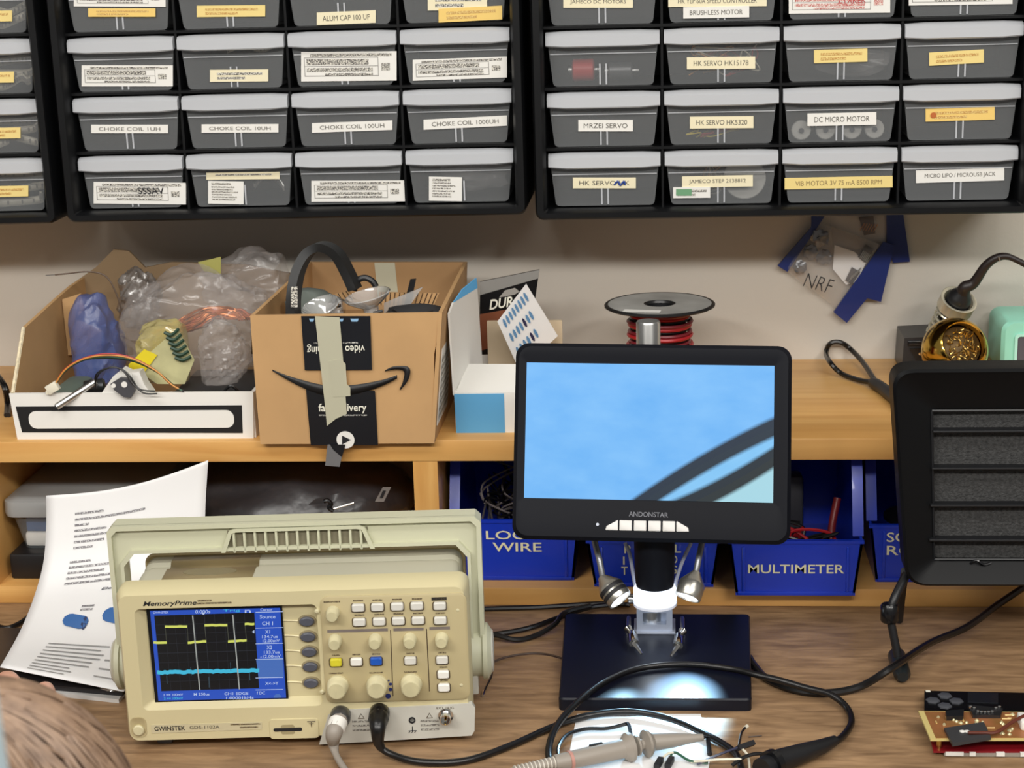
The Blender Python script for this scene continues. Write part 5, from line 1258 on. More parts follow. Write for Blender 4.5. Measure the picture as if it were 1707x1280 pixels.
# name strip, lower left
x0_, z0_ = SL(254, 1219, -.4); x1_, z1_ = SL(436, 1205, -.4)
ns = ob(MB().prism([(SL(253, 1222)[0], SL(253, 1222)[1]), (SL(437, 1215)[0], SL(437, 1215)[1]), (SL(437, 1203)[0], SL(437, 1203)[1]), (SL(252, 1208)[0], SL(252, 1208)[1])], -.4, .5), 'name_strip', mat('pale_name_strip', (200, 190, 156), .5))
ptext('GWINSTEK', 283, 1214, 27, 4.2, M_INK, -.7, .12, 0, ns); ptext('GDS-1102A', 341, 1212, 26, 3.0, mat('grey_name_ink', (90, 86, 76), .5), -.7, .05, 0, ns)
for (u, v, w) in ((409, 1207, 26), (415, 1212, 16)):
    x, z = SL(u, v, -.7); ob(MB().add([(x-w/2, -.7, z-.6), (x+w/2, -.7, z-.6), (x+w/2, -.7, z+.6), (x-w/2, -.7, z+.6)], [(0, 1, 2, 3)]), 'caption', S_CAP, ns)
# power button, card slot
x, z = SL(231, 1212, 0)
ob(MB().loft([xz(rrect(14, 19, 5, 5, x, z), -.1), xz(rrect(14, 19, 5, 5, x, z), -.5), xz(rrect(12.4, 17.4, 4.4, 5, x, z), -.5), xz(rrect(11.5, 16.5, 4, 5, x, z), -.2)]), 'power_recess', M_CREAM2)
ob(MB().lathe([(5, 0), (5, 1.6), (4, 2.4)], (x, -.2, z-2.5), (0, -1, 0), 20), 'power_button', M_KNOB)
x, z = SL(480, 1215, 0)
ob(MB().loft([xz(rr2(SL(449, 1215)[0], SL(449, 1232)[1], SL(531, 1200)[0], SL(531, 1196)[1], 3, 4), .4), xz(rr2(SL(449, 1215)[0]+.5, SL(449, 1232)[1]+.5, SL(531, 1200)[0]-.5, SL(531, 1196)[1]-.5, 3, 4), -.9)]), 'slot_panel', M_CREAM)
ob(MB().prism(rrect(25, 3.2, 1.5, 4, x, z), -1.3, .4), 'card_slot', M_INK)
ob(MB().prism(rrect(12, 9, 2, 4, x, z), -1.1, .4), 'slot_notch', mat('tan_notch', (160, 148, 112), .5))
x, z = SL(519, 1206, -1.2); ob(MB().tube([(x-3.5, -1.3, z+2), (x+3.5, -1.3, z+2)], .4, 5).tube([(x-2, -1.3, z), (x+2, -1.3, z)], .35, 5).tube([(x, -1.3, z+2), (x, -1.3, z-3)], .35, 5), 'usb_symbol', M_BROWNPRINT)
# ------------- handle
HY = 82.0
hxL, hzT = SL(179, 872, HY); hxR, _ = SL(801, 860, HY); hbz = SL(400, 914, HY)[1]
zT = (SL(179, 872, HY)[1]+SL(801, 860, HY)[1])/2
wA = 13; hz_ = 48
ho = rr2(hxL, hz_-16, hxR, zT, 7, n); hi_ = rr2(hxL+wA, hz_-30, hxR-wA, hbz, 11, n)
# handle as an arch: top bar + two arms, box section
arch_o = [(hxL, hz_), (hxL, zT-5), (hxL+5, zT), (hxR-5, zT), (hxR, zT-5), (hxR, hz_)]
arch_i = [(hxL+wA, hz_), (hxL+wA, hbz-12), (hxL+wA+10, hbz), (hxR-wA-10, hbz), (hxR-wA, hbz-12), (hxR-wA, hz_)]
def arch(o, i, y0, y1):
    b = MB(); m_ = len(o)
    vs = [(x, y0, z) for x, z in o]+[(x, y0, z) for x, z in i]+[(x, y1, z) for x, z in o]+[(x, y1, z) for x, z in i]
    fs = []
    for k in range(m_-1):
        fs += [(k, k+1, m_+k+1, m_+k), (2*m_+k, 3*m_+k, 3*m_+k+1, 2*m_+k+1), (k, 2*m_+k, 2*m_+k+1, k+1), (m_+k, m_+k+1, 3*m_+k+1, 3*m_+k)]
    fs += [(0, m_, 3*m_, 2*m_), (m_-1, 3*m_-1, 4*m_-1, 2*m_-1)]
    return b.add(vs, fs)
hd_ = ob(arch(arch_o, arch_i, HY-2, HY+16), 'handle', M_HAND)
# raised rims of the handle's channel
def off(poly, d):
    cx = (hxL+hxR)/2
    return [(x+(d if x < cx else -d), z-(d if z > hz_+20 else 0)) for x, z in poly]
ob(arch(arch_o, off(arch_o, 4), HY-7, HY-1.5), 'outer_rim', M_HAND, hd_)
ob(arch(off(arch_i, -3), arch_i, HY-7, HY-1.5), 'inner_rim', M_HAND, hd_)
gx0, gz1 = SL(377, 882, HY-7); gx1, _ = SL(612, 878, HY-7)
gzb = hbz-1
gro = [(gx0-6, gzb), (gx0+2, gz1-2), (gx0+7, gz1), (gx1-7, gz1), (gx1-2, gz1-2), (gx1+6, gzb)]
gri = [(gx0-2, gzb), (gx0+5, gz1-4), (gx0+9, gz1-3), (gx1-9, gz1-3), (gx1-5, gz1-4), (gx1+2, gzb)]
ob(arch(gro, gri, HY-8, HY-1.5), 'grip_rim', M_HAND, hd_)
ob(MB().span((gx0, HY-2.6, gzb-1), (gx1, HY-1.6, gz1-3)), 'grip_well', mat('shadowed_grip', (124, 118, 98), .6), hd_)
for k in range(13):
    xx = gx0+6+(gx1-gx0-12)*k/12
    ob(MB().span((xx-1.2, HY-7, gzb-1), (xx+1.2, HY-1.5, gz1-3), .8), 'grip_rib', M_HAND, hd_)
for s_, xh in ((1, hxR-wA), (-1, hxL+wA)):
    ob(MB().lathe([(24, -14), (24, 6), (23, 8), (23, 16), (26, 17), (26, 21), (24, 22), (21, 24), (20, 24.5)], (xh-s_*6, HY+7, hz_), (s_, 0, 0), 36), 'hub', M_HAND, hd_)
    ob(MB().lathe([(20, 24.4), (19, 26), (15, 26.6), (.01, 26.6)], (xh-s_*6, HY+7, hz_), (s_, 0, 0), 30), 'hub_cap', M_PANEL, hd_)
    ob(MB().span((xh-s_*6-4, HY-6, 10), (xh-s_*6+6+s_*6, HY+22, hz_-12), 2), 'side_lug', M_PANEL, hd_)

# ================================================================ digital microscope
dm = thing('digital_microscope', 'black digital microscope with wide blue-lit screen on a dark base plate', 'microscope', (178, -480, 0))
bz = 12.0
BQ = [PZ(u, v, bz) for u, v in ((931, 1164), (1253, 1165), (1250, 1023), (942, 1022))]
def rquad(q, r, z):
    out = []
    for i in range(4):
        p, a, c2 = q[i], q[i-1], q[(i+1) % 4]
        d1 = (a-p).normalized()*r; d2 = (c2-p).normalized()*r
        for k in range(4):
            f = k/3; out.append(((p+d1)*(1-f)**2+2*p*f*(1-f)+(p+d2)*f*f))
    return [(p.x, p.y, z) for p in out]
build(MB().loft([rquad(BQ, 5, 0), rquad(BQ, 5, bz-1.5), rquad([p+(Vector((178, -480, bz))-p).normalized()*1.6 for p in BQ], 5, bz)]), 'base_plate', mat('navy_black_base', (16, 19, 30), .36, var=.05, spec=.3), dm, True)
cx_, cy_ = 176.0, -418.0
build(MB().lathe([(11.5, bz), (11.5, 322), (10.5, 324)], (cx_-3, cy_, 0), (0, 0, 1), 28), 'column', M_STEEL, dm, True)
# bracket at the foot of the column
yb = cy_-16
bo = rr2(cx_-17, bz, cx_+18, bz+40, 2); bi_ = rr2(cx_-11, bz+9, cx_+12, bz+31, 1)
build(MB().loft([xz(bo, yb+30), xz(bo, yb), xz(bi_, yb), xz(bi_, yb+10)]), 'column_bracket', mat('pale_aluminium', (176, 182, 196), .4, metal=.3), dm, True)
build(MB().span((cx_-11, yb+3, bz+20), (cx_+12, yb+9, bz+31)), 'bracket_bar', mat('pale_aluminium', (176, 182, 196), .4, metal=.3), dm, True)
build(MB().span((cx_-20, yb-3, bz-.2), (cx_+21, yb+32, bz+3), 1), 'bracket_foot', mat('pale_aluminium', (176, 182, 196), .4, metal=.3), dm, True)
build(MB().lathe([(5, 0), (5, 8), (4, 9)], (cx_-17, yb+8, bz+33), (-1, 0, 0), 16), 'clamp_knob', M_STEEL, dm, True)
# carriage, tube and ring light
ty = -482.0; tx = 177.5
build(MB().span((cx_-16, -440, 112), (cx_+14, -405, 165), 4), 'carriage', M_NAVY, dm, True)
build(MB().span((tx-9, ty, 120), (tx+9, -436, 150), 3), 'carriage_arm', M_NAVY, dm, True)
build(MB().lathe([(17.5, 80), (18.2, 84), (19, 100), (19.5, 150)], (tx, ty, 0), (0, 0, 1), 32), 'optical_tube', M_NAVY, dm, True)
E_RING = emit('led_ring_glow', (236, 244, 255), 2.6)
build(MB().lathe([(14, 64), (19.5, 64.5), (20.5, 67), (20.5, 78), (19, 81), (17, 82)], (tx, ty, 0), (0, 0, 1), 36, False, True), 'ring_light', E_RING, dm, True)
build(MB().lathe([(21, 62.5), (21, 65), (16, 65), (13, 63)], (tx, ty, 0), (0, 0, 1), 36, False, True), 'ring_rim', mat('pale_ring', (220, 224, 236), .3), dm, True)
# monitor
mTL, mTR, mBL, mBR = PY(856, 570, -467), PY(1317, 577, -467), PY(857, 899, -527), PY(1314, 908, -527)
ex = ((mTR-mTL)+(mBR-mBL)).normalized(); ez = ((mTL-mBL)+(mTR-mBR)); ez = (ez-ex*ez.dot(ex)).normalized(); ey = ez.cross(ex)
MO = (mBL+mBR)/2
MM = Matrix(((ex.x, ey.x, ez.x, MO.x), (ex.y, ey.y, ez.y, MO.y), (ex.z, ey.z, ez.z, MO.z), (0, 0, 0, 1)))
MMi = MM.inverted()
def ML(u, v, y=0): p = MMi @ PP(u, v, MM @ Vector((0, y, 0)), ey); return p.x, p.z
MW = (mTR-mTL).length; MH = (MMi @ ((mTL+mTR)/2)).z
def mo(mb, nm, m, par=dm, **k):
    mb.v = [MM @ v for v in mb.v]; return build(mb, nm, m, par, True, **k)
n = 7
mo_ = rr2(-MW/2, 0, MW/2, MH, 13, n); mb_ = rr2(-MW/2+4, 4, MW/2-4, MH-4, 11, n); mf_ = rr2(-MW/2+3.5, 3.5, MW/2-3.5, MH-3.5, 11, n)
sxa, sza = ML(878, 604); sxb, szb = ML(1289, 838)
so = rr2(sxa-6, szb-6, sxb+6, sza+7, 3, n); si_ = rr2(sxa-1, szb-1, sxb+1, sza+1, 1, n)
body = mo(MB().loft([xz(mb_, 24), xz(mo_, 20), xz(mo_, 4), xz(mf_, 0), xz(so, 0), xz(si_, 1.8)]), 'monitor_body', M_NAVY)
mo(MB().loft([xz(rr2(-70, 30, 70, MH-20, 8, n), 24), xz(rr2(-60, 40, 60, MH-30, 8, n), 34)]), 'monitor_back', M_BLACK)
pa = MM @ Vector((0, 30, 60))
build(MB().tube([pa, Vector((cx_, -425, 200)), Vector((cx_, cy_, 200))], 9, 12), 'monitor_arm', M_NAVY, dm, True)
# display picture
def display_mat():
    m, nt, b = nodes('microscope_picture'); N, L = nt.nodes, nt.links
    uv = N.new('ShaderNodeUVMap'); sp = N.new('ShaderNodeSeparateXYZ'); L.new(uv.outputs[0], sp.inputs[0])
    def M(op, a, b_=None, cl=False):
        q = N.new('ShaderNodeMath'); q.operation = op; q.use_clamp = cl
        for i, x in enumerate((a, b_)):
            if x is None: continue
            if isinstance(x, (int, float)): q.inputs[i].default_value = x
            else: L.new(x, q.inputs[i])
        return q.outputs[0]
    s_, t_ = sp.outputs[0], sp.outputs[1]
    no = N.new('ShaderNodeTexNoise'); no.inputs['Scale'].default_value = 5; no.inputs['Detail'].default_value = 4; L.new(uv.outputs[0], no.inputs[0])
    def band(a, b_, c_, hw):
        cur = M('ADD', M('ADD', M('MULTIPLY', s_, b_), a), M('MULTIPLY', M('MULTIPLY', s_, s_), c_))
        d = M('SUBTRACT', t_, cur)
        k = M('SUBTRACT', 1.0, M('DIVIDE', M('SUBTRACT', M('ABSOLUTE', d), hw), .035), True)
        return k, d
    k1, d1 = band(-.734, 1.704, -.42, .055); k2, d2 = band(-.342, .104, .568, .06)
    def mix(f, a, c_):
        x = N.new('ShaderNodeMix'); x.data_type = 'RGBA'
        for i, v in ((0, f), (6, a), (7, c_)):
            if isinstance(v, tuple): x.inputs[i].default_value = (*lin(v), 1)
            else: L.new(v, x.inputs[i])
        return x.outputs[2]
    base = mix(no.outputs[0], (86, 168, 240), (138, 200, 252))
    lowf = M('MULTIPLY', M('LESS_THAN', d2, 0.0), .85)
    base = mix(lowf, base, (172, 218, 224))
    midf = M('MULTIPLY', M('MULTIPLY', M('LESS_THAN', d1, 0.0), M('GREATER_THAN', d2, 0.0)), .35)
    base = mix(midf, base, (150, 214, 240))
    base = mix(M('MULTIPLY', k1, .96), base, (9, 18, 32)); base = mix(M('MULTIPLY', k2, .97), base, (7, 13, 20))
    b.inputs['Base Color'].default_value = (.01, .01, .01, 1); b.inputs['Roughness'].default_value = .4; b.inputs['Specular IOR Level'].default_value = .15
    L.new(base, b.inputs['Emission Color']); b.inputs['Emission Strength'].default_value = 1.62
    return m
sh_ = mo(MB().quad((sxa, 1.4, szb), (sxb, 1.4, szb), (sxb, 1.4, sza), (sxa, 1.4, sza)), 'display', display_mat(), label='lit screen showing two dark diagonal bars on pale blue')
me = sh_.o.data; uvl = me.uv_layers.new(name='UVMap')
for lp in me.loops:
    w_ = sh_.M @ (me.vertices[lp.vertex_index].co*1000); l_ = MMi @ w_
    uvl.data[lp.index].uv = ((l_.x-sxa)/(sxb-sxa), (l_.z-szb)/(sza-szb))
# buttons
bu = [1020, 1043, 1067, 1091, 1115, 1138]
for i, u in enumerate(bu):
    x, z = ML(u, 876.5+.02*(u-1080), -1)
    w = 11.4; h = 9.4
    pl_ = rrect(w, h, .8, 4, x, z)
    if i in (0, 5):
        s_ = -1 if i == 0 else 1
        pl_ = [(px_, pz_-(0 if pz_ < z or (px_-x)*s_ < 0 else ((px_-x)*s_/(w/2))**2*h*.8)) for px_, pz_ in pl_]
    mo(MB().loft([xz(pl_, .2), xz(pl_, -1.0), xz([(x+(a-x)*.9, z+(c2-z)*.86) for a, c2 in pl_], -1.6)]), 'menu_button', mat('white_rubber_button', (226, 224, 220), .4))
x, z = ML(996, 874, 0); mo(MB().lathe([(1.4, 0), (1.4, .6)], (x, 0, z), (0, -1, 0), 10), 'power_led', emit('led_dot', (236, 240, 250), 1.4))
x, z = ML(1081, 857.5, 0); mo(text('ANDONSTAR', front(x, z, -.2, -.01), 10, bold=.12, fit=(36, 4.6)), 'lettering', mat('grey_logo_print', (112, 114, 122), .4))
# gooseneck lamps
yl_ = -492
def lamp(pxa, pxb, neck, ang):
    a = PY(*pxa, yl_+6); c2 = PY(*pxb, yl_-8)
    axl = (c2-a).normalized(); Lh = (c2-a).length
    h = build(MB().lathe([(4, -2), (5, 0), (10.5, Lh*.3), (12.5, Lh*.42), (12.5, Lh-1), (12, Lh), (10.5, Lh), (10, Lh-3)], a, axl, 28, True, True), 'lamp_head', mat('satin_nickel', (196, 194, 186), .3, metal=.9), dm, True)
    build(MB().lathe([(10.2, Lh-1.4), (.01, Lh-1.2)], a, axl, 24, False, False), 'lamp_lens', emit('lamp_lens_glow', (244, 248, 255), 5.0), h, True)
    P = cr([PY(u, v, y) for u, v, y in neck], 6); P.append(a)
    build(MB().tube(P, 3.0, 10), 'gooseneck', mat('grey_gooseneck', (150, 152, 156), .35, metal=.6), dm, True)
    return h, c2, axl
lh, lc, la = lamp((1005, 964), (1034, 1000), ((985, 860, -455), (992, 905, -470), (999, 932, -482)), 0)
rh, rc, ra = lamp((1160, 956), (1146, 996), ((1176, 862, -455), (1170, 905, -470), (1164, 934, -482)), 0)
build(MB().tube(cr([PY(u, v, -470) for u, v in ((1152, 905), (1138, 935), (1128, 965), (1126, 985))], 6), 1.8, 8), 'clear_lead', mat('pale_lead', (170, 176, 196), .3), dm, True)
build(MB().tube(cr([PY(u, v, -462) for u, v in ((1042, 905), (1050, 925), (1056, 960), (1060, 985))], 6), 1.8, 8), 'clear_lead', mat('pale_lead', (170, 176, 196), .3), dm, True)
for sx in (0, 1):
    c2 = (lc, rc)[sx]; axl = (la, ra)[sx]
    p0 = c2-axl*(-2)
    for k in range(2):
        pass
for kk, (u0, v0, u1, v1) in enumerate(((1000, 978, 1030, 968), (1004, 993, 1034, 983))):
    aL = PY(1005, 964, yl_+6); f = .45+.22*kk; Lh = (lc-aL).length
    build(MB().lathe([(12.7, Lh*f), (12.8, Lh*f+.4), (12.8, Lh*f+3.6), (12.7, Lh*f+4)], aL, la, 28, False, False), 'cooling_groove', M_INK, lh, True)
for nm_, p, axl, tgt, pw, sz in (('lamp_beam', lc, la, Vector((160, -690, 0)), 1.5, 46), ('lamp_beam', rc, ra, Vector((204, -566, 10)), 9.0, 44)):
    l = bpy.data.lights.new(nm_, 'SPOT'); l.energy = pw; l.color = (.42, .74, 1.0); l.spot_size = math.radians(sz); l.spot_blend = .35; l.shadow_soft_size = .006
    o = bpy.data.objects.new(nm_, l); COL.objects.link(o)
    o.location = (p+axl*2)*.001
    o.rotation_euler = (tgt-p).to_track_quat('-Z', 'Y').to_euler()
    o.parent = dm.o; o.matrix_parent_inverse = mm(dm.M).inverted()
l = bpy.data.lights.new('ring_beam', 'POINT'); l.energy = .09; l.color = (.8, .9, 1.0); l.shadow_soft_size = .012
o = bpy.data.objects.new('ring_beam', l); COL.objects.link(o); o.location = (tx*.001, ty*.001, .056); o.parent = dm.o; o.matrix_parent_inverse = mm(dm.M).inverted()
# crocodile arms on the base
for pts in (((1047, 1048, 26), (1054, 1056, 24), (1057, 1072, 20), (1070, 1090, 15)), ((1138, 1052, 26), (1132, 1060, 24), (1130, 1076, 20), (1118, 1094, 15))):
    P = [PZ(*p) for p in pts]
    b = MB().tube([P[0], P[0].lerp(P[1], .6)], [4.5, 2.5], 10).tube([P[1]+Vector((0, 2, 0)), P[1], P[2]], [3.4, 4.6, 5], 10).tube([P[2], P[3]], [2.6, 1.2], 8)
    cl_ = build(b, 'crocodile_clip', M_CHROME, dm, True)
    build(MB().tube([P[0], Vector((P[0].x, cy_-6, 24)), Vector((P[0].x, cy_-6, bz))], 2.2, 8), 'clip_arm', M_STEEL, cl_, True)

# ================================================================ fume extractor
fx = thing('fume_extractor', 'black benchtop fume extractor with filter grille on a bent tube stand', 'fume extractor', (520, -470, 0))
FY = -480.0
def fpx(u, v): p = PY(u, v, FY); return p.x, p.z
tl, tb_ = fpx(1487, 617), fpx(1511, 978)
CXF = tl[0]+126
def trap(xt, zt, xb, zb, r, n=6):
    q = [Vector((2*CXF-xt, 0, zt)), Vector((xt, 0, zt)), Vector((xb, 0, zb)), Vector((2*CXF-xb, 0, zb))]
    out = []
    for i in range(4):
        p, a, c2 = q[i], q[i-1], q[(i+1) % 4]
        d1 = (a-p).normalized()*r; d2 = (c2-p).normalized()*r
        for k in range(n+1):
            f = k/n; w_ = (p+d1)*(1-f)**2+2*p*f*(1-f)+(p+d2)*f*f; out.append((w_.x, w_.z))
    return out
gl0 = fpx(1557, 691); gl1 = fpx(1561, 940)
o_ = trap(tl[0], tl[1], tb_[0], tb_[1], 20); o2_ = trap(tl[0]+2.5, tl[1]-2.5, tb_[0]+2.5, tb_[1]+2.5, 19); o3_ = trap(tl[0]+6, tl[1]-5, tb_[0]+6, tb_[1]+6, 16)
gi = trap(gl0[0]+1, gl0[1]+2, gl1[0]+1, gl1[1]-2, 5)
bk_ = trap(tl[0]+24, tl[1]-16, tb_[0]+16, tb_[1]+14, 20)
build(MB().loft([xz(bk_, FY+70), xz(o_, FY+34), xz(o_, FY+3), xz(o2_, FY), xz(o3_, FY+2), xz(gi, FY+14), xz(gi, FY+26)]), 'housing', mat('fume_black_plastic', (11, 12, 14), .5, spec=.2), fx, True)
build(MB().prism(trap(gl0[0]+1.5, gl0[1]+1, gl1[0]+1.5, gl1[1]-1, 3), FY+20, FY+24), 'carbon_filter', mat('charcoal_foam', (58, 58, 58), .9, var=.45, scale=300, bump=.9, bscale=500), fx, True)
rw = MB().tube([(gl0[0], FY+13, gl0[1]), (gl1[0], FY+13, gl1[1]), (2*CXF-gl1[0], FY+13, gl1[1]), (2*CXF-gl0[0], FY+13, gl0[1]), (gl0[0], FY+13, gl0[1])], 1.3, 6)
build(rw, 'grille_frame', M_BLACK, fx, True)
for v in (724, 786, 848, 906):
    z = fpx(1558, v)[1]
    build(MB().span((gl0[0]+1, FY+8, z-1.0), (2*CXF-gl0[0]-1, FY+20, z+1.0), .5), 'grille_bar', M_BLACK, fx, True)
build(MB().tube(cr([PY(1618, 939, FY+12), PY(1628, 934, FY+10), PY(1640, 941, FY+10), PY(1652, 938, FY+12)], 4), 1.3, 6), 'grille_clip', M_BLACKG, fx, True)
kn = PY(1483, 1022, -488); ft = PZ(1499, 1112, 6)
for s_ in (0, 1):
    def mx_(p): return Vector((2*CXF-p.x, p.y, p.z)) if s_ else Vector(p)
    t0 = Vector((tb_[0]+2, FY+16, tb_[1]+6))
    build(MB().tube(cr([mx_(t0), mx_(PY(1492, 995, -484)), mx_(kn)], 5), 4.2, 10), 'stand_tube', M_BLACK, fx, True)
    build(MB().tube([mx_(kn+Vector((0, 0, -2))), mx_(ft+Vector((0, 2, 4)))], 4.0, 10), 'stand_tube', M_BLACK, fx, True)
    build(MB().lathe([(7, 0), (8.5, 2), (8.5, 16), (7, 18)], mx_(kn+Vector((0, 0, -9))), (0, .1, 1), 18), 'joint_sleeve', M_BLACKG, fx, True)
    fo = mx_(ft)
    build(MB().tube([fo+Vector((0, 26, 3)), fo+Vector((0, 20, 3)), fo+Vector((0, -20, 2)), fo+Vector((0, -26, 1.6))], [6, 8.4, 8, 5], 14), 'rubber_foot', mat('teal_black_rubber', (26, 32, 34), .4), fx, True)
    build(MB().tube([mx_(Vector((t0.x, t0.y+10, t0.z))), mx_(Vector((t0.x+6, -395, 40))), mx_(Vector((t0.x+6, -380, 4.2)))], 4.0, 10), 'rear_leg', M_BLACK, fx, True)

# ================================================================ cables on the bench
def cable(label, pts, r, m=M_WIREBLK, name='cable', k=8, group=None):
    P = [PZ(u, v, z) if len(q) == 3 else None for q in pts for (u, v, z) in [q]]
    t = thing(name, label, 'cable', min(P, key=lambda p: p.z))
    build(MB().tube(cr(P, k), r, 8), 'sheath', m, t, True)
    return t
# channel two cable
x2, z2 = SL(632, 1190, -8)
c20 = OS.M @ Vector((x2, -1, z2))
def plug(label, u, v, boot, m, m2, name='probe_plug'):
    x, z = SL(u, v, -8); o = OS.M @ Vector((x, -1, z)); d = (OS.M.to_3x3() @ Vector((0, -1, 0)))
    t = thing(name, label, 'cable', OS.M @ Vector((x, -6, z)))
    build(MB().lathe([(8, 0), (9, 1.5), (9, 9), (7.5, 12), (5, 13)], o, d, 24), 'bnc_shell', m, t, True)
    b0 = o+d*10
    return t, o, d
tA, oA, dA = plug('black oscilloscope cable plugged in under the middle knob, running out past the base plate', 632, 1192, 0, M_BLACKG, M_BLACK)
pth = [oA+dA*10, oA+dA*24+Vector((0, 0, -4)), PZ(632, 1240, 14), PZ(650, 1256, 6), PZ(700, 1270, 4), PZ(775, 1268, 3.4), PZ(850, 1243, 3.4), PZ(920, 1212, 3.4), PZ(980, 1193, 5), PZ(1050, 1186, 6), PZ(1120, 1199, 6), PZ(1180, 1226, 5), PZ(1225, 1255, 5), PZ(1238, 1290, 4)]
P = cr(pth, 8); rs = [9 if i < 4 else (8-4.6*min(1, (i-4)/16)) if i < 20 else 3.1 for i in range(len(P))]
build(MB().tube(P, rs, 10), 'cable', M_WIREBLK, tA, True)
build(MB().tube([oA+dA*11.5, oA+dA*12.5], 8.4, 20), 'chrome_collar', M_CHROME, tA, True)
tB, oB, dB = plug('grey oscilloscope probe cable plugged in at the first channel', 567, 1196, 0, mat('dark_shell', (90, 90, 90), .3, metal=.6), M_PROBE)
pth = [oB+dB*9, oB+dB*24+Vector((-4, 0, -6)), PZ(556, 1240, 12), PZ(562, 1262, 6), PZ(580, 1290, 4)]
P = cr(pth, 8); rs = [7.6 if i < 8 else max(3, 7.6-4.6*(i-8)/14) for i in range(len(P))]
build(MB().tube(P, rs, 10), 'cable', M_PROBE, tB, True)
build(MB().tube([oB+dB*13+Vector((-1, 0, -1)), oB+dB*22+Vector((-3, 0, -4.5))], [8.2, 8.0], 16), 'white_sleeve', M_WHITE, tB, True)
# long loop to the black probe
zb_ = bz+3.2
pr = thing('black_probe', 'black oscilloscope probe with its cable looping over the microscope base', 'probe', PZ(1330, 1262, 0))
lp = [PZ(932, 1296, 4), PZ(915, 1262, 4), PZ(922, 1222, 9), PZ(950, 1183, 15), PZ(1000, 1141, zb_+2), PZ(1060, 1115, zb_+1), PZ(1140, 1107, zb_+1), PZ(1215, 1114, zb_+1.2), PZ(1262, 1125, zb_+1.2), PZ(1300, 1134, 14), PZ(1345, 1147, 11.5), PZ(1385, 1158, 10.5), PZ(1412, 1180, 5), PZ(1419, 1205, 5), PZ(1402, 1230, 7), PZ(1380, 1240, 9)]
build(MB().tube(cr(lp, 8), 3.1, 10), 'cable', M_WIREBLK, pr, True)
hd2 = [PZ(1392, 1234, 9), PZ(1370, 1244, 9.5), PZ(1335, 1256, 10.5), PZ(1300, 1268, 10.5), PZ(1270, 1284, 10.5)]
build(MB().tube(hd2, [4.4, 6.4, 8.4, 10, 10.2], 16), 'handle', M_BLACK, pr, True)
build(MB().tube([PZ(1292, 1271, 12.1), PZ(1284, 1275, 12.1)], 12, 18), 'guard_ring', M_BLACKG, pr, True)
build(MB().tube(cr([PZ(1284, 1262, 12), PZ(1265, 1256, 14), PZ(1240, 1262, 12), PZ(1220, 1276, 6)], 6), 1.6, 8), 'ground_lead', M_WIREBLK, pr, True)
cable('black cord running from the microscope base past the extractor foot', [(1249, 1096, 6.5), (1258, 1110, 5.0), (1278, 1131, 3.8), (1318, 1148, 3.7), (1370, 1155, 4.0), (1432, 1145, 6), (1488, 1112, 24), (1550, 1072, 14), (1610, 1046, 10), (1660, 1010, 16), (1712, 975, 24)], 3.6, name='power_cord')
for lab, pts in (('black cord lying along the shelf foot behind the oscilloscope', [(770, 1016, 3), (830, 1014, 3), (900, 1012, 3), (1000, 1006, 4), (1050, 1008, 4)]),
                 ('black cord rising from the oscilloscope side to the microscope foot', [(775, 1062, 3), (825, 1057, 3), (880, 1047, 3), (930, 1030, 4), (985, 1012, 6), (1040, 1006, 8)]),
                 ('black cord sagging beside the oscilloscope before the microscope base', [(775, 1056, 9), (820, 1057, 8.8), (860, 1066, 4), (893, 1059, 3), (924, 1041, 7), (942, 1021, 11), (985, 1009, 15)])):
    cable(lab, pts, 2.7, name='power_cord')
cable('thin brown wire between the oscilloscope hub and the microscope base', [(812, 1108, 2), (840, 1096, 1.5), (880, 1089, 1.5), (910, 1090, 1.5), (938, 1097, 1.5)], 1.0, mat('thin_brown_wire', (70, 54, 44), .5), 'thin_wire')
t = thing('drawstring', 'short dark string hanging beside the oscilloscope hub', 'string', PZ(806, 1158, 1))
build(MB().tube(cr([PZ(818, 1108, 6), PZ(820, 1125, 2), PZ(812, 1142, 1.2), PZ(807, 1154, 1.2)], 5), .8, 6), 'string', M_WIREBLK, t, True)
build(MB().tube([PZ(807, 1152, 1.6), PZ(805, 1160, 1.6)], 1.5, 8), 'tip', M_CHROME, t, True)
# white sheet in front of the base
q = [PZ(u, v, .5) for u, v in ((962, 1190), (1168, 1190), (1184, 1263), (1178, 1300), (940, 1300))]
build(MB().loft([[(p.x, p.y, .1) for p in q], [(p.x, p.y, .6) for p in q]]), 'paper_sheet', M_PAPER, label='white sheet on the bench under the grey probe, lit by the lamps', cat='paper')
# grey probe
gp = thing('grey_probe', 'grey oscilloscope probe with hook tip lying on the lit white sheet', 'probe', PZ(1040, 1258, 0))
zp = 12.8
def pz_(u, v): return PZ(u, v, zp)
build(MB().tube([pz_(846, 1290), pz_(880, 1281), pz_(925, 1271)], [4.0, 4.6, 5.2], 12), 'strain_relief', M_PROBE, gp, True)
for k in range(11):
    f = k/10; p = pz_(858+64*f, 1287-15*f); p2 = pz_(860+64*f, 1286.6-15*f)
    build(MB().tube([p, p2], [5.6, 5.6], 12), 'relief_rib', mat('pale_rib', (206, 200, 188), .45), gp, True)
build(MB().tube([pz_(925, 1271), pz_(950, 1267), pz_(1000, 1256), pz_(1038, 1248), pz_(1046, 1246), pz_(1052, 1244.6), pz_(1055, 1244)], [6.6, 7.4, 8.0, 8.0, 12.5, 12.5, 8], 20), 'grip', M_PROBE, gp, True)
build(MB().tube([pz_(948, 1267.5), pz_(953, 1266.4)], 8.1, 16), 'pink_band', mat('dusty_pink', (186, 136, 124), .5), gp, True)
build(MB().tube([pz_(984, 1255)+Vector((0, -2, 6)), pz_(1004, 1250.6)+Vector((0, -2, 6))], [2.6, 2.6], 12), 'slide_switch', M_INK, gp, True)
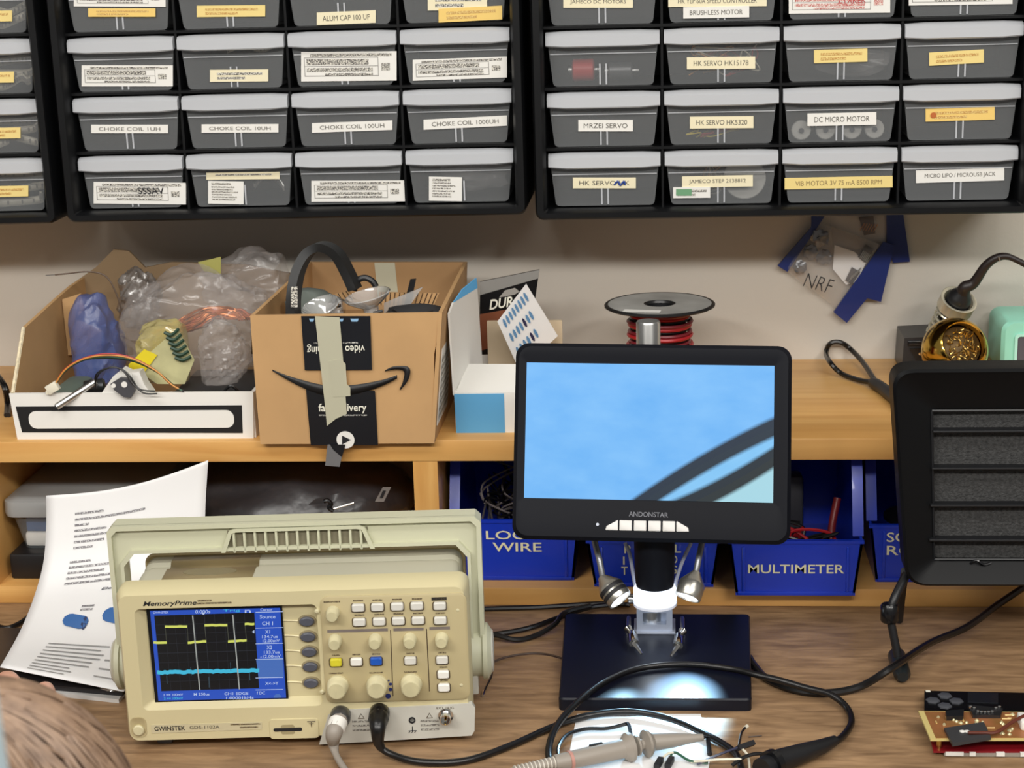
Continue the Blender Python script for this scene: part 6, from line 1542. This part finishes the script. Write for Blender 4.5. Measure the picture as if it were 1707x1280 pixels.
build(MB().tube([pz_(1055, 1244), pz_(1058, 1243.4), pz_(1060, 1243), pz_(1064, 1242), pz_(1068, 1241.4), pz_(1072, 1240.4), pz_(1076, 1239.6), pz_(1080, 1238.6), pz_(1088, 1237)], [4.4, 4.4, 8.6, 8.6, 4.6, 4.6, 12, 12, 7.5], 18), 'collar', M_PROBE, gp, True)
build(MB().tube([pz_(1088, 1237), pz_(1120, 1234), pz_(1150, 1231), pz_(1172, 1229)], [7.6, 6.4, 4.4, 3.0], 16), 'hook_sleeve', M_PROBE, gp, True)
build(MB().tube([pz_(1170, 1229), PZ(1180, 1229, 8), PZ(1183, 1257, 3)], 2.2, 8), 'hook', M_BLACK, gp, True)
build(MB().tube(cr([PZ(936, 1276, 7), PZ(930, 1250, 5), PZ(944, 1226, 5), PZ(975, 1215, 5), PZ(1012, 1214, 5), PZ(1046, 1206, 7)], 6)+[PZ(1049, 1210, 8), PZ(1054, 1238, 14)], 1.7, 8), 'ground_lead', M_WIREBLK, gp, True)
# dupont leads
dj = thing('jumper_leads', 'jumper wires with black plugs by the black probe tip', 'jumper wires', PZ(1140, 1268, 0))
for (u, v) in ((1098, 1272), (1116, 1271)):
    build(MB().box(PZ(u, v, 4), (5, 16, 5), .6, rot=Matrix.Rotation(-.25, 3, 'Z')), 'plug', M_INK, dj, True)
for pts, m_ in (([(1104, 1264, 5), (1112, 1257, 7), (1122, 1254, 7)], M_WHT), ([(1118, 1264, 5), (1120, 1256, 6), (1128, 1255, 6), (1150, 1268, 4), (1180, 1272, 4)], M_GRN),
                ([(1152, 1270, 3), (1198, 1266, 10.5), (1236, 1265, 11)], M_WHT), ([(1162, 1274, 3), (1198, 1258, 10.5), (1232, 1245, 11)], mat('slate_sheath', (60, 62, 84), .4)),
                ([(1232, 1242, 11), (1236, 1222, 10), (1243, 1212, 9)], M_WIREBLK), ([(1230, 1243, 11), (1246, 1258, 8), (1250, 1284, 5)], M_WHT)):
    build(MB().tube(cr([PZ(*p) for p in pts], 6), 1.1, 6), 'wire', m_, dj, True)
build(MB().tube([PZ(1230, 1247, 11), PZ(1256, 1238, 10)], 3, 4), 'plug', M_INK, dj, True)
build(MB().tube([PZ(1242, 1213, 9), PZ(1246, 1210, 9)], 1.6, 6), 'bare_end', M_WHT, dj, True)
build(MB().tube([PZ(1248, 1228, 1), PZ(1270, 1226, 1)], .5, 5), 'wire_scrap', mat('thin_brown_wire', (70, 54, 44), .5), label='short dark wire scrap on the bare bench by the jumper wires', cat='wire scrap')

# ================================================================ circuit boards, lower right
ZP = 17.0
rb_ = [PZ(1556, 1252, 5), PZ(1556, 1252, 5)+Vector((150, 4, 0)), PZ(1542, 1196, 5)+Vector((160, 0, 0)), PZ(1542, 1196, 5)]
rd = thing('red_circuit_board', 'red circuit board with white edge pads under the copper board', 'circuit board', rb_[0])
def slabq(q, z0, z1): return MB().loft([[(p.x, p.y, z0) for p in q], [(p.x, p.y, z1) for p in q]])
build(slabq(rb_, 3.4, 5), 'board', mat('red_solder_mask', (128, 20, 30), .3), rd, True)
for p in (rb_[0]+Vector((6, 8, 0)), rb_[1]+Vector((-8, 8, 0)), rb_[2]+Vector((-8, -8, 0)), rb_[3]+Vector((8, -8, 0))):
    build(MB().lathe([(2.4, 0), (2.4, 14.2)], (p.x, p.y, 0.01), (0, 0, 1), 10), 'standoff', M_BRASS, rd, True)
for k, (a, w_) in enumerate(((10, 15), (30, 5), (52, 7), (72, 5), (96, 8), (116, 8))):
    p = rb_[0]+Vector((a, -.2, 0)); build(MB().span((p.x, p.y-1, 1.4), (p.x+w_, p.y+2, 4.6)), 'edge_pad', M_WHITE, rd, True)
p = rb_[0]; build(MB().span((p.x+9, p.y, .6), (p.x+140, p.y+3, 3.4)), 'edge_strip', M_PROBE, rd, True)
cbq = [PZ(1551, 1231, ZP)]; cbq += [cbq[0]+Vector((165, 5, 0)), PZ(1531, 1184, ZP)+Vector((180, 0, 0)), PZ(1531, 1184, ZP)]
cbd = thing('copper_circuit_board', 'copper-faced prototype circuit board carrying a black card and chips', 'circuit board', cbq[0])
build(slabq(cbq, ZP-2.4, ZP-.4), 'substrate', mat('fr4_edge', (206, 188, 122), .5), cbd, True)
inn = [p+(((cbq[0]+cbq[2])/2)-p).normalized()*5 for p in cbq]
build(slabq(inn, ZP-.4, ZP), 'copper_face', mat('tarnished_copper', (186, 118, 78), .4, metal=.35, var=.35, scale=45, c2=(150, 110, 60)), cbd, True)
for k in range(16):
    a, c2 = random.uniform(.03, .55), random.uniform(.08, .92); p = quadrot(inn[0], inn[1], inn[2], inn[3], a, c2); a2_ = random.choice((0, 1.57)); ln_ = random.uniform(5, 16)
    v_ = Vector((math.cos(a2_), math.sin(a2_), 0))*ln_
    build(MB().tube([Vector((p.x, p.y, ZP+.2)), Vector((p.x, p.y, ZP+.2))+v_*.5], .7, 4), 'trace', mat('pale_trace', (214, 186, 120), .4), cbd, True)
for k in range(26):
    a, c2 = random.uniform(.04, .5), random.uniform(.1, .9)
    p = quadrot(inn[0], inn[1], inn[2], inn[3], a, c2)
    build(MB().lathe([(random.uniform(1.4, 2.6), 0), (1.2, 1.2), (.3, 1.8)], (p.x, p.y, ZP), (0, 0, 1), 8), 'solder_blob', mat('solder', (214, 204, 160), .3, metal=.5), cbd, True)
def chip(px, z, nm, m, th):
    q = [PZ(u, v, z) for u, v in px]; return build(slabq(q, z-th, z), nm, m, cbd, True)
chip(((1578, 1194), (1606, 1193), (1607, 1182), (1576, 1184)), ZP+4, 'chip', M_BLACK, 4)
build(MB().tube([PZ(1584, 1192, ZP+1), PZ(1604, 1191, ZP+1)], 1.1, 6), 'chip_leads', M_CHROME, cbd, True)
chip(((1622, 1192), (1668, 1192), (1672, 1180), (1613, 1174)), ZP+3, 'connector', mat('black_chrome', (52, 52, 54), .25, metal=.5), 3)
for k in range(9):
    build(MB().lathe([(1.2, 0), (1.5, 1.6), (.6, 2.4)], PZ(1618+k*6, 1180+5*math.sin(k*.39*1)+ (4 if 1 < k < 7 else 0), ZP+3), (0, 0, 1), 8), 'connector_pin', M_CHROME, cbd, True)
card = [PZ(u, v, ZP+3) for u, v in ((1588, 1239), (1652, 1228), (1640, 1203), (1574, 1213))]
bc = thing('black_card', 'small grey-black card with a white mark on the copper board', 'card', card[0])
build(MB().loft([[p+Vector((0, 0, -2.9)) for p in card], card]), 'card', mat('grey_black_card', (56, 56, 58), .5), bc, True)
for u in (1604, 1612): build(MB().lathe([(2.2, 0), (2.4, .8), (1, 1.4)], PZ(u, 1220, ZP+3), (0, 0, 1), 10), 'white_mark', M_WHITE, bc, True)
build(MB().tube(cr([PZ(1614, 1221, ZP+5), PZ(1640, 1221, ZP+4), PZ(1662, 1220, ZP+4), PZ(1690, 1202, ZP+8), PZ(1714, 1190, ZP+10)], 6), 1.5, 8), 'lead', mat('maroon_lead', (96, 44, 30), .4), bc, True)
q0 = PZ(1701, 1202, ZP+4); build(MB().box(q0+Vector((4, 0, 0)), (11, 20, 9), 2), 'terminal_block', M_WHITE, cbd, True)
kb = [PZ(1541, 1180, 9), PZ(1541, 1180, 9)+Vector((200, -6, 0)), PZ(1541, 1151, 9)+Vector((200, -6, 0)), PZ(1541, 1151, 9)]
kk = thing('black_circuit_board', 'black board with raised hexagonal pads behind the copper board', 'circuit board', kb[0])
build(slabq(kb, 0.0, 9), 'board', M_BLACKG, kk, True)
for (u, v) in ((1555, 1168), (1575, 1160), (1594, 1169), (1575, 1177)):
    c0_ = PZ(u, v, 9.2); build(MB().lathe([(6.4, 0), (6.4, 1.2), (5.4, 1.8)], (c0_.x, c0_.y, 8.8), (0, 0, 1), 6), 'hexagon_pad', M_DKGREY, kk, True)
for (u, v, w_) in ((1547, 1151.5, 2), (1645, 1157, 2), (1644, 1163, 3)):
    c0_ = PZ(u, v, 9.3); build(MB().span((c0_.x-w_, c0_.y-1.5, 8.9), (c0_.x+w_, c0_.y+1.5, 9.4)), 'printed_mark', M_WPRINT, kk, True)
c0_ = [PZ(u, v, 9.3) for u, v in ((1613, 1170), (1664, 1172), (1664, 1156), (1613, 1154))]
build(slabq(c0_, 8.9, 9.8), 'display_window', mat('smoked_window', (30, 32, 38), .15), kk, True)

# ================================================================ papers at the left
pd = thing('printed_page', 'white printed page curling up against the shelf beside the oscilloscope', 'paper', PZ(100, 1125, 12))
Lp = [(77, 826, -346), (77, 880, -352), (72, 940, -364), (55, 1000, -392), (32, 1055, -450), (0, 1112, -548)]
Rp = [(347, 767, -352), (343, 830, -354), (339, 900, -362), (322, 970, -392), (270, 1060, -468), (206, 1153, -592)]
nT, nS = 30, 16
Lw = cr([PY(*p) for p in Lp], 6); Rw = cr([PY(*p) for p in Rp], 6)
nT = len(Lw)
def page(s_, t_, o=0):
    f = t_*(nT-1); i = min(int(f), nT-2); f -= i
    a = Lw[i].lerp(Lw[i+1], f); c2 = Rw[i].lerp(Rw[i+1], f)
    p = a.lerp(c2, s_)
    sag = math.sin(math.pi*s_)*(9*(1-t_)**2)
    return p+Vector((0, -o, -sag+o*(.3+1.6*t_*t_)))
build(MB().grid([[page(j/nS, i/(nT-1)) for j in range(nS+1)] for i in range(nT)]), 'sheet', M_PAPER, pd, True, thick=.35)
def line(s0_, s1_, t0_, h=.007, m=S_PAPER, dt=0):
    k = 10
    build(MB().grid([[page(s0_+(s1_-s0_)*j/k, t0_+dt*j/k, .7) for j in range(k+1)], [page(s0_+(s1_-s0_)*j/k, t0_+h+dt*j/k, .7) for j in range(k+1)]]), 'printed_line', m, pd, True)
for i, (a, c2) in enumerate(((.18, .36), (.18, .62), (.18, .27), (.18, .38), (.18, .44), (.18, .37), (.18, .3))): line(a, c2, .13+i*.032, .012)
for i, c2 in enumerate((.3, .52, .4, .56, .56)): line(.17, c2, .40+i*.03, .012)
build(text('Electronics', lambda x, z: page(.54+x*.012, .575-z*.0042, .8), 10, bold=.15, shear=.2, fit=(20, 3)), 'heading', mat('page_ink', (80, 84, 96), .6), pd, True)
for i in range(2): line(.34, .42, .655+i*.018, .009)
for i in range(9):
    GL = mat('grey_page_ink', (150, 150, 150), .6)
    line(.25-.005*i, random.uniform(.5, .7), .845+i*.0155, .0042, GL)
    if i % 2: line(.72, .95, .845+i*.0155, .0042, GL)
def capsule(cu, cv):
    M1 = mat('usb_blue_print', (40, 100, 168), .45); M2 = mat('usb_dark_print', (20, 44, 92), .45)
    def blob(s0_, s1_, t0_, t1_, m, nm):
        k = 8; g = []
        for i in range(5):
            f = i/4; row = []
            for j in range(k+1):
                x = j/k; e = min(1, min(x, 1-x)*k*.8); hh = .35+.65*e
                tt = (t0_+t1_)/2+(t1_-t0_)*(f-.5)*hh+.028*x
                row.append(page(s0_+(s1_-s0_)*x, tt, .8))
            g.append(row)
        build(MB().grid(g), nm, m, pd, True)
    blob(cu-.01, cu+.17, cv-.005, cv+.058, M1, 'picture_body'); blob(cu+.125, cu+.172, cv+.012, cv+.062, M2, 'picture_end')
capsule(.27, .695); capsule(.52, .675)
# clipboard and film under the page
q = [PZ(u, v, 9) for u, v in ((-40, 1108), (60, 1140), (204, 1152))]+[Vector((-312, -430, 9)), Vector((-520, -420, 9))]
build(slabq(q, 4, 9), 'clipboard', mat('black_clipboard', (38, 37, 40), .35, var=.2, scale=25), label='black clipboard lying under the printed page', cat='clipboard')
q = [PZ(u, v, 2.5) for u, v in ((-30, 1140), (60, 1153), (198, 1168))]+[Vector((-316, -440, 2.5)), Vector((-500, -440, 2.5))]
build(slabq(q, 0, 3.9), 'paper_stack', mat('pale_grey_paper', (208, 208, 206), .5, var=.12, scale=30), label='thin stack of pale paper under the black clipboard', cat='paper')
build(crumple(PZ(185, 1146, 12), (9, 6, 3), 71, .3, 1.5, 3), 'tape_scrap', F_CUP, label='crumpled clear tape scrap on the clipboard by the oscilloscope', cat='tape scrap')
# dark cord coil behind the page at the far left
cable('dark cord lying behind the page at the shelf foot', [(-30, 1030, 3), (5, 1046, 3), (30, 1040, 3), (52, 1024, 3)], 2.6, name='power_cord')

# ================================================================ people
SKIN = mat('skin', (222, 170, 146), .5, var=.05, scale=30)
def hairmat(name, c, c2):
    return mat(name, c, .5, var=.3, scale=110, stretch=(1, 1, .3), c2=c2)
def person(name, label, hc, hr, facing, shirt, hairm, hand=None, chest=None, hips=None, shoulders=(-165, 165), armL=None, armR=None, seat=None, hairlen=150):
    """hc: head centre"""
    t = thing(name, label, 'person', Vector((hips.x, hips.y, -900)))
    neck = hc+Vector((0, -25, -95)); ch = chest; 
    sL = ch+Vector((shoulders[0], 0, 60)); sR = ch+Vector((shoulders[1], 0, 60))
    V, E, R = [], [], []
    def add(p, r, par=None):
        V.append(p); R.append(r)
        if par is not None: E.append((par, len(V)-1))
        return len(V)-1
    ip = add(hips, 125)
    iw = add(hips.lerp(ch, .5), 112, ip); ic = add(ch, 120, iw); inn_ = add(neck+Vector((0, 0, -30)), 58, ic); ik = add(neck+Vector((0, 0, 25)), 50, inn_)
    ih = add(hc+Vector((0, 6, -30)), 66, ik); ih2 = add(hc+Vector((0, 0, 25)), 78, ih); ih3 = add(hc+Vector((0, -4, 62)), 56, ih2)
    sleeves = []
    for sh_p, arm in ((sL, armL), (sR, armR)):
        s_ = add(sh_p, 58, ic); e = add(arm[0], 42, s_); w = add(arm[1], 27, e)
        d = (arm[2]-arm[1]).normalized(); side = d.cross(Vector((0, 0, 1))).normalized()
        pm = add(arm[1]+d*38, 30, w)
        L_ = (arm[2]-arm[1]).length
        for k, (o, ln) in enumerate(((-27, .86), (-9, .97), (9, 1.0), (27, .9))):
            kn_ = add(arm[1]+d*L_*.5+side*o, 11, pm); m1 = add(arm[1]+d*L_*(.5+(ln-.5)*.55)+side*o*1.05+Vector((0, 0, 5)), 9, kn_); add(arm[1]+d*L_*ln+side*o*1.05+Vector((0, 0, -3)), 8, m1)
        tb0 = add(arm[1]+d*36-side*30*arm[3], 13, pm); tb1 = add(arm[1]+d*62-side*48*arm[3], 10, tb0); add(arm[1]+d*88-side*52*arm[3], 9, tb1)
        sleeves.append((sh_p, arm))
    for sx in (-85, 85):
        hp = add(hips+Vector((sx, 30, -30)), 88, ip)
        if seat is not None:
            k_ = add(Vector((hips.x+sx*1.2, hips.y+400, seat+40)), 60, hp); f_ = add(Vector((hips.x+sx*1.2, hips.y+380, -850)), 42, k_); add(Vector((hips.x+sx*1.2, hips.y+500, -868)), 34, f_)
        else:
            k_ = add(hips+Vector((sx, 30, -430)), 62, hp); f_ = add(Vector((hips.x+sx, hips.y+10, -850)), 44, k_); add(Vector((hips.x+sx, hips.y+140, -868)), 36, f_)
    body = skin('body', V, E, R, SKIN, t)
    # shirt over torso and sleeves
    V2 = [hips+Vector((0, 0, -10)), hips.lerp(ch, .5), ch, neck+Vector((0, 0, -45))]; E2 = [(0, 1), (1, 2), (2, 3)]; R2 = [140, 126, 134, 66]
    for sh_p, arm in sleeves:
        k = len(V2); V2 += [sh_p, arm[0], arm[0].lerp(arm[1], .6)]; E2 += [(2, k), (k, k+1), (k+1, k+2)]; R2 += [70, 54, 40]
    skin('shirt', V2, E2, R2, shirt, t)
    V3 = [hips+Vector((0, 0, -20))]; E3 = []; R3 = [142]
    for sx in (-85, 85):
        k = len(V3)
        if seat is not None: V3 += [hips+Vector((sx, 30, -30)), Vector((hips.x+sx*1.2, hips.y+400, seat+40)), Vector((hips.x+sx*1.2, hips.y+385, -800))]
        else: V3 += [hips+Vector((sx, 30, -30)), hips+Vector((sx, 30, -430)), Vector((hips.x+sx, hips.y+10, -800))]
        E3 += [(0, k), (k, k+1), (k+1, k+2)]; R3 += [102, 74, 58]
    skin('trousers', V3, E3, R3, mat('dark_denim', (48, 54, 72), .8), t)
    # face
    f = Vector((0, 1, -.15)).normalized()
    for sx in (-1, 1):
        build(MB().lathe([(.1, -9), (6, -7), (9, 0), (6, 7), (.1, 9)], hc+Vector((sx*31, 70, 2)), f, 12), 'eye', mat('eye_white', (230, 228, 224), .3), t, True)
        build(MB().lathe([(4, 0), (11, 4), (16, 8), (12, 12), (2, 13)], hc+Vector((sx*72, -4, -8)), (sx, -.2, 0), 14), 'ear', SKIN, t, True)
    build(MB().tube([hc+Vector((0, 72, 8)), hc+Vector((0, 88, -18)), hc+Vector((0, 92, -24))], [6, 10, 8], 10), 'nose', SKIN, t, True)
    build(MB().tube([hc+Vector((-20, 74, -46)), hc+Vector((0, 82, -45)), hc+Vector((20, 74, -46))], [2, 4.5, 2], 8), 'mouth', mat('lips', (186, 110, 104), .5), t, True)
    # hair
    hb = MB(); cap_ = []
    crown = Vector((.02, -.12, 1)).normalized(); a1 = Vector((1, 0, 0)); a2 = Vector((0, 1, 0))
    for k in range(1700):
        ph = random.random()*2*math.pi
        front_ = max(0, math.sin(ph))
        th1 = 1.75-front_*.75+random.uniform(-.1, .1)
        th0 = random.uniform(.0, .25) if k % 2 else random.uniform(.2, 1.2)
        rr = hr+random.uniform(-5, 5)
        pts = []
        wob = random.uniform(-.1, .1)
        for j in range(7):
            th = th0+(th1-th0)*j/6; p_ = ph+wob*math.sin(j)
            nrm = crown*math.cos(th)+(a1*math.cos(p_)+a2*math.sin(p_))*math.sin(th)
            pts.append(hc+Vector((nrm.x*rr*.88, nrm.y*rr*1.02, nrm.z*rr*1.08)))
        if front_ < .35 and hairlen:
            e = pts[-1]; out_ = Vector((math.cos(ph), math.sin(ph), 0))
            pts += [e+Vector((0, 0, -hairlen*.4))+out_*4, e+Vector((0, 0, -hairlen))+out_*random.uniform(-6, 10)]
        P_ = cr(pts, 2)
        w_ = random.uniform(.7, 1.8)
        hb.tube(P_, [w_*(1-.6*i/len(P_)) for i in range(len(P_))], 4)
    cap_ = MB()
    prof = [(hr*.94*math.sin(a*.1), hr*1.02*math.cos(a*.1)) for a in range(0, 16)]
    hh = build(MB().lathe(prof, hc+Vector((0, -6, 0)), crown, 28, False, False), 'hair', hairm, t, True)
    build(hb, 'hair_strands', hairm, hh, True, kind='stuff')
    if seat is not None:
        st_ = thing('stool', 'round grey stool under the person with brown hair', 'stool', Vector((hips.x, hips.y, -900)))
        build(MB().lathe([(170, seat-214), (180, seat-204), (180, seat-184), (165, seat-174)], (hips.x, hips.y, 0), (0, 0, 1), 32), 'seat', M_DKGREY, st_, True)
        for k in range(4):
            a = k*math.pi/2+.78; build(MB().tube([(hips.x+90*math.cos(a), hips.y+90*math.sin(a), seat-206), (hips.x+190*math.cos(a), hips.y+190*math.sin(a), -900)], 12, 10), 'leg', M_STEEL, st_, True)
    return t
H1 = C+ray(-38, 1462)*870
tip = PZ(-52, 1130, 20)
wr = PZ(14, 1215, 36)
dirn = (tip-wr)
hips1 = H1+Vector((0, -60, -640))
hips1.z = -420
person('person', 'person with brown hair seen from behind, reaching a hand to the printed page', H1, 93, 1, mat('grey_shirt', (120, 124, 132), .8), hairmat('brown_hair', (158, 130, 106), (116, 92, 74)),
       chest=H1+Vector((0, -60, -300)), hips=hips1, armL=(Vector((-420, -1000, 75)), wr, tip, -1), armR=(H1+Vector((200, -120, -480)), H1+Vector((120, 130, -620)), H1+Vector((100, 290, -630)), 1), seat=-420)
S2_ = C+ray(-322, 1090)*430
ch2 = S2_+Vector((-165, -10, -60))
hips2 = ch2+Vector((-10, -20, -420))
person('person', 'person in a pale blue shirt standing with arms down at the left edge', ch2+Vector((0, 20, 320)), 93, 1, mat('pale_blue_shirt', (196, 216, 224), .8), hairmat('dark_hair', (60, 48, 40), (30, 24, 20)),
       chest=ch2, hips=hips2, armL=(ch2+Vector((-200, 10, -240)), ch2+Vector((-190, 120, -450)), ch2+Vector((-185, 180, -610)), -1), armR=(S2_+Vector((-12, -20, -280)), S2_+Vector((0, 10, -510)), S2_+Vector((0, 40, -680)), 1), hairlen=0)
